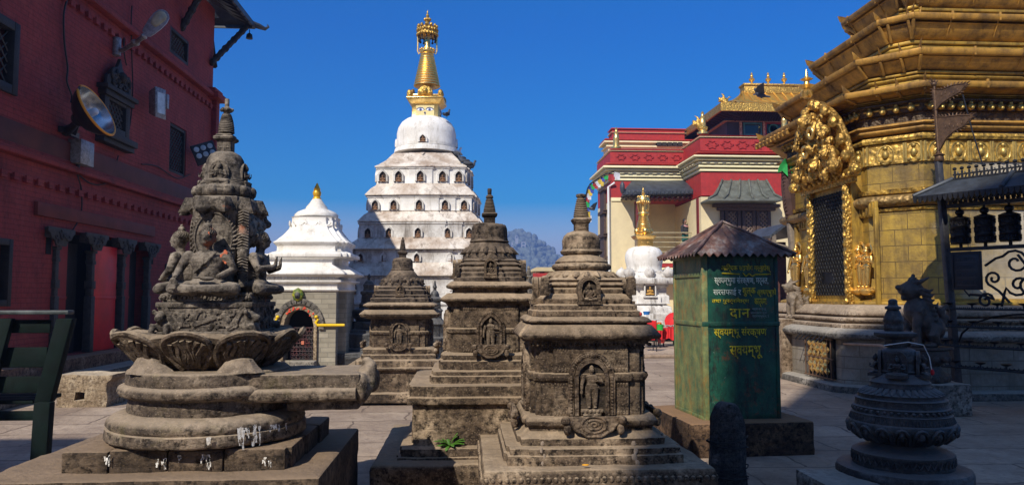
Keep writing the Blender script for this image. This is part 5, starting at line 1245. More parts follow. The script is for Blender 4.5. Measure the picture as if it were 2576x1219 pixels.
for s_ in (-1, 1):
    for yy in (0,): mb = MB(); mb.tube([V(s_*axd.rnd(25), 0, axd.zs(0, 92)), V(s_*axd.rnd(24.5), 0, axd.zs(0, 110)), V(s_*axd.rnd(25), 0, axd.zs(0, 128)), V(s_*axd.rnd(22), 0, axd.zs(0, 136)), V(s_*axd.rnd(17), 0, axd.zs(0, 130))], .025, 6); mb.build('hanging_ribbon', GOLD, stp)
# pigeons on the stupa
def pigeon(label, p, rz, white=False, wings=False, s=1.0):
    r = thing('pigeon', label, 'pigeon', p, rz, 'pigeons on the tiered white stupa' if not wings else None); m = MB()
    m.tube([(-.10, 0, .09), (-.03, 0, .10), (.05, 0, .13), (.10, 0, .19), (.115, 0, .24)], [.025, .058, .062, .035, .026], 9); m.ball((.125, 0, .255), (.032, .026, .028)); m.tube([(.15, 0, .252), (.18, 0, .244)], [.010, .003], 5)
    m.tube([(-.08, 0, .09), (-.20, 0, .06)], [.03, .018], 6)
    for s_ in (-1, 1): m.tube([(0, s_*.02, .07), (.005, s_*.022, .0)], .008, 5)
    if wings:
        for s_ in (-1, 1): m.plate([(0, 0), (.14, .10), (.10, .30), (-.02, .42), (-.06, .20), (-.10, .02)], V(.02, s_*.03, .13), XV, V(0, s_, .35), .012)
    PM = bpy.data.materials.get('pigeon_white') if white else bpy.data.materials.get('pigeon_grey')
    if PM is None: PM = simple('pigeon_white', (.75, .76, .78), .7, bump=0) if white else simple('pigeon_grey', (.05, .06, .085), .7, var=.5, sc=12, bump=0)
    m.build('body', PM, r, fuse=.009)
    if not wings:
        for s_ in (-1, 1): w_ = MB(); w_.ball((-.04, s_*.055, .105), (.11, .018, .045), 10, 7); w_.build('wing', simple('pigeon_wing', (.03, .033, .045), .7, bump=0) if 'pigeon_wing' not in bpy.data.materials else bpy.data.materials['pigeon_wing'], r, smooth=60)
    r.scale = (s, s, s); return r
YP = 23.2
for px, py, rz, wt, lb in ((1152, 387, 2.6, False, 'dark pigeon nearest the white dome, standing on the roof edge'), (1163, 386, .5, True, 'white pigeon with black wings on the roof edge of the stupa'), (1184, 398, 3.4, False, 'grey pigeon just below the white pigeon on the roof slope'), (1192, 406, 3.2, False, 'pigeon in the middle of the row down the roof corner'), (1200, 412, 3.0, False, 'pigeon crouching second from the lower end of the roof corner'), (1210, 420, .3, False, 'lowest pigeon at the tip of the roof corner')):
    dg = bpy.context.evaluated_depsgraph_get(); dg.update(); hit = None
    for q in range(40):
        d = ray(px-q*1.5, py+8); ok, loc, nn, ix, ho, mm = S.ray_cast(dg, CAMP, d.normalized())
        if ok and loc.y < 30: hit = loc; break
    pigeon(lb, (hit or at(px, py, 23))+V(0, .05, -.02), rz, wt, s=1.25)
p = at(1124, 297, 23.0); pigeon('dark pigeon perched on the dome top beside the gilt box', p, 1.0, s=1.1)
# ---------------------------------------------------------------- small dark shrines behind the stone chaityas
def stack(nm, label, px, Y, parts, mat, cat='stone chaitya'):
    ax = Ax(px, Y); r = thing(nm, label, cat, ax.c)
    for pn, kind, pts in parts:
        mb = MB()
        if kind == 's': pr = ax.S(pts); mb.tiers((0, 0, 0), redent(pr[0][0], (pr[0][0]*.6, pr[0][0]*.93)), [(a-pr[0][0], z) for a, z in pr]); mb.build(pn, mat, r, bevel=.01, sub=.12, amp=.012, nsc=4)
        else: mb.lathe((0, 0, 0), ax.Rd(pts), 24); mb.build(pn, mat, r, sub=.12, amp=.006, nsc=6, smooth=50)
    return r, ax
stack('dark_chaitya', 'small black chaitya on a lotus disc behind the small brown chaitya, left side', 928, 15.2, [
    ('platform', 's', [(132, 919), (132, 888), (80, 886), (80, 877), (72, 875), (72, 840), (60, 838), (60, 830), (42, 828), (42, 812), (34, 808)]),
    ('lotus_disc', 'r', [(28, 812), (34, 802), (42, 796), (44, 788), (42, 780), (30, 774)]),
    ('body', 's', [(24, 776), (22, 768), (24, 766), (18, 760), (17, 742), (20, 738), (20, 733), (14, 730), (13, 722), (15, 716), (12, 712)]),
    ('dome', 'r', [(14, 735), (13, 725), (12, 712), (8, 706), (4, 704), (4, 700), (5, 697), (4, 693), (1, 688)])], STD)
stack('dark_chaitya', 'small black chaitya between the small and the tall brown chaityas', 1094, 14.0, [
    ('platform', 's', [(30, 925), (30, 850), (24, 846), (24, 820), (28, 815), (18, 800), (18, 784), (21, 781), (16, 776)]),
    ('body', 's', [(15, 780), (14, 760), (17, 755), (17, 750), (12, 746)]),
    ('dome', 'r', [(12, 748), (11, 740), (8, 733), (4, 730), (4, 725), (6, 722), (3, 716), (2, 708), (1, 705)])], STD)
mb = MB(); a = at(868, 905, 13.6)
for (x0, x1, z0, z1, y0, y1) in ((-1.0, .35, 0, .14, 13.4, 14.3), (-.75, .1, .14, .28, 13.7, 14.4)): mb.span((x0, y0-13.4, z0), (x1, y1-13.4, z1))
o = mb.build('stone_steps', STG, bevel=.02, sub=.15, amp=.02); o.location = (at(860, 900, 13.4).x, 13.4+2.2, 0); tag(o, 'low grey stone steps between the shrine door and the tiered stupa', 'steps')
# raised paving at the right, under the stalls
mb = MB(); x0 = at(1500, 890, 16.3).x; mb.span((x0-4, 16.6, 0), (x0+16, 40, .085)); o = mb.build('raised_paving', GROUND, bevel=.03); tag(o, kind='structure')
# hill in the haze
def hill():
    mb = MB(); Yh = 900; n = 60; rows = []
    rr = random.Random(8)
    prof = []
    for i in range(n+1):
        px = 900+700*i/n
        y = 745-155*math.exp(-((px-1285)/105)**2)-25*math.exp(-((px-1395)/45)**2)
        prof.append(at(px, y, Yh))
    for k, (t, yy) in enumerate(((0, -260), (.5, -120), (.82, -50), (1, 0), (.9, 120), (.5, 300), (0, 500))):
        rows.append([V(p.x, Yh+yy*1.0, (p.z+60)*t-60+noise.noise(V(p.x*.02, yy*.02, 1))*9*t) for p in prof])
    mb.loft(rows, cap=False, closed=False)
    o = mb.build('hill', simple('hazed_hill_green', (.14, .16, .13), .9, var=.5, sc=.03, bump=0), sub=22, amp=3, nsc=.04, smooth=1); tag(o, kind='structure')  # part of the haze is put into this paler hill colour
    tr = MB()
    for i in range(n*5):
        p = prof[int(i/5)]; q = prof[min(n, int(i/5)+1)]; b = p.lerp(q, (i % 5)/5); s = 3+4.5*rr.random()
        for k in range(9): tr.ball(V(b.x+rr.random()*8, Yh-rr.random()*30, b.z+s*.5*rr.random()-3), (s*.5, s*.5, s*(.5+.4*rr.random())), 6, 5)
    for i in range(3600):
        j = rr.randrange(n); b = prof[j]; t = rr.random(); s = 2.5+4*rr.random(); tr.ball(V(b.x+rr.random()*12, Yh-50-120*t, (b.z+60)*(1-.38*t)-60), (s*.6, s*.6, s*.6), 6, 5)
    o = tr.build('forest', simple('hazed_far_trees', (.13, .155, .12), .9, var=.5, sc=.1, bump=0), amp=1.5, nsc=.15, smooth=1); tag(o, 'hazy wooded slope of the far hill', 'trees', None, 'stuff')  # trees paler as well, haze put into their colour
    for px, py, w_, h_, lb in ((1317, 609, 11, 16, 'pale tower block on the far hill, the widest of the hazy buildings'), (1289, 610, 4, 11, 'thin white hazy tower on the left of the far hill'), (1300, 594, 7, 5, 'tiny white hut at the very top of the far hill')):
        p = at(px, py+h_, 790); r = thing('hill_house', lb, 'building', p); s = 790/1900; mb = MB(); mb.span((-w_*s/2, 0, -6), (w_*s/2, 6, h_*s)); mb.build('wall', simple('far_house_wall', (.34, .34, .34), .8, bump=0) if 'far_house_wall' not in bpy.data.materials else bpy.data.materials['far_house_wall'], r)
        mb = MB(); mb.span((-w_*s*.52, -.4, h_*s+.01), (w_*s*.52, 6.4, h_*s+.6)); mb.build('roof', bpy.data.materials['far_house_wall'], r)
        for k in range(max(1, int(h_/7))): mb = MB(); mb.span((-w_*s*.25, -.2, h_*s*.2+k*3), (w_*s*.25, -.05, h_*s*.2+k*3+1.4)); mb.build('window', WGLASS, r)
hill()
gm2 = MB(); gm2.add([(-700, 71, -8), (800, 71, -8), (900, 1600, -60), (-900, 1600, -60)], [(0, 1, 2, 3)]); o = gm2.build('valley_floor', simple('valley_green', (.05, .06, .035), .9, var=.4, sc=.02, bump=0)); tag(o, kind='structure')
# small house roof seen between the chaityas
p = at(1362, 682, 34); hs_ = thing('low_house', 'small low house with a flat tan roof and red wall between the two nearest chaityas', 'house', (p.x, 34, 0)); q = 34/1900
mb = MB(); mb.loft([[V(-22*q, -.3, p.z), V(40*q, -.3, p.z), V(40*q, 4, p.z), V(-22*q, 4, p.z)], [V(-8*q, .8, p.z+12*q), V(40*q, .8, p.z+12*q), V(40*q, 3, p.z+12*q), V(-8*q, 3, p.z+12*q)]]); mb.build('roof', simple('tan_roof', (.52, .40, .2), .8, var=.2), hs_)
mb = MB(); mb.span((-14*q, 0, 0), (40*q, 3.5, p.z-.01)); mb.build('wall', CREAM, hs_)
mb = MB(); mb.span((-4*q, -.03, p.z-13*q), (8*q, .0, p.z-2*q)); mb.build('window', WGLASS, hs_)
mb = MB(); z = at(1350, 687, 33.2).z; mb.span((-26*q, -1.0, 0), (40*q, -.8, z)); mb.build('red_wall', REDP, hs_)
axp = Ax(1330, 24.0); mb = MB(); mb.lathe((0, 0, 0), axp.Rd([(6, 742), (8, 738), (8, 700), (10, 697), (10, 694), (6, 693), (7, 688), (5, 680), (3, 676), (5, 674), (3, 672), (2, 668)]), 16); o = mb.build('stone_pinnacle', STG, smooth=45); o.location = axp.c; tag(o, 'small round stone pinnacle standing right of the tall brown chaitya', 'pinnacle')
# ---------------------------------------------------------------- white chaitya with gilt spire at the stalls
axg = Ax(1621, 22.0); gc = thing('gilt_spire_chaitya', 'small white chaitya with a bright gilt spire before the red and yellow monastery', 'chaitya', axg.c); O = V(0, 0, 0)
def gs(nm, pts, mat, **k):
    pr = axg.S(pts); mb = MB(); r0 = .75; mb.tiers(O, redent(r0, (r0*.55, r0*.9)), [(a-r0, z) for a, z in pr]); return mb.build(nm, mat, gc, bevel=.01, **k)
gs('base', [(90, 850), (90, 808), (88, 806), (70, 802), (70, 790), (64, 786), (62, 772), (52, 766), (52, 758)], WHITE2)
gs('body', [(60, 764), (58, 758), (58, 744), (52, 740), (52, 722), (57, 719), (57, 715), (70, 713), (72, 706), (72, 700), (60, 697), (60, 692), (48, 686), (44, 680)], WHITE2)
mb = MB(); mb.lathe(O, axg.Rd([(46, 684), (46, 680), (44, 677), (45, 668), (48, 655), (48, 643), (45, 633), (38, 625), (24, 620), (18, 619)]), 40); mb.build('dome', WHITE, gc, smooth=50)
for m in range(4):
    rt = Matrix.Rotation(m*math.pi/2, 3, 'Z')
    for sg in (0, 1):
        u = rt@V(0, -1, 0) if not sg else rt@V(.95, -.95, 0); mb = MB(); c_ = u*axg.rnd(58 if not sg else 52)+ZV*axg.zs(.6, 686); mb.ball(c_, (.16, .16, .15), 14, 10); mb.ball(c_+ZV*.13, (.05, .05, .06), 8, 6); mb.build('corner_ball', WHITE2, gc, smooth=60)
r = axg.sqr(58); z = axg.zs(r, 741)
mb = MB(); mb.span((-.14, -r-.03, z-.02), (.14, -r+.01, axg.zs(r, 722))); f = mb.build('niche', NICH, gc); sb, hr = seated(.24, Matrix.Diagonal((1, .5, 1)), arm=1); g_ = MB(); xf(sb, g_, Matrix.Identity(3), (0, -r-.04, z)); xf(hr, g_, Matrix.Identity(3), (0, -r-.04, z)); g_.build('niche_figure', simple('orange_niche_figure', (.55, .30, .06), .6), f, smooth=60)
mb = MB()
for a, b in (((-.17, z-.04), (-.14, z+.30)), ((.14, z-.04), (.17, z+.30)), ((-.17, z+.27), (.17, z+.31)), ((-.2, z-.07), (.2, z-.03))): mb.span((a[0], -r-.06, a[1]), (b[0], -r, b[1]))
mb.build('niche_frame', WHITE, gc)
pr = axg.S([(19, 620), (19, 601), (22, 599), (27, 592), (27, 590), (20, 588), (18, 586)]); mb = MB(); mb.tiers(O, sq(pr[0][0]), [(a-pr[0][0], z_) for a, z_ in pr]); 
for s_ in (-1, 1): mb.ball((s_*.085, -pr[0][0], axg.zs(.2, 609)), (.05, .012, .02), 8, 5)
mb.build('gilt_box', GOLD, gc, bevel=.006)
mb = MB(); P_ = []
for i in range(8): t = i/8; hw = 19*(1-t)+9.5*t+2*math.sin(t*3.1); ya = 586-44*t; yb_ = ya-4.6; P_ += [(axg.rnd(hw*.92), axg.zs(0, ya)), (axg.rnd(hw), axg.zs(0, ya-1)), (axg.rnd(hw), axg.zs(0, yb_+.6)), (axg.rnd(hw*.88), axg.zs(0, yb_))]
P_ += [(axg.rnd(a), axg.zs(0, b)) for a, b in ((13, 541), (15, 538), (13, 534), (8, 532), (7, 522), (7, 514), (9, 511), (16, 510), (17, 504), (15, 498), (14, 494), (8, 491), (4, 489), (5, 485), (2, 481), (3, 478), (1, 474), (.3, 471))]
mb.lathe(O, sorted_prof(P_), 28)
for k in range(8): a = k*.785; mb.tube([V(.13*math.cos(a), .13*math.sin(a), axg.zs(0, 536)), V(.17*math.cos(a), .17*math.sin(a), axg.zs(0, 520)), V(.17*math.cos(a), .17*math.sin(a), axg.zs(0, 508))], .014, 5)
beads_rd(mb, O, axg.rnd(16), axg.zs(0, 509), 16, .03); beads_rd(mb, O, axg.rnd(14), axg.zs(0, 495), 14, .03)
for m in range(4): q = Matrix.Rotation(m*math.pi/2, 3, 'Z')@V(0, -.2, 0); mb.ball(q+ZV*axg.zs(.2, 580), (.09, .09, .10), 10, 7)
mb.build('gilt_spire', GOLD, gc, smooth=40)
# ---------------------------------------------------------------- stalls
zp = .085
def table(label, px0, px1, Y, h, cloth):
    a, b = at(px0, 840, Y).x, at(px1, 840, Y).x; t = thing('stall_table', label, 'table', ((a+b)/2, Y, zp)); w_ = (b-a)/2
    mb = MB(); mb.span((-w_, 0, h-.03), (w_, .6, h)); mb.build('tabletop', BWOOD, t)
    for x in (-w_+.03, w_-.03):
        for y in (.04, .56): mb = MB(); mb.span((x-.015, y-.015, 0), (x+.015, y+.015, h-.031)); mb.build('leg', IRON, t)
    n = 24; mb = MB(); top, bot = [], []
    for i in range(n+1): x = -w_-.02+(2*w_+.04)*i/n; top.append(V(x, -.02, h+.004)); bot.append(V(x+.01*math.sin(i), -.03+.03*math.sin(i*1.7), h-cloth-.03*math.sin(i*.6)))
    mb.loft([[V(p.x, .6, h+.006) for p in top], top, bot], cap=False, closed=False); o = mb.build('cloth', REDC, smooth=40); o.location = t.location; tag(o, 'red cloth over the '+label, 'cloth'); return t
table('low stall table with trinkets beside the green donation box', 1667, 1712, 19.0, .45, .26)
table('low red stall table behind the chair, under the green tub', 1615, 1664, 18.6, .42, .20)
def tub(label, px, py, Y, r, h, mat, nm='plastic_tub'):
    p = at(px, py, Y); mb = MB(); mb.lathe((0, 0, 0), [(r*.82, 0), (r, h), (r*1.07, h), (r*1.07, h-.015), (r*.96, h-.018), (r*.8, .02), (.01, .02)], 24); o = mb.build(nm, mat, smooth=40); o.location = p; return tag(o, label, 'tub')
tub('green plastic tub on the red stall table', 1660, 831, 18.8, .095, .15, GRNB); tub('blue basin on the white step of the gilt-spire chaitya', 1626.5, 791, 20.3, .095, .09, BLUB, 'plastic_basin')
tub('dark red tub on the ground under the stall table', 1664, 862, 18.7, .09, .10, REDP)
rr = random.Random(6)
def pile(label, px0, px1, py, Y, n, s, cols, nm, cat):
    mb = MB(); a = at(px0, py, Y); b = at(px1, py, Y); 
    for k in range(n): p = a.lerp(b, rr.random())-a; mb.ball(p+V(0, rr.random()*.25, rr.random()*s*1.2), (s*(.6+.8*rr.random()), s*.7, s*(.4+.6*rr.random())), 6, 5)
    o = mb.build(nm, cols, amp=.004, nsc=30, smooth=1); o.location = a; tag(o, label, cat)
pile('orange and red flower heap in the green tub', 1653, 1667, 815, 18.85, 16, .03, simple('marigold', (.75, .18, .02), .7, var=.5, sc=30, bump=0), 'flower_heap', 'flowers')
pile('heap of small silver trinkets on the right stall table', 1669, 1700, 821, 19.1, 34, .025, simple('trinket_metal', (.4, .38, .36), .35, .6, var=.7, sc=40, bump=0), 'trinket_heap', 'trinkets')
pile('red plastic bag on the stall behind the near chaitya', 1606, 1614, 795, 19.6, 7, .06, simple('red_bag', (.65, .08, .06), .4, var=.6, sc=9), 'plastic_bag', 'bag')
pile('row of red cloth bundles on the left stall table', 1618, 1648, 812, 18.9, 14, .045, REDC, 'cloth_bundle', 'cloth')
# chair with red back, red umbrella lying against the step
Yc_ = 17.4; a = at(1629, 889, Yc_); b = at(1652, 889, Yc_); ch = thing('stall_chair', 'black metal chair with a red back in front of the stall', 'chair', (a.x-.1, Yc_, zp)); w_ = b.x-a.x+.1
for x in (0, w_):
    for y in (0, .32): mb = MB(); mb.tube([V(x, y, 0), V(x, y, .38 if y else .72)], .012, 6); mb.build('leg', IRON, ch)
mb = MB(); mb.span((-.01, 0, .37), (w_+.01, .34, .39)); mb.build('seat', REDP, ch); mb = MB(); mb.span((0, -.015, .50), (w_, .01, .71)); mb.build('backrest', REDC, ch, bevel=.008)
for z_ in (.10, .24): mb = MB(); mb.tube([V(0, 0, z_), V(w_, 0, z_)], .008, 5); mb.build('stretcher', IRON, ch)
p = at(1696, 806, 19.9); um = thing('red_parasol', 'red parasol leaning behind the trinkets at the green box', 'umbrella', p); mb = MB(); N = V(-.35, -.75, .45).normalized(); U = N.cross(ZV).normalized(); Vv = U.cross(N)
mb.loft([[U*r_*math.cos(k*.5236)+Vv*r_*math.sin(k*.5236)+N*d for k in range(12)] for r_, d in ((.26, 0), (.19, .055), (.1, .085), (.01, .10))]); mb.build('canopy', REDC, um, smooth=30); mb = MB(); mb.tube([N*-.3, N*.18], .01, 6); mb.build('shaft', IRON, um)
# bits of litter, orange pulp and petals on the paving
# ---------------------------------------------------------------- red and yellow monastery
YW, YBY, Y2 = 36.5, 33.8, 39.0      # wing front, bay front, set-back storey
mx0 = at(1537, 500, YW).x
mo = thing('monastery', 'red and cream monastery with lattice window, balcony and gilded pagoda roof', 'building', (mx0, YW, 0))
def mlc(px, py, Y): return at(px, py, Y)-V(mx0, YW, 0)
def mbl(nm, mb, mat, par=None, **k): return mb.build(nm, mat, par or mo, **k)
def slab(px0, px1, pya, pyb, Y, depth, out=0.0, over=0.0):
    a, b = mlc(px0, pya, Y), mlc(px1, pyb, Y); return (V(a.x-over, a.y-out, min(a.z, b.z)), V(b.x+over, a.y+depth, max(a.z, b.z)))
def S_(nm, mat, *a, par=None, bev=0, **k):
    mb = MB(); mb.span(*slab(*a, **k)); return mbl(nm, mb, mat, par, bevel=bev)
# walls of the wing and bay; recessed balcony between px 1600 and 1755
S_('wall', CREAM, 1537, 1600, 505, 905, YW, 3.7); S_('wall', CREAM, 1600, 1762, 640, 905, YW, 9.0, out=-.004)
S_('balcony_back_wall', CREAM, 1600, 1740, 497, 640, YW+1.6, 2)
S_('balcony_side_wall', CREAM, 1737, 1800, 497, 640, YW-.0, 4)
S_('red_band', REDP, 1537, 1762, 456, 504.5, YW, 3.7, out=.004)
S_('bay_wall', CREAM, 1763, 2120, 495, 905, YBY, 9.0); S_('bay_red_band', REDP, 1763, 2120, 434, 494.6, YBY, 9.0, out=.004)
S_('wing_trim', CREAMT, 1537, 1600, 497, 506, YW, .1, out=.06)
def cornice(px0, px1, Y, pys, depth=9.0, n=11, off=0):
    # pys: top of cream cornice .. bottom: stacked fillets growing outwards upward
    (t, b) = pys; k = (b-t)
    for i, (f0, f1, o_) in enumerate(((.78, 1.0, .06), (.55, .76, .14), (.22, .36, .34), (0, .20, .46))):
        S_('cornice_fillet', CREAMT, px0, px1, t+k*f0, t+k*f1, Y, depth, out=o_, over=o_, bev=.02)
    S_('cornice_bed', CREAMT, px0, px1, t+k*.35, t+k*.56, Y, depth, out=.16, over=.16)
    a, b2 = slab(px0, px1, t+k*.40, t+k*.55, Y, .1); mb = MB(); w_ = (b2.x-a.x)/n
    for i in range(n): mb.span((a.x+w_*i, a.y-.22, a.z), (a.x+w_*(i+.5), a.y-.15, b2.z))
    nn = 8
    for i in range(nn): mb.span((a.x-.30, a.y+.2+i*.42, a.z), (a.x-.15, a.y+.4+i*.42, b2.z))
    mbl('dentils', mb, CREAMT)
cornice(1537, 1760, YW, (420, 456), depth=3.7); cornice(1763, 2120, YBY, (394, 434), n=18)
def parapet(px0, px1, Y, t, b, depth=9.0, stars=0):
    S_('parapet', REDP, px0, px1, t+4, b, Y, depth, out=.05, over=.05); S_('parapet_coping', CREAMT, px0, px1, t, t+3.4, Y, depth, out=.10, over=.10, bev=.02); S_('parapet_cap', REDP, px0, px1, t-5, t-.4, Y, depth, out=.04, over=.04, bev=.02)
    S_('parapet_foot', REDP, px0, px1, b+.3, b+6, Y, depth, out=.30, over=.30, bev=.06)
    a, b2 = slab(px0, px1, t+9, b-6, Y, .1); mb = MB()
    for i in range(stars):
        cx = a.x+(b2.x-a.x)*(i+.7)/(stars+.4); cz = (a.z+b2.z)/2; rr_ = (b2.z-a.z)*.55
        pts = [V(cx+rr_*(1 if k % 2 == 0 else .62)*math.cos(k*math.pi/6)*1.5, a.y-.06, cz+rr_*(1 if k % 2 == 0 else .62)*math.sin(k*math.pi/6)) for k in range(13)]; mb.tube(pts, .035, 5)
    if stars: mbl('star_moulding', mb, simple('dark_red_relief', (.31, .018, .016), .6, bump=0) if 'dark_red_relief' not in bpy.data.materials else bpy.data.materials['dark_red_relief'])
parapet(1537, 1760, YW, 379, 411, depth=3.7, stars=6); parapet(1763, 2120, YBY, 345, 384, stars=9)
# set-back upper storey
S_('upper_wall', CREAMT, 1530, 1738, 352, 420, Y2, 1.4); S_('upper_cornice', CREAMT, 1530, 1738, 356, 362, Y2, 1.4, out=.25, over=.25); S_('upper_cornice', CREAMT, 1530, 1738, 366, 372, Y2, 1.4, out=.12, over=.12); S_('upper_parapet', REDP, 1540, 1722, 327, 351, Y2+.5, 1); S_('upper_coping', CREAMT, 1540, 1722, 333, 336, Y2+.5, 1, out=.08, over=.08); S_('upper_cap', REDP, 1540, 1722, 322, 327, Y2+.5, 1, out=.06, over=.06)
S_('upper_red_band', REDP, 1530, 1738, 350, 355.6, Y2, 1.4, out=.2, over=.2)
mb = MB(); 
for k in range(5): a, b = slab(1650+k*13, 1661+k*13, 360, 369, Y2, .3, out=.27); mb.span(a, b)
mbl('upper_window', mb, DWOOD)
# wooden windows on the side facing left, white pipe
for zz in (470, 530, 590):
    a = mlc(1537, zz, YW); mb = MB(); mb.span((a.x-.12, a.y+1.2, a.z-1.0), (a.x+.02, a.y+2.4, a.z)); mb.span((a.x-.2, a.y+1.0, a.z+.001), (a.x+.02, a.y+2.6, a.z+.12)); mb.span((a.x-.2, a.y+1.0, a.z-1.12), (a.x+.02, a.y+2.6, a.z-1.001)); mbl('side_window', mb, BWOOD)
a, b = mlc(1533, 470, YW-.05), mlc(1533, 640, YW-.05); mb = MB(); mb.tube([V(a.x-.05, a.y, 0), V(a.x-.05, a.y, a.z), V(a.x+.25, a.y-.1, a.z+.2)], .055, 10); mbl('drain_pipe', mb, PIPE, smooth=50)
# balcony: canopy roof, doorway, red column, rails
ca = mlc(1600, 497, YW)
cy0, cy1 = YW-1.5, YW+.3
A_ = [mlc(1568, 491, cy0), mlc(1776, 477, cy0)]; B_ = [mlc(1592, 452, YW+.2), mlc(1752, 448, YW+.2)]
mb = MB(); mb.loft([[A_[0], V(A_[1].x, A_[0].y, A_[0].z+.1), V(A_[1].x-.1, B_[1].y, A_[0].z+.15), V(A_[0].x+.2, B_[0].y, A_[0].z+.1)], [A_[0]+V(0, 0, .22), V(A_[1].x, A_[0].y, A_[0].z+.32), B_[1]+V(0, 0, 0), B_[0]+V(0, 0, 0)]]); mbl('balcony_roof', mb, SLATE, bevel=.02)
mb = MB(); n = 22
for k in range(n): x = A_[0].x+(A_[1].x-A_[0].x)*k/(n-1); mb.box((x, A_[0].y-.04, A_[0].z+.12+.1*k/n), (.10, .08, .17))
mb.ball(A_[0]+V(-.05, -.05, .35), (.12, .12, .3)); mbl('eave_tiles', mb, SLATE)
mb = MB()
for k in range(16): x = A_[0].x+.2+(A_[1].x-A_[0].x-.3)*k/15; mb.tube([V(x, A_[0].y+.1, A_[0].z-.05), V(x, B_[0].y, A_[0].z-.02)], .05, 4)
mbl('rafters', mb, BWOOD)
S_('door', BWOOD, 1740-8, 1757, 520, 638, YW-.05, .1, out=.02); S_('balcony_column', simple('dark_red_wood', (.16, .012, .015), .6, bump=.2), 1755, 1765, 497, 640, YBY+.3, .25)
S_('balcony_column', bpy.data.materials['dark_red_wood'], 1601, 1607, 497, 640, YW-1.1, .2); S_('lintel', bpy.data.materials['dark_red_wood'], 1601, 1765, 493, 501, YW-1.1, .25)
S_('balcony_floor', CREAM, 1601, 1757, 640, 652, YW-1.25, 3.0, bev=.02)
for yy in (585, 597, 609, 621, 633): a, b = mlc(1600, yy, YW-1.2), mlc(1756, yy, YW-1.2); mb = MB(); mb.tube([a, b], .03, 6); mbl('rail', mb, simple('tan_rail', (.35, .30, .18), .5, bump=0) if 'tan_rail' not in bpy.data.materials else bpy.data.materials['tan_rail'])
for i, yy in enumerate((652, 662, 672, 682)): S_('striped_band', REDP if i % 2 else CREAMT, 1601, 1757, yy+.3, yy+9.7, YW-1.25+.02*i, 2.9)
# bay window with its tin awning
aw0 = [mlc(1783, 505, YBY-1.2), mlc(1969, 505, YBY-1.2)]; aw1 = [mlc(1817, 453, YBY-.0), mlc(1927, 453, YBY-.0)]
mb = MB(); mid0 = aw0[0].lerp(aw1[0], .5)+V(0, 0, -.22); mid1 = aw0[1].lerp(aw1[1], .5)+V(0, 0, -.22); zz = V(0, 0, .08)
mb.loft([[aw0[0], aw0[1], V(aw0[1].x, aw1[1].y, aw0[1].z), V(aw0[0].x, aw1[0].y, aw0[0].z)], [aw0[0]+zz, aw0[1]+zz, V(aw0[1].x, aw1[1].y, aw0[1].z)+zz, V(aw0[0].x, aw1[0].y, aw0[0].z)+zz], [mid0, mid1, V(mid1.x, aw1[1].y, mid1.z), V(mid0.x, aw1[0].y, mid0.z)], [aw1[0], aw1[1], aw1[1]+V(0, .02, 0), aw1[0]+V(0, .02, 0)]]); 
for k in range(6):
    t = k/5; mb.tube([aw0[0].lerp(aw0[1], t)+V(0, -.0, .12), mid0.lerp(mid1, t)+V(0, -.03, .04), aw1[0].lerp(aw1[1], t)+V(0, -.03, .02)], .055, 5)
mbl('window_awning', mb, GSLATE, bevel=.01)
wx0, wx1, wz0, wz1 = mlc(1813, 640, YBY-.02).x, mlc(1941, 640, YBY-.02).x, mlc(1813, 640, YBY-.02).z, mlc(1813, 519, YBY-.02).z; wy = YBY-YW
mb = MB(); mb.span((wx0-.35, wy-.35, wz1-.05), (wx1+.35, wy, wz1+.10)); mb.span((wx0-.15, wy-.25, wz1-.2), (wx1+.15, wy, wz1-.051)); mb.span((wx0, wy-.06, wz0), (wx1, wy, wz1-.2))
for f_ in (0, .08, .33, .42, .62, .70, .92): mb.span((wx0+(wx1-wx0)*f_, wy-.16-.02*(f_ == 0), wz0), (wx0+(wx1-wx0)*(f_+.06), wy-.05, wz1-.2))
fw = mbl('carved_window', mb, BWOOD, bevel=.01)
GL = simple('lattice_light_wood', (.20, .14, .10), .7, bump=0)
for f_ in (.14, .48, .76):
    mb = MB(); x0, x1 = wx0+(wx1-wx0)*f_, wx0+(wx1-wx0)*(f_+.18); h_ = wz1-.25-wz0; w_ = x1-x0; stp_ = .19
    for s_ in (-1, 1):
        for k in range(1, int((w_+h_)/stp_)):
            t = k*stp_; a, b = (max(0, t-h_), min(t, h_)), (min(t, w_), max(0, t-w_)); 
            if s_ < 0: a, b = (a[0], h_-a[1]), (b[0], h_-b[1])
            mb.tube([V(x0+a[0], wy-.09, wz0+a[1]), V(x0+b[0], wy-.09, wz0+b[1])], .03, 4)
    mbl('lattice', mb, GL, fw)
# second awning further right, dark beams beneath
S_('awning', GSLATE, 2000, 2110, 462, 505, YBY-.6, .6, bev=.05); S_('dark_window', DWOOD, 1995, 2110, 506, 600, YBY-.1, .2); S_('gilt_lattice', GOLDP, 2000, 2020, 510, 536, YBY-.14, .02)
# pavilion with gilded roof
YPV = 35.6
pvx0, pvx1 = 1818, 2060
S_('pavilion_wall', simple('dark_blue_paint', (.03, .035, .06), .6, var=.4, sc=3), pvx0+10, pvx1, 290, 345, YPV, 5)
for i, (c_, y0, y1) in enumerate(((( .03, .06, .18), 291, 296), ((.35, .05, .02), 297, 301), ((.05, .12, .30), 302, 305), ((.5, .42, .25), 306, 308))): S_('painted_frieze', simple('frieze_%d' % 0 if False else 'frieze_paint', c_, .6, var=.5, sc=6, bump=0), pvx0+2, pvx1, y0, y1, YPV, 4, out=.35-.08*i, over=0)
for (x0, x1) in ((1869, 1916), (1923, 1967), (1975, 2016)):
    fo = S_('window_frame', REDP if x0 == 1923 else simple('turquoise_frame', (.05, .25, .28), .5, bump=0), x0, x1, 309, 341, YPV, .1, out=.06); S_('pane', WGLASS, x0+4, x1-4, 313, 338, YPV, .08, out=.09, par=fo)
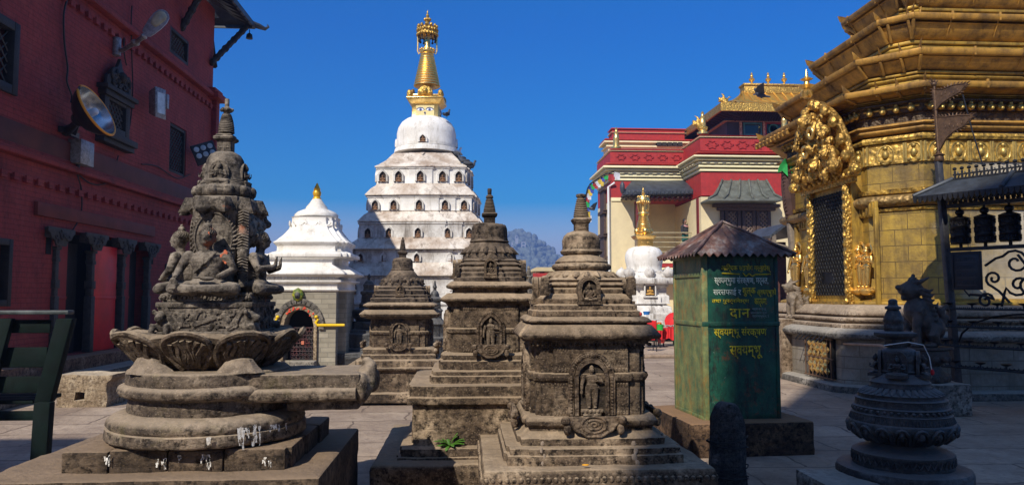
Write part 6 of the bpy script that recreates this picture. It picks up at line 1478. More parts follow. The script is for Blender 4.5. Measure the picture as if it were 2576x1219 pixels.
a = mlc(1945, 325, YPV-.12); mb = MB(); mb.lathe((0, 0, 0), [(.26, 0), (.26, .04), (.18, .05), (.18, .0)], 20); mb.v = [Matrix.Rotation(R(90), 3, 'X')@p+a for p in mb.v]; mbl('round_fan', mb, simple('teal_fan', (.03, .22, .2), .5, bump=0))
for px in (1862, 1920, 1971): S_('painted_pillar', simple('pillar_paint', (.5, .35, .25), .6, var=.9, sc=12, bump=0) if 'pillar_paint' not in bpy.data.materials else bpy.data.materials['pillar_paint'], px-3, px+3, 307, 343, YPV, .2, out=.13)
e0, e1 = mlc(1815, 262, YPV-1.5), mlc(2075, 262, YPV-1.5); zE = e0.z; yb2 = 5.5
zR = mlc(1870, 233, YPV+1.2).z; rx0, rx1 = mlc(1868, 233, YPV+1.2).x, mlc(2050, 233, YPV+1.2).x
back = e0.y+7
mb = MB(); ring0 = [V(e0.x, e0.y, zE), V(e1.x, e0.y, zE), V(e1.x, back, zE), V(e0.x, back, zE)]; xm = lambda t: e0.x+(rx0-e0.x)*t; y_ = lambda t: e0.y+(mlc(1868, 233, YPV+1.2).y-e0.y)*t
rg = lambda t, h: [V(xm(t), y_(t), zE+(zR-zE)*h), V(e1.x, y_(t), zE+(zR-zE)*h), V(e1.x, back-2*t, zE+(zR-zE)*h), V(xm(t), back-2*t, zE+(zR-zE)*h)]
mb.loft([rg(0, 0), rg(.3, .12), rg(.65, .45), rg(1, 1)])
for k in range(12):
    t = k/11; x = e0.x+(e1.x-e0.x)*t; mb.tube([V(x, e0.y, zE+.05), V(max(x, xm(.65))+0*t, y_(.65), zE+(zR-zE)*.45+.05), V(max(x, rx0), y_(1), zR+.05)], .05, 4)
mbl('gilded_roof', mb, gold('gilt_roof', (.85, .55, .12), (.40, .25, .07), .35, .6, 1.5, .3))
mb = MB(); mb.span(V(e0.x-.05, e0.y-.05, zE-.32), V(e1.x, e0.y+.05, zE+.06)); mb.span(V(e0.x-.06, e0.y-.04, zE-.32), V(e0.x+.04, back, zE+.06)); mbl('gilt_eave_band', mb, GOLDE)
mb = MB(); mb.loft([[V(e0.x+.1, e0.y+.1, zE-.2), V(e1.x, e0.y+.1, zE-.2), V(e1.x, back, zE-.2), V(e0.x+.1, back, zE-.2)], [V(e0.x+1.2, e0.y+1.3, zE-.42), V(e1.x, e0.y+1.3, zE-.42), V(e1.x, back, zE-.42), V(e0.x+1.2, back, zE-.42)]])
for k in range(40): x = e0.x+.2+(e1.x-e0.x)*k/40; mb.tube([V(x, e0.y+.08, zE-.22), V(x+(1.0 if k < 5 else .2), e0.y+1.25, zE-.46)], .04, 4)
for k in range(18): y2 = e0.y+.3+k*.36; mb.tube([V(e0.x+.08, y2, zE-.22), V(e0.x+1.15, y2+.3, zE-.46)], .04, 4)
mbl('eave_soffit', mb, simple('black_blue_beams', (.012, .014, .022), .6, bump=0))
zT = mlc(1870, 216, YPV+1.2).z; mb = MB(); yr = mlc(1868, 233, YPV+1.2).y; mb.span(V(rx0+.05, yr-.1, zR-.05), V(rx1, yr+.5, zT)); mb.span(V(rx0, yr-.16, zT), V(rx1, yr+.56, zT+.1)); mbl('gilt_ridge', mb, GOLDE, bevel=.02)
def finial(px, yt, yb_, Y, label=None, hwm=8, dome=False):
    ax = Ax(px, Y); mb = MB(); H_ = yb_-yt; f = lambda l: ax.Rd([(a*hwm/8, yt+H_*b) for a, b in l])
    if dome: pr = f([(13, 1.0), (13, .92), (8, .88), (7.5, .70), (8, .55), (8.5, .50), (7, .45), (6, .30), (6.5, .26), (4, .20), (3, .12), (4, .08), (2, .03), (.5, 0)])
    else: pr = f([(6, 1.0), (6, .92), (2.5, .85), (3, .75), (7, .62), (8, .52), (5, .45), (2.5, .38), (4.5, .30), (4, .24), (2, .20), (3, .14), (1.5, .06), (.3, 0)])
    mb.lathe(V(ax.X-mx0, Y-YW, 0), pr, 20); mbl('gilt_finial', mb, GOLD, smooth=45)
for px in (1903, 1945, 1986): finial(px, 182, 216, YPV+1.4)
finial(1554, 320, 374, YW+.2, dome=True); finial(1775, 280, 338, YBY+.3, dome=True, hwm=9); finial(1983, 275, 330, YBY+.3, dome=True, hwm=8)
for px, py, s, Y in ((1758, 312, .55, YBY+.3), (1822, 253, .5, YPV-1.3)):
    p = mlc(px, py, Y); mb = MB(); mb.tube([p+V(s*.7, 0, -s*.5), p+V(s*.2, 0, -s*.35), p+V(-s*.1, 0, 0), p+V(-s*.5, 0, s*.1)], [s*.3, s*.35, s*.28, s*.15], 8); mb.tube([p, p+V(-s*.1, 0, s*.6), p+V(-s*.4, 0, s*.7)], [s*.2, s*.1, s*.05], 6); mb.tube([p+V(s*.2, 0, 0), p+V(s*.5, 0, s*.4), p+V(s*.9, 0, s*.2)], [s*.15, s*.1, s*.05], 6); mb.ball(p+V(-s*.45, 0, s*.2), s*.15, 6, 5); mb.ball(p+V(-s*.5, 0, -s*.1), s*.12, 6, 5)
    mbl('gilt_dragon', mb, GOLDE, fuse=.05)
# person on the balcony, seen from behind, dark jacket and pale scarf
YPn = YW-.7; p0 = at(1724, 640, YPn); hp = at(1724, 551, YPn).z-p0.z; fz = at(1724, 640, YPn).z; s = 1.68
pe = thing('person', 'person in a dark jacket, pale scarf and teal skirt standing on the monastery balcony', 'person', (p0.x, YPn, fz), R(35)); b = MB()
for sg in (-1, 1):
    b.tube([(sg*.09, 0, .90), (sg*.10, -.02, .48), (sg*.10, .02, .09)], [.085, .06, .04]); b.ball((sg*.10, -.06, .04), (.045, .12, .04))
    b.tube([(sg*.19, 0, 1.38), (sg*.24, -.02, 1.10), (sg*.19, -.20, .98)], [.055, .045, .033]); b.ball((sg*.17, -.25, .98), (.035, .06, .03))
b.ball((0, 0, .95), (.16, .11, .14)); b.ball((0, 0, 1.18), (.15, .10, .18)); b.ball((0, 0, 1.36), (.20, .10, .10)); b.tube([(0, 0, 1.42), (0, -.01, 1.52)], .05); b.ball((0, -.02, 1.60), (.075, .09, .11)); b.ball((0, -.11, 1.59), (.014, .02, .02))
b.build('body', SKIN, pe, fuse=.02)
c_ = MB(); c_.ball((0, .0, 1.15), (.185, .135, .24)); c_.ball((0, 0, 1.36), (.225, .125, .12)); c_.ball((0, 0, .98), (.19, .14, .12))
for sg in (-1, 1): c_.tube([(sg*.19, 0, 1.38), (sg*.245, -.02, 1.10), (sg*.20, -.18, .98)], [.075, .065, .05])
c_.build('jacket', CLOTH1, pe, fuse=.02); c_ = MB(); c_.lathe((0, 0, 0), [(.23, .22), (.19, .6), (.18, .95)], 20, 1, .75); c_.build('skirt', CLOTH2, pe, smooth=50)
c_ = MB(); c_.tube([(.15*math.cos(t*.6), .11*math.sin(t*.6), 1.44-.01*t) for t in range(11)], .045, 7); c_.tube([(.12, .10, 1.42), (.14, .14, 1.1)], .05, 6); c_.build('scarf', CLOTHP, pe, smooth=50); c_ = MB(); c_.ball((0, .015, 1.64), (.088, .10, .10)); c_.ball((0, .08, 1.56), (.06, .05, .08)); c_.build('hair', HAIR, pe, smooth=60)
# flying pigeon against the gilded roof
fb = pigeon('dark pigeon in flight in front of the gilded roof', at(1915, 252, 26), 2.9, wings=True, s=1.6)
# ---------------------------------------------------------------- green donation box on its block
zpd = atZ(2054, 1167, 0); PZ = at(2052, 1078, zpd.y).z
L_, M_, B_ = atZ(1700, 1025, PZ), atZ(1773, 1056, PZ), atZ(1973, 1064, PZ)
ux = V(math.cos(R(4.5)), math.sin(R(4.5)), 0); bw = .715; vy = V(-ux.y, ux.x, 0); bd = .72
bo = M_+ux*bw/2+vy*bd/2; rzb = math.atan2(ux.y, ux.x)
pd_ = thing('box_pedestal', 'dark stained stone block under the green donation box', 'pedestal', (bo.x, bo.y, 0), rzb)
mb = MB(); mb.span((-bw/2-.20, -bd/2-.19, -.05), (bw/2+.22, bd/2+.2, PZ)); 
mb.build('block', stone('pedestal_stone', (.028, .018, .013), (.085, .052, .032), (.22, .13, .07), .8, bump=.7), pd_, bevel=.02, sub=.06, amp=.012, nsc=4)
bx = thing('donation_box', 'tall green metal box with yellow lettering under a rusty corrugated roof', 'donation box', (bo.x, bo.y, PZ), rzb)
ztop = at(1773, 640, M_.y).z-PZ; zrail = at(1780, 812, M_.y).z-PZ
hx, hy = bw/2, bd/2
mb = MB(); mb.span((-hx, -hy, .0), (hx, -hy+.012, ztop)); mb.span((-hx+.012, hy-.012, 0), (hx-.012, hy, ztop)); mb.span((hx-.012, -hy+.012, 0), (hx, hy, ztop)); 
mb.build('front_panel', BOXF, bx, bevel=.004, sub=.05, amp=.004, nsc=3)
mb = MB(); mb.span((-hx, -hy+.013, 0), (-hx+.012, hy, ztop)); mb.build('side_panel', BOXLIT, bx, bevel=.004, sub=.05, amp=.004, nsc=3)
mb = MB()
for z0, z1 in ((zrail-.03, zrail+.012),): mb.span((-hx-.012, -hy-.012, z0), (hx+.012, -hy-.0005, z1)); mb.span((hx+.0005, -hy, z0), (hx+.012, hy, z1))
mb.span((hx-.03, -hy-.006, 0), (hx+.006, -hy+.002, ztop)); mb.build('front_edging', BOXF, bx, bevel=.004)
mb = MB()
for z0, z1 in ((zrail-.03, zrail+.012), (.0, .03), (ztop-.03, ztop), (ztop-.20, ztop-.16)): mb.span((-hx-.012, -hy, z0), (-hx-.0005, hy, z1))
for y in (-hy-.008, hy-.04): mb.span((-hx-.010, y, 0), (-hx+.0, y+.05, ztop))
mb.span((-hx-.004, -hy-.008, 0), (-hx+.045, -hy+.002, ztop)); mb.build('side_edging', BOXLIT, bx, bevel=.004)
mb = MB(); mb.span((-hx+.02, -hy+.015, ztop-.01), (hx-.02, hy-.015, ztop+.04)); mb.span((hx+.001, -.1, .38), (hx+.03, -.03, .47)); mb.build('latch', IRON, bx)
# corrugated hipped roof
ez_ = at(1773, 640, M_.y-.1).z-PZ; az = at(1836, 560, bo.y).z-PZ; ev = .125
mb = MB(); E0, E1 = hx+ev, hy+ev; rr = random.Random(1)
for m in range(4):
    rt = Matrix.Rotation(m*math.pi/2, 3, 'Z'); la, lb = (E0, E1) if m % 2 == 0 else (E1, E0); n = 150; rows = []
    for j in range(9):
        t = j/8; row = []
        for i in range(n+1):
            u = -1+2*i/n; x = u*la*(1-t); 
            xr = u*la; 
            s_ = x/(.045)  # straight corrugations running down the slope
            h = .014*math.cos(2*math.pi*x/.075)*(1 if t < .98 else 0)
            row.append(rt@V(x, -lb*(1-t)-.0, ez_+(az-ez_)*t+h+.004*noise.noise(V(x*9, t*4, m))))
        rows.append(row)
    mb.loft(rows, cap=False, closed=False)
    mb.loft([[p-V(0, 0, .006) for p in r_] for r_ in rows], cap=False, closed=False)
mb.build('roof', RUST, bx, smooth=35)
for sx in (-1, 1):
    for sy in (-1, 1): mb = MB(); mb.tube([V(sx*E0, sy*E1, ez_+.012), V(0, 0, az+.012)], .014, 6); mb.build('ridge_strip', RUST, bx, smooth=60)
mb = MB(); mb.tube([V(.12, -hy-.05, ez_-.01), V(.13, -hy-.06, ez_-.07), V(.16, -hy-.05, ez_-.10), V(.17, -hy-.055, ez_-.05)], .004, 5); mb.build('loose_wire', CABLE, bx)
# lettering
def font_mesh(txt, size, bold=0):
    c = bpy.data.curves.new('t', 'FONT'); c.body = txt; c.size = size; c.extrude = .001; c.offset = bold; c.resolution_u = 3
    o = bpy.data.objects.new('t', c); C.objects.link(o); dg = bpy.context.evaluated_depsgraph_get(); dg.update()
    me = bpy.data.meshes.new_from_object(o.evaluated_get(dg)); bpy.data.objects.remove(o); bpy.data.curves.remove(c); return me
YT = greenpaint('yellow_lettering', (.62, .47, .01), (.80, .62, .02), (.05, .09, .04), .55, 3); WT = simple('white_lettering', (.62, .68, .55), .6, var=.3, sc=20, bump=0); GT = simple('grey_lettering', (.30, .36, .30), .6, bump=0)
for m_ in (YT, WT, GT):
    g = G.__new__(G); g.m = m_; g.t = m_.node_tree; g.b = g.t.nodes['Principled BSDF']; g.co = g.n('ShaderNodeTexCoord').outputs['Object']
    g.l(g.ramp(g.noise(55, 5, .75), [(.40, .0), (.46, 1.0)]), g.b.inputs['Alpha'])
def letter(txt, px0, px1, py0, py1, mat, bold=.0018, nm='lettering'):
    me = font_mesh(txt, 1.0, bold*4); xs = [v.co.x for v in me.vertices]; ys_ = [v.co.y for v in me.vertices]
    if not xs: return
    # px,py measured on the front panel
    def onp(px, py):
        d = ray(px, py); n = V(-vy.x, -vy.y, 0); o_ = M_+n*.006; k = (o_-CAMP).dot(n)/d.dot(n); p = CAMP+d*k; q = p-bo; return q.dot(ux), p.z-PZ
    x0, z0 = onp(px0, py1); x1, z1 = onp(px1, py0); z0 = onp(px0, py1)[1]; sx = (x1-x0)/(max(xs)-min(xs)); sz_ = (z1-z0)/(max(ys_)-min(ys_))
    for v in me.vertices:
        x, y, z = v.co; v.co = (x0+(x-min(xs))*sx, -hy-.0075-(z+.001)*1.0, z0+(y-min(ys_))*sz_)
    o = bpy.data.objects.new(nm, me); C.objects.link(o); me.materials.clear(); me.materials.append(mat); o.parent = bx; return o
letter('आिर्थक सहयोग गर्नुहोस्', 1814, 1938, 664, 684, YT)
mbu = MB(); 
def onq(px, py):
    d = ray(px, py); n = V(-vy.x, -vy.y, 0); o_ = M_+n*.006; k = (o_-CAMP).dot(n)/d.dot(n); p = CAMP+d*k; q = p-bo; return V(q.dot(ux), -hy-.009, p.z-PZ)
mbu.tube([onq(1816, 687), onq(1860, 689)], .006, 5); mbu.tube([onq(1868, 686), onq(1876, 694), onq(1884, 688), onq(1892, 694), onq(1900, 690), onq(1938, 689)], .006, 5); mbu.build('underline', YT, bx)
letter('स्वयम्भुमा संरक्षण, मर्मत,', 1797, 1932, 694, 718, WT, .0024)
letter('सरसफाई र', 1794, 1864, 723, 743, WT, .0022); letter('शुल्क', 1868, 1900, 723, 745, YT, .0022); letter('स्वयम्भूको', 1904, 1952, 724, 746, YT, .0018)
letter('तथा पुनर्निमार्ण', 1791, 1884, 749, 764, YT, .0022); letter('कार्यमा', 1898, 1928, 750, 772, YT, .0018)
letter('दान', 1836, 1886, 776, 800, YT, .0016)
letter('स्वयम्भू', 1892, 1928, 774, 781, GT, .0008); letter('संरक्षण गुठी', 1888, 1930, 783, 790, GT, .0008); letter('स्वयम्भूस्थान', 1892, 1934, 792, 800, GT, .0008)
letter('स्वयम्भू संरक्षण', 1796, 1928, 821, 850, YT, .0022); letter('स्वयम्भू', 1836, 1917, 868, 902, YT, .0026)
# ---------------------------------------------------------------- rough standing stone bound with wire
p = at(1831, 1200, 5.15); zt = at(1831, 1010, 5.15).z; rs = thing('standing_stone', 'rough grey standing stone bound with wire in front of the green box', 'stone', (p.x, 5.15, 0)); mb = MB()
mb.loft([[V(a*(w_+.012*math.sin(i*3+z*9)), b*.09, z) for i, (a, b) in enumerate(((-1, -.7), (-.5, -1), (.4, -1), (1, -.5), (1, .6), (.3, 1), (-.6, 1), (-1, .5)))] for w_, z in ((.135, -.05), (.13, .2), (.118, zt*.6), (.10, zt*.82), (.065, zt*.95), (.03, zt))])
mb.build('stone', stone('standing_stone_grey', (.04, .038, .038), (.10, .095, .09), (.24, .22, .20), .2, sc=2), rs, bevel=.015, sub=.03, amp=.012, nsc=9)
mb = MB()
for z0, z1 in ((.36, .44), (.43, .36), (.16, .24), (.24, .15)): mb.tube([V(.145*math.cos(a*.785), .125*math.sin(a*.785), z0+(z1-z0)*(a/8)+.01*math.sin(a*2)) for a in range(9)], .0045, 5)
mb.build('wire', CABLE, rs)
# ---------------------------------------------------------------- round black chaitya at the lower right
class AxR(Ax):
    def Rd(s, pts): return sorted_prof([(s.rnd(a), s.zs(s.rnd(a)*(.85 if b > 1112 else .4), b)) for a, b in pts])
axr = AxR(2256, 4.95)
BOWL_P = [(96, 1114), (116, 1104), (130, 1092), (136, 1080), (137, 1070), (134, 1060)]
def bowl_r(y):
    for (r0, y0), (r1, y1) in zip(BOWL_P, BOWL_P[1:]):
        if y1 <= y <= y0: return r0+(r1-r0)*(y0-y)/(y0-y1)
    return 130
rc = thing('round_black_chaitya', 'round black bell-shaped chaitya with lotus petals, nearest at lower right', 'stone chaitya', axr.c); O = V(0, 0, 0)
def rr_(nm, pts, extra=None, **k):
    mb = MB(); mb.lathe(V(k.pop('dx', 0), 0, 0), axr.Rd(pts), 56); extra and extra(mb); return mb.build(nm, STD, rc, smooth=50, **k)
rr_('foot', [(172, 1262), (172, 1212), (168, 1202), (150, 1194), (133, 1191)], sub=.05, amp=.008, nsc=6)
def ex(mb):
    for k in range(46): a = k*.13659; r = axr.rnd(129); mb.tube([V(r*math.cos(a), r*math.sin(a), axr.zs(.3, 1183)), V(r*math.cos(a+.07), r*math.sin(a+.07), axr.zs(.3, 1168)), V(r*math.cos(a+.13), r*math.sin(a+.13), axr.zs(.3, 1183))], .006, 5)
rr_('base_ring', [(128, 1192), (129, 1187), (128, 1164), (130, 1160), (129, 1154), (120, 1148), (96, 1136), (82, 1128), (78, 1122), (84, 1116), (90, 1112)], ex)
def ex(mb):
    n = 18; 
    for k in range(n):
        a = 2*math.pi*k/n; 
        for q, wd in ((1.0, .155), (.62, .155)):
            pts = []
            for t in range(9):
                b = math.pi*t/8; aa = a+wd*q*math.cos(b); hh = math.sin(b)*q; y = 1108-36*hh; rr2 = axr.rnd(bowl_r(y)+1.5); pts.append(V(rr2*math.cos(aa), rr2*math.sin(aa), axr.zs(rr2*.4, y)))
            mb.tube(pts, .013 if q == 1 else .009, 6)
        mb.ball(V(axr.rnd(133)*math.cos(a), axr.rnd(133)*math.sin(a), axr.zs(.13, 1086)), (.022, .022, .03), 8, 6)
rr_('lotus_bowl', [(84, 1120), (96, 1114), (116, 1104), (130, 1092), (136, 1080), (137, 1070), (134, 1064), (131, 1062)], ex)
def ex(mb):
    for k in range(90): a = k*2*math.pi/90; mb.tube([V(axr.rnd(r)*math.cos(a), axr.rnd(r)*math.sin(a), axr.zs(axr.rnd(r)*.4, y)) for r, y in ((132, 1061), (126, 1048))], .006, 4)
    beads_rd(mb, O, axr.rnd(122), axr.zs(.13, 1034), 44, .013); beads_rd(mb, O, axr.rnd(113), axr.zs(.13, 1012), 60, .008)
rr_('banded_bell', [(131, 1063), (132, 1060), (127, 1047), (128, 1043), (124, 1041), (121, 1030), (124, 1026), (118, 1023), (115, 1010), (118, 1005), (110, 1002), (108, 996), (110, 992), (98, 988), (90, 984)], ex)
def ex(mb): petals_rd(mb, O, axr.rnd(76), axr.zs(.2, 981), axr.rnd(104), axr.zs(.13, 993), 30, .012)
rr_('petal_ring', [(98, 990), (88, 984), (78, 980), (79, 974), (76, 970), (78, 962), (72, 956), (58, 950), (50, 944)], ex)
rr_('dome', [(52, 946), (46, 940), (48, 934), (44, 930), (46, 910), (46, 890), (42, 880), (34, 876), (18, 873)])
for k in range(4):
    a = -2.2+k*math.pi/2; o = V(axr.rnd(60)*math.cos(a), axr.rnd(60)*math.sin(a), axr.zs(.1, 946)); m = Matrix.Rotation(a+math.pi/2, 3, 'Z'); b, hr = seated(.135, m, arm=1); q = MB(); xf(b, q, Matrix.Identity(3), o); xf(hr, q, Matrix.Identity(3), o); q.box(o, (.13, .09, .02), a+math.pi/2); arch_plate(q, o-V(.04*math.cos(a), .04*math.sin(a), 0), m@XV, m@V(0, -1, 0), .12, .165, .02); q.build('seated_figure', STD, rc, smooth=60)
pr = axr.S([(19, 874), (19, 853), (30, 850), (37, 846), (37, 838), (28, 834), (20, 832)]); mb = MB(); mb.tiers(V(-.02, 0, 0), sq(pr[0][0]), [(a-pr[0][0], z) for a, z in pr]); mb.build('harmika', STD, rc, bevel=.004)
rr_('spire', [(20, 834), (25, 830), (26, 822), (24, 812), (27, 808), (25, 800), (20, 788), (16, 780), (15, 778), (21, 777), (21, 771), (14, 769), (12, 766), (12, 756), (8, 752), (2, 751)], dx=-.03)
mb = MB(); z = axr.zs(.1, 866); mb.tube([V(-.16, -.10, axr.zs(.1, 868)), V(-.03, -.16, z+.02), V(.08, -.15, z), V(.13, -.13, z-.08), V(.15, -.12, z-.17)], .003, 5); mb.build('white_string', PIPE, rc)
mb = MB(); mb.ball(V(.15, -.125, z-.18), (.012, .012, .02)); mb.build('red_tassel', REDC, rc)
mb = MB(); a, b = at(1985, 1169, 5.2), at(2120, 1215, 4.7); mb.span((0, 0, -.1), (.36, .55, a.z)); o = mb.build('stone_slab', STG, bevel=.015, sub=.06, amp=.012, nsc=4); o.location = (a.x, 4.55, 0); tag(o, 'grey stone slab left of the round black chaitya, at the bottom edge', 'slab')
# weed on the tall chaitya and small litter
p = at(1130, 1122, 5.52); wd = thing('leafy_weed', 'green weed growing from the base of the tall brown chaitya', 'plant', p); rr = random.Random(12)
for k in range(22):
    a = rr.random()*6.28; ln = .07+.09*rr.random(); el = .25+.9*rr.random(); mb = MB(); d = V(math.cos(a)*math.cos(el), math.sin(a)*math.cos(el)*.8-.15, math.sin(el)); s_ = d.cross(ZV).normalized(); pts = [(0, .004), (.2, .012), (.35, .008), (.5, .016), (.65, .009), (.8, .015), (.92, .006), (1, .001)]; top = []; bot = []
    for t, w_ in pts: c_ = d*ln*t+V(0, 0, -.05*t*t); top.append(c_+s_*w_); bot.append(c_-s_*w_)
    up_ = [(x+y)/2+V(0, 0, .005) for x, y in zip(top, bot)]; mb.loft([top, up_, bot], cap=False, closed=False); mb.build('leaf', LEAF, wd, smooth=50)
for i, (px, py, Y, col, lb) in enumerate(((1473, 1168, 4.45, (.75, .35, .02), 'orange petal lying on the plinth of the nearest chaitya'), (1145, 1023, 9.4, (.7, .5, .02), 'tiny yellow petal on the paving before the small chaitya'))):
    mb = MB(); mb.ball((0, 0, 0), (.022, .012, .005)); o = mb.build('petal', simple('petal_%s' % ('orange', 'yellow')[i], col, .6, bump=0), smooth=60); o.location = at(px, py, Y) if i == 0 else atZ(px, py, .006); tag(o, lb, 'petal')
# ---------------------------------------------------------------- gilded shrine on the right
GC = V(6.08, 11.0, 0)
go = thing('gilded_shrine', 'huge gilded copper shrine with stepped eaves and chain-mail door filling the right side', 'shrine', GC)
PL = [(6.32, 14.1), (6.32, 13.75), (6.08, 13.75), (6.08, 11.0), (6.27, 10.81), (6.47, 10.61), (6.62, 10.45), (12.5, 10.45), (12.5, 14.1)]
n_ = len(PL); NRM = []
for i in range(n_):
    a, b, c_ = V(*PL[i-1], 0), V(*PL[i], 0), V(*PL[(i+1) % n_], 0)
    d1_, d2_ = (b-a).normalized(), (c_-b).normalized(); n1, n2 = V(-d1_.y, d1_.x, 0)*-1, V(-d2_.y, d2_.x, 0)*-1
    # offset direction so that both neighbouring faces move by one unit
    m = (n1+n2); k = m.dot(n1); NRM.append(m/(k if abs(k) > .2 else .2))
NRM = [(-n) if (V(*PL[3], 0)+NRM[3]*.1-V(9, 12.5, 0)).length < (V(*PL[3], 0)-V(9, 12.5, 0)).length else n for n in NRM]
def gz(py, Y=10.6): return at(2300, py, Y).z
def gl(nm, prof, mat, **k):
    mb = MB(); prof = sorted(prof, key=lambda q: q[1]) if not k.pop('keep', 0) else prof
    mb.loft([[V(PL[i][0], PL[i][1], z)+NRM[i]*d-GC for i in range(n_)] for d, z in prof]); return mb.build(nm, mat, go, **k)
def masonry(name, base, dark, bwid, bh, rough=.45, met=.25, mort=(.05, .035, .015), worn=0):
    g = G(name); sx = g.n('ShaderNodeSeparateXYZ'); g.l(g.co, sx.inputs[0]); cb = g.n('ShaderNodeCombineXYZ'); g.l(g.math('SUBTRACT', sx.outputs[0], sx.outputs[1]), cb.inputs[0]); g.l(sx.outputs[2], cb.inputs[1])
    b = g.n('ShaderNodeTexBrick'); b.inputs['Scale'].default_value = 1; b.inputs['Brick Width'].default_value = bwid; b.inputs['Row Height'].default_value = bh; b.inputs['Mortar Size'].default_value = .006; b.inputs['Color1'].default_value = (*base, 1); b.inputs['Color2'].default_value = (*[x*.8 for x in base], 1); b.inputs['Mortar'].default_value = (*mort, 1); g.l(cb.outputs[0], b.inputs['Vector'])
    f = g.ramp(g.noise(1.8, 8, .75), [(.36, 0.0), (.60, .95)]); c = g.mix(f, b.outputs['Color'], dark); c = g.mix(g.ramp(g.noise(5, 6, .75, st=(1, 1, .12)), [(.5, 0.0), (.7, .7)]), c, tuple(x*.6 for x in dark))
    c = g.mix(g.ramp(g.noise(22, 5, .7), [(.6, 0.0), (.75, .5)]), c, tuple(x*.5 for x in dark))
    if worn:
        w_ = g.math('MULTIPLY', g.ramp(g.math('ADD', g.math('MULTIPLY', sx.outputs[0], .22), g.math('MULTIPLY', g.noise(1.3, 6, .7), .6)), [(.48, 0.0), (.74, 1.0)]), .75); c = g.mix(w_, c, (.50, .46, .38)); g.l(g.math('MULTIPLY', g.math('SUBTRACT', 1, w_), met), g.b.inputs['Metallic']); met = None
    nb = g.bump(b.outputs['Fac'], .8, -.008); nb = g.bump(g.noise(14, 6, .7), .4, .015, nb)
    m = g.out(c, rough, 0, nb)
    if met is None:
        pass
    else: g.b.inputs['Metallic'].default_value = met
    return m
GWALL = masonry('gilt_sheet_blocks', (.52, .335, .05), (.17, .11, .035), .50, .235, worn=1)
GST = masonry('shrine_base_blocks', (.34, .30, .24), (.17, .14, .10), .62, .17, .85, 0, (.10, .08, .06))
WHB = plaster('dusty_roof_top', (.36, .31, .24), (.22, .17, .11), .6, .3, 3)
MLD = stone('base_mouldings', (.13, .085, .05), (.30, .22, .15), (.46, .37, .27), .4)
gl('base_foot', [(.80, -.05), (.80, .10), (.70, .12)], STG, bevel=.02, sub=.3, amp=.015)
gl('base_wall', [(.62, .05), (.62, .76)], GST)
gl('base_ledge', [(.60, .74), (.76, .77), (.78, .83), (.72, .88), (.62, .91)], STG, bevel=.02, sub=.3, amp=.015)
gl('base_mouldings', [(.55, .90), (.62, .91), (.60, .97), (.52, .98), (.58, 1.02), (.56, 1.06), (.42, 1.07), (.50, 1.10), (.46, 1.15), (.34, 1.24), (.2, 1.25)], MLD, bevel=.015, sub=.3, amp=.012)
gl('gilt_plinth_moulding', [(.10, 1.24), (.16, 1.25), (.16, 1.29), (.08, 1.32), (.02, 1.34)], GOLDW, bevel=.012)
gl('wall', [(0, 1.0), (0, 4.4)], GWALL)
gl('snake_collar', [(.0, gz(520)), (.09, gz(516)), (.14, gz(508)), (.15, gz(500)), (.12, gz(491)), (0, gz(487))], gold('scaled_collar', (.34, .22, .08), (.10, .065, .03), .45, .7, 6, .5, 18, .6), bevel=0, smooth=60)
gl('band', [(.0, gz(530)), (.03, gz(528)), (.05, gz(521)), (0, gz(519))], GOLDP)
gl('band', [(.0, gz(486)), (.05, gz(484)), (.07, gz(474)), (0, gz(472))], GOLDP)
gl('panel_frieze', [(.0, gz(410)), (.03, gz(409)), (.035, gz(400)), (.03, gz(362)), (.05, gz(359)), (0, gz(358))], GOLDP)
gl('bead_band', [(0, gz(356)), (.07, gz(355)), (.09, gz(348)), (.07, gz(341)), (0, gz(340))], GOLDP)
gl('moulding', [(0, gz(336)), (.10, gz(335)), (.14, gz(328)), (.12, gz(322)), (.18, gz(318)), (.16, gz(312)), (.0, gz(311))], GOLDR, bevel=.012)
gl('eave_shaded_frieze', [(0, gz(311)), (.02, gz(310)), (.02, gz(288)), (.05, gz(287)), (0, gz(286))], SHADED_BRONZE)
# arcs with figures in the panel frieze: pilasters and oval medallions
def along(k0, k1): 
    a, b = V(*PL[k0], 0), V(*PL[k1], 0); return a, b, (b-a).normalized(), NRM[k0]
mb = MB()
for k0, k1 in ((2, 3), (3, 5), (5, 6), (6, 7)):
    a, b = V(*PL[k0], 0), V(*PL[k1], 0); u = (b-a); L = min(u.length, 3.4); u.normalize(); nr = V(u.y, -u.x, 0); 
    if nr.dot(V(9, 12.5, 0)-a) > 0: nr = -nr
    m = max(1, int(L/.33)); st = L/m
    for i in range(m):
        c_ = a+u*st*(i+.5)+nr*.035-GC+V(0, 0, gz(385)); 
        mb.ball(c_, (.05, .05, .07), 8, 6); mb.ball(c_+V(0, 0, .10), .035, 7, 5)
        for s_ in (-1, 1):
            mb.tube([c_+u*s_*(.11*math.cos(t*.52-1.57))+V(0, 0, .14*math.sin(t*.52-1.57)) for t in range(7)], .012, 5); mb.tube([c_+u*s_*st*.46+V(0, 0, -.14), c_+u*s_*st*.46+V(0, 0, .15)], .02, 5)
        for t in (-1, 1): mb.ball(c_+u*t*.06+V(0, 0, -.10), .03, 6, 5)
mb.build('frieze_relief', gold('relief_gilt', (.60, .42, .12), (.16, .11, .04), .35, .8, 8, .3, 0, .7), go, smooth=50)
mb = MB()        # row of little heads under the eave
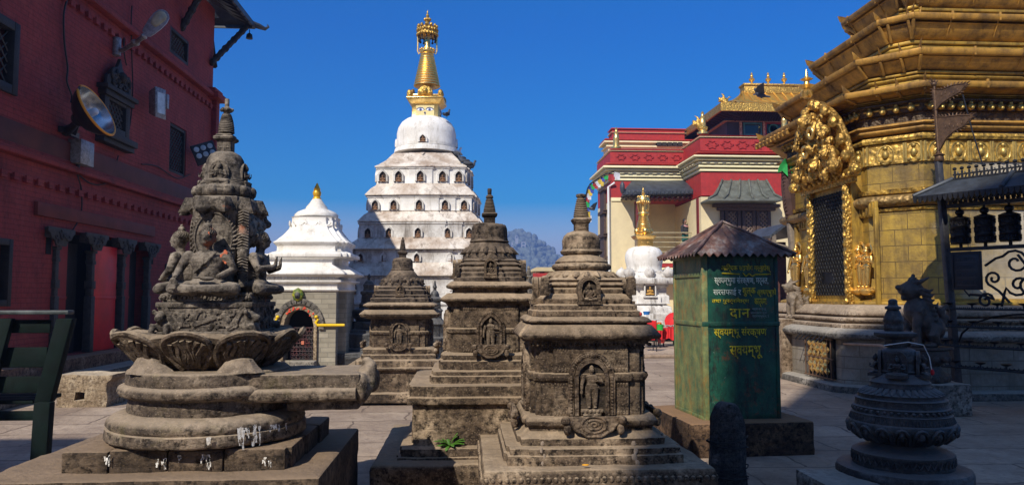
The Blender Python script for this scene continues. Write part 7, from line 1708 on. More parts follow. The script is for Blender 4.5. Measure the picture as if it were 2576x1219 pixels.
for k0, k1 in ((2, 3), (3, 5), (5, 6), (6, 7)):
    a, b = V(*PL[k0], 0), V(*PL[k1], 0); u = (b-a); L = min(u.length, 3.6); u.normalize(); nr = V(u.y, -u.x, 0)
    if nr.dot(V(9, 12.5, 0)-a) > 0: nr = -nr
    m = max(1, int(L/.15)); st = L/m
    for i in range(m):
        c_ = a+u*st*(i+.5)+nr*.10-GC+V(0, 0, gz(276)); mb.ball(c_, (.055, .055, .06), 8, 6); mb.ball(c_+nr*.05-V(0, 0, .03), .03, 6, 5); mb.ball(c_+nr*.02+V(0, 0, .05), .03, 6, 5)
    mb.tube([a+nr*.08-GC+V(0, 0, gz(272)), a+u*L+nr*.08-GC+V(0, 0, gz(272))], .02, 5)
mb.build('head_frieze', bpy.data.materials['relief_gilt'], go, smooth=60)
gl('eave_bed', [(0, gz(286)), (.06, gz(285)), (.08, gz(268)), (.16, gz(264)), (.16, gz(260)), (.0, gz(259))], SHADED_BRONZE)
gl('wall_inner', [(-.35, 4.0), (-.35, 4.9), (-.8, 5.2), (-1.15, 6.0), (-1.6, 7.4)], GOLDR)
EV = [(.385, 4.37), (.152, 4.92), (-.31, 5.62), (-.74, 6.30), (-1.15, 6.95)]
for i, (d, z) in enumerate(EV):
    hz_ = (z-gz(262)) if i == 0 else (z-EV[i-1][1]-.15); q_ = hz_/.42; f = lambda l: [(d-a_, z-b_*q_) for a_, b_ in l]
    gl('eave_soffit', f([(.05, .07), (.09, .08), (.12, .13), (.18, .19), (.25, .225), (.29, .235)][::-1]), GOLDR, keep=1, bevel=.004)
    gl('eave_moulding', f([(.27, .24), (.22, .245), (.22, .275), (.27, .285), (.30, .29), (.25, .30), (.235, .32), (.25, .34), (.31, .345), (.31, .37), (.28, .375), (.28, .40), (.34, .405), (.36, .44)][::-1]), GOLDW, keep=1, bevel=.003)
    gl('eave_lip', [(d-.08, z-.055), (d, z-.05), (d+.02, z-.01), (d+.02, z+.035), (d-.05, z+.045)], GOLDR, keep=1, bevel=.006)
    gl('eave_top', [(d-.02, z+.035), (d-.46, z+.14), (d-.66, z+.15)], WHB, keep=1)
    zl = z-.235*q_; dp = d-.30
    tips = MB()
    for k in range(0, 8):
        p = V(*PL[k], z)+NRM[k]*d-GC; q = NRM[k].normalized()
        tips.loft([[p+q*.05+V(0, 0, .03), p-q*.16+V(.05, .05, .04), p-q*.10+V(0, 0, -.06), p-q*.16-V(.05, .05, -.04)], [p+q*.09+V(0, 0, .16), p-q*.0+V(.03, .03, .12), p-q*.02+V(0, 0, .05), p-q*.0-V(.03, .03, -.12)]])
        s0 = V(*PL[k], zl)+NRM[k]*(dp+.1)-GC; tips.tube([s0, V(*PL[k], z-.05)+NRM[k]*(d-.03)-GC], .028, 5)
    # seams of the soffit sheets
    for k0, k1 in ((2, 3), (6, 7)):
        a, b = V(*PL[k0], 0), V(*PL[k1], 0); u = (b-a); L = min(u.length, 4.5); u.normalize(); nr = V(u.y, -u.x, 0)
        if nr.dot(V(9, 12.5, 0)-a) > 0: nr = -nr
        m = max(2, int(L/.75))
        for j in range(1, m): c_ = a+u*L*j/m-GC; tips.tube([c_+nr*(dp+.14)+V(0, 0, zl+.05), c_+nr*(d-.02)+V(0, 0, z-.01)], .012, 4); tips.box(c_+nr*(d-.0)+V(0, 0, z+.005), (.03, .03, .13))
    tips.build('corner_tips', GOLDR, go, bevel=.004)
DOORSET = []
# ---- door in the left face
XF = 6.08
def fp(px, py, off=0): return atX(px, py, XF-off)-GC
def py_yz(px, py): p = fp(px, py); return p.y, p.z
dy1, dz1 = py_yz(2158, 490); dy0, dz0 = py_yz(2079, 742)     # near and far door edges
ya, yb_ = min(dy0, dy1), max(dy0, dy1); zb_, zt_ = fp(2118, 742).z, fp(2118, 488).z
mb = MB(); mb.span((-.015, ya, zb_), (-.004, yb_, zt_)); door = mb.build('chain_mail_door', simple('chain_mail_black', (.010, .010, .011), .5, .4, var=.3, sc=20), go)
mb = MB(); rr = random.Random(3)
nz_, ny = 26, 12
for i in range(ny):
    for j in range(nz_):
        c_ = V(-.035, ya+(yb_-ya)*(i+.5+.5*(j % 2))/(ny+.5), zb_+(zt_-zb_)*(j+.5)/nz_); r = .038
        if abs(i-ny*.55) < 2 and 2 < j < 6: continue
        mb.tube([c_+V(.01*math.sin(t*2), r*math.cos(t*1.047), r*.9*math.sin(t*1.047)) for t in range(7)], .007, 4, cap=False)
mb.build('chain_links', simple('chain_links_dark', (.07, .065, .055), .35, .8, var=.8, sc=30, bump=0), door)
mb = MB()
for (a, b, c_, d_) in ((ya-.09, ya-.0, zb_-.1, zt_+.08), (yb_, yb_+.12, zb_-.1, zt_+.08)): mb.span((-.09, a, c_), (0, b, d_))
mb.span((-.08, ya-.3, zt_+.081), (.0, yb_+.35, zt_+.16)); mb.span((-.13, ya-.42, zt_+.161), (.0, yb_+.45, zt_+.21)); mb.span((-.07, ya-.12, zb_-.2), (.0, yb_+.14, zb_-.101))
for k in range(13):
    z = zb_-.08+(zt_-zb_+.1)*k/12
    for y in (ya-.045, yb_+.06): mb.ball((-.09, y, z), (.03, .04, .05), 7, 5)
mb.build('door_frame', GOLDE, go, bevel=.01)
mb = MB(); 
for k in range(11): y = ya-.35+(yb_-ya+.75)*k/10; mb.ball((-.14, y, zt_+.20), (.05, .05, .045), 7, 5)
mb.tube([V(-.12, ya-.5, zt_+.25), V(-.12, yb_+.5, zt_+.25)], .045, 8); mb.ball((-.13, ya-.5, zt_+.25), .09); mb.ball((-.13, yb_+.5, zt_+.25), .09); mb.build('lintel', GOLDE, go, smooth=50)
mb = MB(); mb.plate([(-.45, .0), (.45, .0), (.30, -.22), (.1, -.30), (0, -.42), (-.1, -.30), (-.30, -.22)], V(-.10, (ya+yb_)/2, zb_-.08), YV, ZV, .05); relief_blob(mb, random.Random(8), V(-.13, (ya+yb_)/2, zb_-.32), .7, .2, 16, .07, V(-1, 0, 0), YV); mb.build('door_apron', GOLDP, go, smooth=50)
# gold standing figures each side, on lotus feet, with haloes
for (px, py0, py1) in ((2016, 745, 600), (2052, 745, 600), (2176, 742, 600), (2196, 742, 604)):
    o = fp(px, 722, .0); h = (fp(px, py1).z-fp(px, 722).z)*.86; rt = Matrix.Rotation(-math.pi/2, 3, 'Z'); q = MB(); st = standing(h); xf(st, q, rt@Matrix.Diagonal((1.5, 1.1, 1)), V(-.09, o.y, o.z)); 
    q.tube([V(-.05, o.y+.16*h*1.1*math.cos(t*.449), o.z+h*.93+.15*h*math.sin(t*.449)) for t in range(15)], .012, 5); q.tube([V(-.05, o.y+.13*math.cos(t*.449)*h*1.2, o.z+h*.93+.11*h*math.sin(t*.449)) for t in range(15)], .01, 5)
    q.lathe(V(-.09, o.y, o.z-.12), [(.05, 0), (.10, .03), (.12, .07), (.08, .12)], 14); q.ball(V(-.05, o.y, o.z-.28), (.05, .09, .10)); relief_blob(q, random.Random(px), V(-.03, o.y, o.z-.36), .18, .15, 6, .04, V(-1, 0, 0), YV)
    q.build('gilt_figure', GOLD, go, smooth=60)
mb = MB()
for k in range(2):
    y = (fp(2034, 600).y, fp(2186, 600).y)[k]; z0, z1 = fp(2100, 560).z, fp(2100, 545).z; mb.span((-.05, y-.28, z0-.02), (.0, y+.28, z1+.1))
    for i in range(6): mb.span((-.065, y-.25+.09*i, z0), (-.05, y-.21+.09*i, z1+.08))
for y in (fp(2072, 600).y, fp(2210, 600).y, fp(2008, 600).y): mb.span((-.06, y-.03, zb_-.2), (0, y+.03, fp(2100, 545).z))
mb.build('gilt_panels', GOLDW, go, bevel=.006)
# torana: carved gilt crest leaning out over the door
tb0, tb1 = fp(2020, 490), fp(2165, 425); zb2 = zt_+.28; H_ = 1.16; yc = (ya+yb_)/2-.16; WD = .74
lean = V(-.16, 0, 1).normalized(); q = MB(); og = V(-.12, yc, zb2)
oln = [(-.95, 0), (.95, 0), (1.04, .22), (.98, .5), (.80, .82), (.52, 1.06), (.22, 1.2), (0, 1.26), (-.22, 1.2), (-.52, 1.06), (-.80, .82), (-.98, .5), (-1.04, .22)]
q.plate([(u*WD, v*H_/1.2) for u, v in oln], og, YV, lean, .10)
rr = random.Random(15); N_ = V(-.75, 0, -.2)
for u, v in [(a, b) for a, b in oln[2:]]: q.ball(og+YV*u*WD*.95+lean*v*H_/1.2*.96+N_*.05, (.075, .08, .10), 8, 6)
for i in range(12):
    a0, b0 = oln[2:][i % 11], oln[2:][(i+1) % 11]
for i in range(150):
    u = (rr.random()*2-1)*.86; v = rr.random()*1.05
    if u*u+(v/1.15)**2 > .86: continue
    s_ = .025+.045*rr.random(); q.ball(og+YV*u*WD+lean*v*H_/1.2+N_*(.10+.10*rr.random()), (s_*1.2, s_, s_*(1+rr.random())), 7, 5)
for i in range(60):
    u = (rr.random()*2-1)*.8; v = rr.random(); a0 = rr.random()*6; s_ = .07+.05*rr.random(); c_ = og+YV*u*WD*(1-.3*v)+lean*v*H_/1.25+N_*.18; q.tube([c_+(YV*math.cos(a0+t)+lean*math.sin(a0+t))*s_*(1-t*.12) for t in range(6)], [.028, .028, .025, .022, .018, .012], 6)
for u, v, s_ in ((0, .5, .10), (0, .95, .14), (-.55, .35, .09), (.55, .35, .09), (-.3, .78, .08), (.35, .75, .08), (-.85, .12, .12), (.85, .12, .12), (-.6, .65, .08), (.62, .62, .08), (0, .2, .09)):
    c_ = og+YV*u*WD+lean*v*H_/1.2+N_*.22; q.ball(c_, (s_, s_*.75, s_)); q.ball(c_+V(-s_*.8, 0, s_*.1), s_*.45, 8, 6); q.ball(c_+lean*s_*1.1, s_*.55, 8, 6)
    for s2 in (-1, 1): q.tube([c_+YV*s2*s_*.6, c_+YV*s2*s_*1.3+N_*.08+lean*-.05, c_+YV*s2*s_*1.5+lean*s_*.8], [s_*.3, s_*.22, s_*.12], 6)
q.build('torana', gold('torana_gilt', (.62, .37, .09), (.08, .05, .02), .38, .9, 9, .7, 18, .8), go, fuse=.011)
mb = MB(); fo = og+lean*H_*1.12+N_*.12; mb.lathe(fo, [(.05, 0), (.09, .04), (.10, .10), (.05, .15), (.13, .20), (.05, .23), (.04, .28), (.10, .31), (.03, .35), (.02, .42), (.005, .48)], 16); mb.build('crest_finial', GOLD, go, smooth=45)
mb = MB()        # ring held by a creature
for (u, v) in ((-.25, .62), (.15, .40)): c_ = og+YV*u*WD+lean*v*H_+N_*.30; mb.tube([c_+(YV*math.cos(t*.5236)+lean*math.sin(t*.5236))*.085 for t in range(13)], .03, 7)
mb.build('gilt_ring', GOLD, go, smooth=60)
q = MB(); q.span((-.17, ya-.12, zb_-.2), (.0, yb_+.14, zt_+.30)); q.build('door_surround', GOLDW, go)
for o in go.children:
    if o.name.split('.')[0] in ('chain_mail_door', 'door_frame', 'lintel', 'torana', 'crest_finial', 'gilt_ring'): o.location.x -= .165
for o in door.children: pass
# little porch roof beyond the crest
mb = MB(); a = at(1950, 362, 13.6)-GC; b = at(2024, 318, 12.9)-GC; x0_ = at(1952, 355, 13.4).x-GC.x; z_ = at(1952, 352, 13.4).z
mb.loft([[V(x0_, 1.9, z_), V(.3, 1.9, z_+.42), V(.3, 3.3, z_+.42), V(x0_, 3.3, z_)], [V(x0_-.04, 1.86, z_+.07), V(.3, 1.86, z_+.52), V(.3, 3.34, z_+.52), V(x0_-.04, 3.34, z_+.07)]]); mb.loft([[V(x0_+.2, 2.0, z_-.0), V(.3, 2.0, z_+.2), V(.3, 3.2, z_+.2), V(x0_+.2, 3.2, z_)], [V(x0_+.5, 2.2, z_-.28), V(.3, 2.2, z_-.28), V(.3, 3.1, z_-.28), V(x0_+.5, 3.1, z_-.28)]])
for k in range(9): y = 1.9+1.4*k/8; mb.box((x0_, y, z_+.05), (.06, .05, .11))
mb.build('porch_roof', GOLDR, go, bevel=.01)
# snake collar turned round the far jamb is part of the wall; diamond gilt grille in the base
fb0, fb1 = atX(2040, 870, XF-.64)-GC, atX(2100, 960, XF-.64)-GC
y0_, y1_ = atX(2100, 900, XF-.64).y-GC.y, atX(2036, 900, XF-.64).y-GC.y; z0_, z1_ = .16, .74
mb = MB(); mb.span((-.66, y0_, z0_), (-.60, y1_, z1_)); gb = mb.build('base_grille', BLACK, go)
mb = MB(); 
for k in range(4): 
    for j in range(6): c_ = V(-.68, y0_+.12+(y1_-y0_-.2)*(k+.5*(j % 2)+.25)/4, z0_+.06+(z1_-z0_-.1)*(j+.5)/6); mb.loft([[c_+V(0, .085, 0), c_+V(0, 0, .065), c_+V(0, -.085, 0), c_+V(0, 0, -.065)], [c_+V(-.03, .04, 0), c_+V(-.03, 0, .03), c_+V(-.03, -.04, 0), c_+V(-.03, 0, -.03)]])
mb.build('gilt_diamonds', GOLD, gb)
mb = MB()
for k in range(8): y = y0_+(y1_-y0_)*k/7; mb.tube([V(-.70, y, z0_), V(-.70, y, z1_)], .009, 5)
for z in (z0_, z1_, (z0_+z1_)/2): mb.tube([V(-.70, y0_-.05, z), V(-.70, y1_+.05, z)], .013, 5)
mb.build('grille_bars', simple('rusty_bars', (.16, .09, .05), .6, .3), gb)
mb = MB()
for k in range(7): y = y0_+(y1_-y0_)*k/6; mb.tube([V(-.64, y, .80), V(-.80, y-.03, .78), V(-.86, y, .70)], .012, 5)
mb.build('hooked_bars', IRON, gb)
cb_ = MB(); pts = [at(px, py, 0.0 or Y)-GC for px, py, Y in ((1975, 846, 14.6), (2060, 858, 12.0), (2130, 864, 10.6), (2215, 868, 9.95), (2250, 884, 9.7), (2290, 905, 9.5))]; cb_.tube(pts, .018, 7); o = cb_.build('hose', simple('tan_hose', (.42, .26, .17), .6, bump=0), smooth=60); o.location = GC; tag(o, 'tan hose strung along the stone base of the gilded shrine', 'hose')
# ---------------------------------------------------------------- guardian lions
LM = simple('dark_bronze_lion', (.075, .06, .05), .55, .25, var=.6, sc=12, bump=.7); LM2 = simple('dusty_bronze_lion', (.20, .155, .11), .6, .2, var=.6, sc=12, bump=.7)
def lion(label, px, py0, py1, Y, mat, ped=True):
    p = at(px, py1, Y); s = (at(px, py0, Y).z-p.z); r = thing('guardian_lion', label, 'lion statue', (p.x, Y, 0)); z = p.z; b = MB()
    q = lambda x, y, zz: V(x*s*.8, y*s, z+zz*s)
    b.ball(q(.10, 0, .38), (.20*s, .17*s, .20*s)); b.ball(q(-.02, 0, .50), (.17*s, .17*s, .19*s)); b.ball(q(.22, 0, .25), (.19*s, .18*s, .19*s))
    for sg in (-1, 1):
        b.tube([q(-.06, sg*.11, .50), q(-.12, sg*.12, .28), q(-.10, sg*.12, .04)], [.075*s, .06*s, .05*s]); b.ball(q(-.14, sg*.12, .03), (.08*s, .055*s, .035*s))
        b.tube([q(.22, sg*.14, .28), q(.12, sg*.17, .16), q(.20, sg*.16, .04)], [.11*s, .085*s, .05*s]); b.ball(q(.10, sg*.16, .03), (.10*s, .055*s, .035*s))
        b.tube([q(-.14, sg*.06, .88), q(-.02, sg*.12, .90), q(.12, sg*.15, .96)], [.03*s, .035*s, .012*s], 7)        # swept-back ears
        for t in range(7): b.tube([q(-.02+.02*t, sg*.10, .80-.06*t), q(.10+.02*t, sg*.15, .76-.065*t), q(.20+.01*t, sg*.14, .80-.07*t)], [.035*s, .03*s, .008*s], 6)
        b.ball(q(-.235, sg*.06, .83), .022*s, 6, 5); b.tube([q(-.02, sg*.16, .55), q(-.10, sg*.18, .48), q(-.04, sg*.18, .44)], [.03*s, .025*s, .01*s], 6)
    b.ball(q(-.12, 0, .78), (.15*s, .13*s, .13*s)); b.tube([q(-.15, 0, .80), q(-.32, 0, .79)], [.09*s, .065*s]); b.tube([q(-.14, 0, .70), q(-.28, 0, .665)], [.06*s, .035*s]); b.ball(q(-.34, 0, .82), .04*s)
    for t in range(3): b.tube([q(-.22-.04*t, -.05, .755), q(-.22-.04*t, -.05, .72)], [.012*s, .003*s], 5)
    b.ball(q(-.08, 0, .92), (.06*s, .05*s, .05*s)); b.ball(q(-.06, 0, .985), .028*s); 
    for t in range(5): b.ball(q(.0+.035*t, 0, .90-.05*t), .045*s, 7, 5)
    b.tube([q(.36, 0, .22), q(.46, 0, .34), q(.42, 0, .50), q(.52, 0, .56), q(.56, 0, .48)], [.05*s, .05*s, .05*s, .045*s, .02*s], 7); b.tube([q(.42, 0, .44), q(.33, 0, .55), q(.38, 0, .62)], [.04*s, .03*s, .01*s], 6); b.ball(q(.50, 0, .40), .05*s)
    b.build('lion', mat, r, fuse=.011 if s < .95 else .013)
    if ped:
        m = MB(); m.lathe(V(.08*s, 0, 0), [(.22, z-.42), (.26, z-.40), (.27, z-.33), (.20, z-.28), (.17, z-.22), (.24, z-.16), (.28, z-.10), (.26, z-.04), (.30*s/.8, z-.02), (.30*s/.8, z+.004)], 28, 1, .8)
        for k in range(12): a = k*.5236; m.ball(V(.08*s+.25*math.cos(a), .2*math.sin(a), z-.13), (.05, .04, .05), 7, 5); m.ball(V(.08*s+.24*math.cos(a), .19*math.sin(a), z-.36), (.05, .04, .05), 7, 5)
        m.build('lotus_pedestal', LM, r, sub=.08, amp=.006, nsc=8, smooth=50); m = MB(); m.span((-.32, -.28, 0), (.45, .28, z-.41)); m.build('stone_plinth', STG, r, bevel=.02, sub=.1, amp=.02, nsc=4)
    else: m = MB(); m.span((-.32, -.2, 0), (.5, .3, z-.001)); m.build('stone_plinth', MLD, r, bevel=.02)
    return r
lion('dark bronze snarling lion with curled tail, beside the prayer wheel post', 2312, 690, 872, 8.75, LM)
lion('dusty lion statue half hidden behind the green donation box', 1998, 700, 800, 12.6, LM2, False)
# ---------------------------------------------------------------- prayer wheel stand
PB = atZ(2413, 1020, 0); DR = V(.50, -.866, 0); DN = V(-.866, -.5, 0)
ps = thing('prayer_wheel_stand', 'black iron stand with a scalloped roof, prayer wheels and lamp rails at the right edge', 'prayer wheel stand', (PB.x, PB.y, 0))
def onr(px, py, off=0):
    d = ray(px, py); n = V(DR.y, -DR.x, 0); o_ = V(PB.x, PB.y, 0)+DN*off; k = (o_-CAMP).dot(n)/d.dot(n); return CAMP+d*k-V(PB.x, PB.y, 0)
def pb_(nm, mb, mat=IRON, par=None, **k): return mb.build(nm, mat, par or ps, **k)
t0 = onr(2360, 400); zA = onr(2380, 640).z
mb = MB(); top = t0; d = .045; mb.loft([[V(a*d, b*d, 0) for a, b in ((-1, -1), (1, -1), (1, 1), (-1, 1))], [top+V(a*d*.8, b*d*.8, 0) for a, b in ((-1, -1), (1, -1), (1, 1), (-1, 1))]]); pb_('post', mb, simple('grey_iron_post', (.045, .045, .05), .5, .2, var=.6, sc=15), bevel=.005)
far = DR*2.6
mb = MB(); mb.loft([[far+V(a*d, b*d, 0) for a, b in ((-1, -1), (1, -1), (1, 1), (-1, 1))], [far+V(a*d*.8, b*d*.8, top.z) for a, b in ((-1, -1), (1, -1), (1, 1), (-1, 1))]]); pb_('post', mb, bpy.data.materials['grey_iron_post'])
LN = 2.7
zl0 = onr(2380, 500).z; zr0 = onr(2378, 462).z
def bar(z, dz, off0=-.03, off1=.03, s0=-.05, s1=LN): 
    m = MB(); a = DR*s0+DN*off0; b = DR*s1+DN*off0; c_ = DR*s1+DN*off1; e = DR*s0+DN*off1; m.loft([[p+V(0, 0, z) for p in (a, b, c_, e)], [p+V(0, 0, z+dz) for p in (a, b, c_, e)]]); return m
rs_ = -.32
mb = MB()
for s_ in (-1, 1): mb.loft([[DR*rs_+DN*.30*s_+V(0, 0, zl0), DR*LN+DN*.30*s_+V(0, 0, zl0), DR*LN+V(0, 0, zr0), DR*(rs_+.35)+V(0, 0, zr0)], [DR*rs_+DN*.31*s_+V(0, 0, zl0+.03), DR*LN+DN*.31*s_+V(0, 0, zl0+.03), DR*LN+V(0, 0, zr0+.035), DR*(rs_+.35)+V(0, 0, zr0+.035)]])
mb.loft([[DR*rs_+DN*.30+V(0, 0, zl0), DR*rs_-DN*.30+V(0, 0, zl0), DR*(rs_+.35)+V(0, 0, zr0)], [DR*(rs_-.01)+DN*.31+V(0, 0, zl0+.03), DR*(rs_-.01)-DN*.31+V(0, 0, zl0+.03), DR*(rs_+.34)+V(0, 0, zr0+.035)]])
for k in (0, 1.05, 2.1): 
    for s_ in (-1, 1): mb.tube([DR*(rs_+k)+DN*.31*s_+V(0, 0, zl0+.04), DR*(max(rs_+.35, rs_+k))+V(0, 0, zr0+.05)], .03, 7)
pb_('roof', mb, SLATE, bevel=.006)
mb = MB(); n = 48
for i in range(n):
    for s_ in (-1, 1):
        c_ = DR*(rs_+(LN-rs_)*(i+.5)/n)+DN*.315*s_+V(0, 0, zl0-.005); w_ = (LN-rs_)/n*.5; mb.loft([[c_-DR*w_+V(0, 0, .035), c_+DR*w_+V(0, 0, .035), c_+DR*w_*.6-V(0, 0, .03), c_-V(0, 0, .055), c_-DR*w_*.6-V(0, 0, .03)], [p+DN*.012*s_ for p in (c_-DR*w_+V(0, 0, .035), c_+DR*w_+V(0, 0, .035), c_+DR*w_*.6-V(0, 0, .03), c_-V(0, 0, .055), c_-DR*w_*.6-V(0, 0, .03))]])
pb_('scalloped_fringe', mb, IRON)
mb = MB(); n = 30
for i in range(n):
    c_ = DR*(rs_+.38+(LN-rs_-.4)*i/n)+V(0, 0, zr0+.04); mb.tube([c_, c_+V(0, 0, .11)], [.016, .014], 5); mb.ball(c_+V(0, 0, .135), (.028, .028, .022), 6, 5); mb.tube([c_+DR*.035+V(0, 0, .0), c_+DR*.055+V(0, 0, .05), c_+DR*.035+V(0, 0, .09)], .01, 5)
mb.add(bar(zr0+.09, .02, -.01, .01, rs_+.36).v, bar(zr0+.09, .02, -.01, .01, rs_+.36).f); mb.add(bar(zr0+.03, .025, -.012, .012, rs_+.36).v, bar(zr0, .02).f)
pb_('roof_crest', mb, IRON)
zb1 = onr(2388, 524).z
q = bar(zb1, .05, -.02, .02); 
for i in range(26):
    c_ = DR*(.05+LN*i/26)+V(0, 0, zb1+.05); q.tube([c_+DR*.03*math.cos(t*.7)+V(0, 0, .04+.035*math.sin(t*.7)) for t in range(9)], .008, 5)
pb_('upper_beam', q)
q = bar(onr(2388, 632).z, .045, -.03, .03); pb_('lower_beam', q)
# wheels
zw0, zw1 = onr(2414, 614).z, onr(2414, 549).z; hW = zw1-zw0
sW = [(onr(px, 580)).dot(DR) for px in (2416, 2478, 2541)]; sW.append(sW[2]+(sW[2]-sW[1])); sW.append(sW[3]+(sW[2]-sW[1]))
RW = (onr(2442, 580).dot(DR)-onr(2389, 580).dot(DR))/2*.9
w0 = None
for s_ in sW:
    if w0 is None:
        m = MB(); m.lathe((0, 0, 0), [(.02, -.05), (.02, 0), (RW*.92, .0), (RW*1.0, .012), (RW*1.0, .035), (RW*.96, .04), (RW*.97, hW*.30), (RW*1.0, hW*.32), (RW*.97, hW*.34), (RW*.97, hW*.66), (RW*1.0, hW*.68), (RW*.97, hW*.70), (RW*.97, hW*.93), (RW*1.02, hW*.95), (RW*1.02, hW), (RW*.6, hW+.02), (.03, hW+.035), (.045, hW+.05), (.055, hW+.075), (.045, hW+.10), (.015, hW+.115), (.012, hW+.17)], 32)
        for k in range(16):
            a = k*.3927
            for zz, sg in ((.17, 1), (.5, -1), (.82, 1)): p = V(RW*.98*math.cos(a), RW*.98*math.sin(a), hW*zz); t_ = V(-math.sin(a), math.cos(a), 0); m.tube([p-t_*.02+V(0, 0, .028), p+t_*.02+V(0, 0, .028), p+t_*.0, p+t_*.015-V(0, 0, .028)], .006, 4); m.tube([p-t_*.02-V(0, 0, .02), p-t_*.02+V(0, 0, .02)], .005, 4)
        w0 = m.build('prayer_wheel', WHEEL, ps, smooth=50); w0.location = DR*s_+V(0, 0, zw0)
    else: c1 = w0.copy(); C.objects.link(c1); c1.location = DR*s_+V(0, 0, zw0)
# plaque with worn lines of writing
c0, c1_ = onr(2394, 729), onr(2472, 629); s0, s1 = c0.dot(DR), c1_.dot(DR); z0, z1 = c0.z, onr(2394, 634).z
q = bar(z0, z1-z0, .02, .05, s0+.03, s1); pl_ = pb_('plaque', q, simple('plaque_black', (.014, .015, .018), .5, bump=.1), bevel=.006)
q = MB()
for a_, b_ in ((s0+.04, s0+.06), (s1-.03, s1-.01)): x_ = bar(z0+.01, z1-z0-.02, .051, .060, a_, b_); q.add(x_.v, x_.f)
for a_ in (z0+.01, z1-.03): x_ = bar(a_, .02, .051, .060, s0+.061, s1-.031); q.add(x_.v, x_.f)
pb_('plaque_rim', q, IRON, pl_)
rr = random.Random(4); q = MB()
for j in range(4):
    z = z0+(z1-z0)*(.16+.2*j); q.add(bar(z-.02, .006, .051, .056, s0+.09, s1-.06).v, bar(0, 1).f)
    for k in range(13):
        s_ = s0+.09+(s1-s0-.16)*k/13; c_ = DR*s_+DN*.055+V(0, 0, z+.035+.0*rr.random()); 
        if rr.random() < .8: q.tube([c_, c_+DR*.012-V(0, 0, .025), c_+DR*(.006)-V(0, 0, .04)], .003, 4); q.tube([c_-DR*.005, c_+DR*.022], .003, 4)
pb_('plaque_lettering', q, simple('plaque_letter', (.06, .062, .07), .5, bump=0), pl_)
# wrought scrolls
def spiral(c_, r, a0, turns, hand, k=.014):
    pts = []
    for t in range(int(turns*12)+1):
        a = a0+hand*t*.5236; rr2 = r*(1-t/(turns*12)*.85); pts.append(c_+DR*rr2*math.cos(a)+V(0, 0, rr2*math.sin(a)))
    return pts
for (px, py, r, a0, hd, tail) in ((2555, 660, .16, 2.6, -1, (2478, 668)), (2480, 756, .10, .2, 1, (2440, 740)), (2562, 716, .14, 3.4, 1, (2520, 770)), (2590, 720, .12, 1.2, 1, (2560, 640)), (2500, 700, .10, 4.5, -1, (2540, 760))):
    c_ = onr(px, py); q = MB(); t_ = onr(*tail); pts = spiral(c_, r, a0, 1.4, hd); q.tube([t_, t_.lerp(pts[0], .6)+V(0, 0, .02)]+pts, .016, 7); pb_('scroll', q, smooth=60)
q = MB(); q.tube([onr(px, py) for px, py in ((2412, 860), (2420, 838), (2450, 812), (2500, 796), (2560, 790), (2640, 790))], .013, 6); pb_('scroll', q, smooth=60)
q = MB(); q.tube([onr(px, py) for px, py in ((2396, 740), (2400, 700), (2440, 745))], .010, 6); pb_('brace', q)
# rails with little butter lamps
lamp0 = None
for i, (py, s0) in enumerate(((776, -.15), (820, -.22), (868, -.2), (920, -.15))):
    z = onr(2405, py).z
    for off in (.0, .16):
        q = MB(); q.tube([DR*s0+DN*off+V(0, 0, z), DR*LN+DN*off+V(0, 0, z)], .013, 6)
        for k in range(60): c_ = DR*(s0+.05*k)+DN*off+V(0, 0, z+.012); q.ball(c_, (.009, .009, .014), 5, 4)
        pb_('lamp_rail', q)
    for k in range(9):
        if lamp0 is None:
            m = MB(); m.lathe((0, 0, 0), [(.01, -.05), (.03, -.045), (.012, -.03), (.012, 0), (.045, .012), (.065, .03), (.06, .032), (.04, .018), (.005, .014)], 16); lamp0 = m.build('butter_lamp', IRON, ps, smooth=50); c1 = lamp0
        else: c1 = lamp0.copy(); C.objects.link(c1)
        c1.location = DR*(s0+.1+.29*k+.07*(i % 2))+DN*.08+V(0, 0, z+.045)
q = MB(); q.tube([onr(2370, 800), onr(2400, 830), onr(2404, 900)], .012, 6); q.tube([onr(2376, 880), onr(2396, 930), onr(2410, 950)], .012, 6); pb_('brace', q)
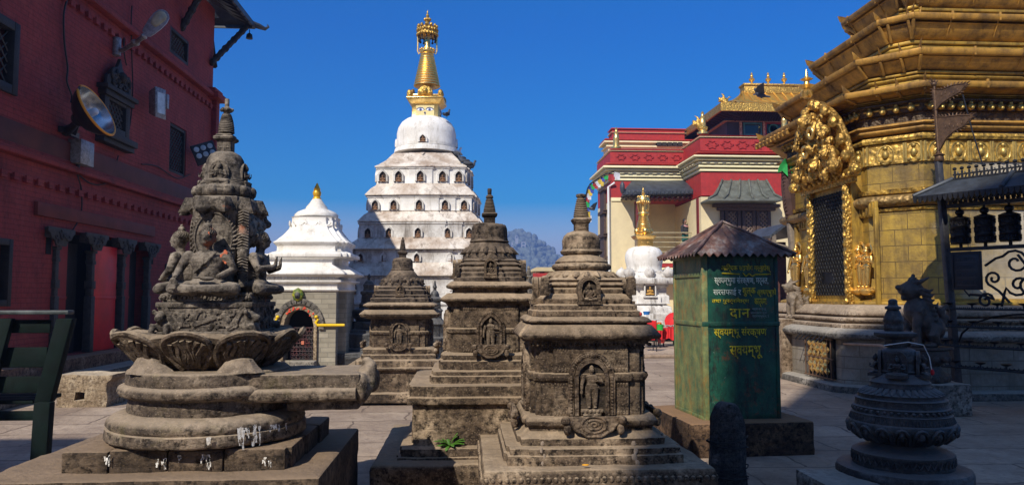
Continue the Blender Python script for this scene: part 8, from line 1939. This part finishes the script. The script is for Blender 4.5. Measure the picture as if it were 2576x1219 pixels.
# gilt banner on its pole, fixed to the post
GB = simple('banner_bronze', (.15, .085, .045), .5, .5, var=.5, sc=12, dirt=(.05, .03, .02)); bn_ = thing('metal_banner', 'pair of serrated bronze pennants on a pole above the prayer wheel stand', 'banner', V(PB.x, PB.y, 0)+t0)
def ob(px, py, off=0): return onr(px, py)-t0
q = MB(); q.tube([ob(2362, 400), ob(2350, 215)], [.02, .016], 8); q.lathe(ob(2363, 402), [(.05, -.02), (.06, .0), (.05, .05), (.07, .06), (.03, .09)], 14); q.build('pole', GB, bn_, smooth=50)
q = MB(); c_ = ob(2349, 212); q.ball(c_, (.035, .035, .035)); 
for k in range(7): a = k*.9; q.tube([c_, c_+V(.06*math.cos(a), .03*math.sin(a), .05+.03*math.sin(k*2))], [.018, .006], 5)
q.build('pole_crest', GB, bn_, smooth=50)
for pts in (((2345, 225), (2370, 224), (2400, 212), (2434, 208), (2434, 214), (2418, 232), (2390, 248), (2368, 262), (2351, 282)), ((2350, 292), (2380, 292), (2415, 288), (2448, 288), (2446, 296), (2428, 318), (2400, 332), (2378, 352), (2358, 388))):
    P = [ob(*p) for p in pts]; q = MB(); nn = V(DR.y, -DR.x, 0); q.loft([[p+nn*.008 for p in P], [p-nn*.008 for p in P]]); 
    for i in range(len(P)):
        a, b = P[i], P[(i+1) % len(P)]; m = max(1, int((b-a).length/.035))
        for k in range(m): c_ = a.lerp(b, k/m); o_ = (c_-sum(P, V(0, 0, 0))/len(P)).normalized(); q.tube([c_, c_+o_*.035], [.012, .003], 4)
        q.tube([a.lerp(sum(P, V(0, 0, 0))/len(P), .1)-nn*0+nn*.012, b.lerp(sum(P, V(0, 0, 0))/len(P), .1)+nn*.012], .006, 4); q.tube([a.lerp(sum(P, V(0, 0, 0))/len(P), .1)-nn*.012, b.lerp(sum(P, V(0, 0, 0))/len(P), .1)-nn*.012], .006, 4)
    cc2 = sum(P, V(0, 0, 0))/len(P)
    for k in range(5): q.ball(cc2+DR*(-.10+.05*k)+V(0, 0, .02*math.sin(k*2)), (.018, .014, .03), 6, 5)
    q.build('pennant', GB, bn_)
q = MB(); q.tube([ob(2422, 238), ob(2446, 330), ob(2473, 418)], .009, 6); q.build('stay_rod', IRON, bn_)
# ---------------------------------------------------------------- wooden pole with green flags, lean-to
pp = atZ(2006, 950, 0); Yp = 13.6; p0 = at(2004, 700, Yp); po = thing('wooden_pole', 'leaning grey wooden pole wound with dark cloth and topped by green flags', 'pole', (p0.x, Yp, 0)); o_ = V(p0.x, Yp, 0)
f_ = lambda px, py: at(px, py, Yp)-o_
q = MB(); a, b = f_(2003, 690), f_(1976, 430); bot = a+(a-b)*1.3; bot.z = 0; q.loft([[bot+V(x*.08, y*.08, 0) for x, y in ((-1, -1), (1, -1), (1, 1), (-1, 1))], [a+V(x*.075, y*.075, 0) for x, y in ((-1, -1), (1, -1), (1, 1), (-1, 1))], [b+V(x*.05, y*.05, 0) for x, y in ((-1, -1), (1, -1), (1, 1), (-1, 1))]]); q.build('post', GWOOD, po, bevel=.01)
q = MB(); q.tube([f_(1975, 425), f_(1979, 470), f_(1986, 520), f_(1990, 560)], [.07, .11, .12, .08], 8)
for k in range(14): c_ = f_(1977+k*.8, 430+k*9); q.tube([c_+V(-.1, -.05, 0), c_+V(.12, -.06, -.05)], .03, 5)
q.build('wound_cloth', simple('dark_brown_cloth', (.06, .03, .025), .9, var=.6), po, amp=.02, nsc=8)
for pts in (((1976, 412), (1968, 402), (1956, 418), (1950, 436), (1962, 432), (1974, 446)), ((1978, 412), (1990, 414), (2004, 432), (2014, 438), (1998, 444), (1984, 438))):
    P = [f_(*p)+V(0, -.1-.04*(i % 2), 0) for i, p in enumerate(pts)]; q = MB(); q.loft([P, [p+V(0, .015, 0) for p in P]]); q.build('flag', FLAGG, po, sub=.08, amp=.03, nsc=6)
Yl = 19.0; a = at(1975, 600, Yl); ln_ = thing('lean_to', 'small dark lean-to shelter with a slanted roof beside the wooden pole', 'shelter', (a.x, Yl, 0)); f_ = lambda px, py, y=0: at(px, py, Yl)+V(0, y, 0)-V(a.x, Yl, 0)
q = MB(); q.loft([[f_(1938, 598), f_(1980, 566), f_(1980, 566, 2), f_(1938, 598, 2)], [f_(1936, 592), f_(1980, 560), f_(1980, 560, 2), f_(1936, 592, 2)]]); q.loft([[f_(1980, 566), f_(2030, 590), f_(2030, 590, 2), f_(1980, 566, 2)], [f_(1980, 560), f_(2032, 584), f_(2032, 584, 2), f_(1980, 560, 2)]]); q.build('roof', SLATE, ln_)
q = MB(); zb = f_(1940, 620).z
for px in (1948, 2024): c_ = f_(px, 600); q.span(V(c_.x-.05, 0, 0), V(c_.x+.05, .1, c_.z+.1))
q.build('post', GWOOD, ln_); q = MB(); c0, c1_ = f_(1950, 600), f_(2026, 600); q.span(V(c0.x, 1.2, 0), V(c1_.x, 1.25, c0.z)); q.build('back_wall', simple('dark_brick', (.09, .03, .02), .8, var=.6, sc=14), ln_); q = MB(); q.tube([f_(1945, 612), f_(2010, 630)], .04, 5); q.build('beam', GWOOD, ln_)
q = MB(); q.span(V(c0.x-.1, .4, 0), V(c1_.x+.3, 1.1, 1.0)); q.build('counter', DWOOD, ln_)
# ---------------------------------------------------------------- prayer flags and small lamp pole by the monastery
Yf = 30; a = at(1478, 580, Yf); lp = thing('lamp_pole', 'thin pole with a small floodlight left of the monastery', 'pole', (a.x, Yf, 0)); f_ = lambda px, py: at(px, py, Yf)-V(a.x, Yf, 0)
q = MB(); q.tube([V(0, 0, 0), f_(1478, 500)], .04, 6); q.tube([f_(1478, 520), f_(1490, 524)], .03, 5); q.build('pole', LAMPG, lp); q = MB(); c_ = f_(1490, 518); q.loft([[c_+V(-.15, 0, -.12), c_+V(.10, 0, -.16), c_+V(.22, 0, .18), c_+V(.05, 0, .10)], [c_+V(-.15, .2, -.12), c_+V(.10, .2, -.16), c_+V(.22, .2, .18), c_+V(.05, .2, .10)]]); q.build('floodlight', LAMPB, lp)
Yf = 28; a = at(1522, 437, Yf); fl_ = thing('prayer_flag_string', 'string of faded prayer flags hanging from the corner of the monastery', 'prayer flags', a); f_ = lambda px, py, y=0: at(px, py, Yf)+V(0, y, 0)-a
ks = [(1545, 432), (1522, 438), (1508, 447), (1496, 455), (1485, 462), (1478, 474), (1474, 492), (1471, 510), (1472, 530), (1475, 548)]; q = MB(); q.tube([f_(*k) for k in ks], .025, 5); q.build('cord', CABLE, fl_)
cols = [simple('flag_white', (.6, .6, .62), .8), simple('flag_red', (.35, .03, .03), .8), FLAGG, simple('flag_blue', (.04, .06, .3), .8), simple('flag_yellow', (.6, .42, .05), .8)]; rr = random.Random(2)
for i in range(16):
    t = i/16*(len(ks)-1); k = int(t); p = f_(*ks[k]).lerp(f_(*ks[k+1]), t-k); s_ = .14+.10*rr.random(); q = MB(); P = [p, p+V(s_, .05, -.05), p+V(s_*.9, .0, -s_*1.3), p+V(-.02, .05, -s_*1.2)]; q.loft([P, [v+V(0, .02, 0) for v in P]]); q.build('flag', cols[i % 5], fl_, sub=.1, amp=.03, nsc=5)
# ---------------------------------------------------------------- unseen blocks added behind and left of the camera to cast the broad shade
def shade_block(label, x0, x1, y0, y1, h, mat):
    t = thing('unseen_shade_block', label, 'building', ((x0+x1)/2, (y0+y1)/2, 0)); w_, d = (x1-x0)/2, (y1-y0)/2
    q = MB(); q.span((-w_, -d, 0), (w_, d, h)); q.build('wall', mat, t); q = MB(); q.loft([[V(a*(w_+.0), b*(d+.0), h+.01) for a, b in ((-1, -1), (1, -1), (1, 1), (-1, 1))], [V(a*w_*.5, b*d*.3, h+1.2) for a, b in ((-1, -1), (1, -1), (1, 1), (-1, 1))]]); q.build('roof', SLATE, t)
    for i in range(4):
        for j in range(3): q = MB(); x = -w_+w_*2*(i+.5)/4; q.span((x-.4, d, 1+j*2.6), (x+.4, d+.05, 2.5+j*2.6)); q.build('window', DWOOD, t)
k = .524/.849
xe = lambda y: 2.02-(6.2-y)*k
shade_block('unseen tall white block added behind the camera to cast shade', xe(-9), xe(-9)+16, -16, -9, 20.2, WHITE)
shade_block('unseen low red block added at the left to cast shade', -14, -3.5-(6.6+2.5)*k, -4.5, -2.5, 9.6, REDW)
# ---------------------------------------------------------------- haze
hz = MB(); hz.span((-980, -60, -64), (980, 1650, 84)); m = bpy.data.materials.new('haze'); m.use_nodes = True; t = m.node_tree
for n in list(t.nodes): t.nodes.remove(n)
o_ = t.nodes.new('ShaderNodeOutputMaterial'); v_ = t.nodes.new('ShaderNodeVolumePrincipled'); v_.inputs['Color'].default_value = (.30, .48, .95, 1); v_.inputs['Density'].default_value = .001; v_.inputs['Anisotropy'].default_value = .1; t.links.new(v_.outputs[0], o_.inputs['Volume'])
tag(hz.build('haze', m), kind='stuff')
# ---------------------------------------------------------------- look-alikes share a group
GRP = {'stone_chaitya': 'brown votive chaityas in a row across the court', 'dark_chaitya': 'small black chaityas in the middle distance', 'guardian_lion': 'bronze guardian lions before the gilded shrine',
       'stall_table': 'low red stall tables', 'cloth': 'red cloths on the stall', 'hill_house': 'hazy buildings on the far hill', 'cable': 'cables on the red wall', 'petal': 'petals fallen in the court'}
for o in C.objects:
    if o.parent is None and 'label' in o.keys() and o.name.split('.')[0] in GRP and 'group' not in o.keys(): o['group'] = GRP[o.name.split('.')[0]]
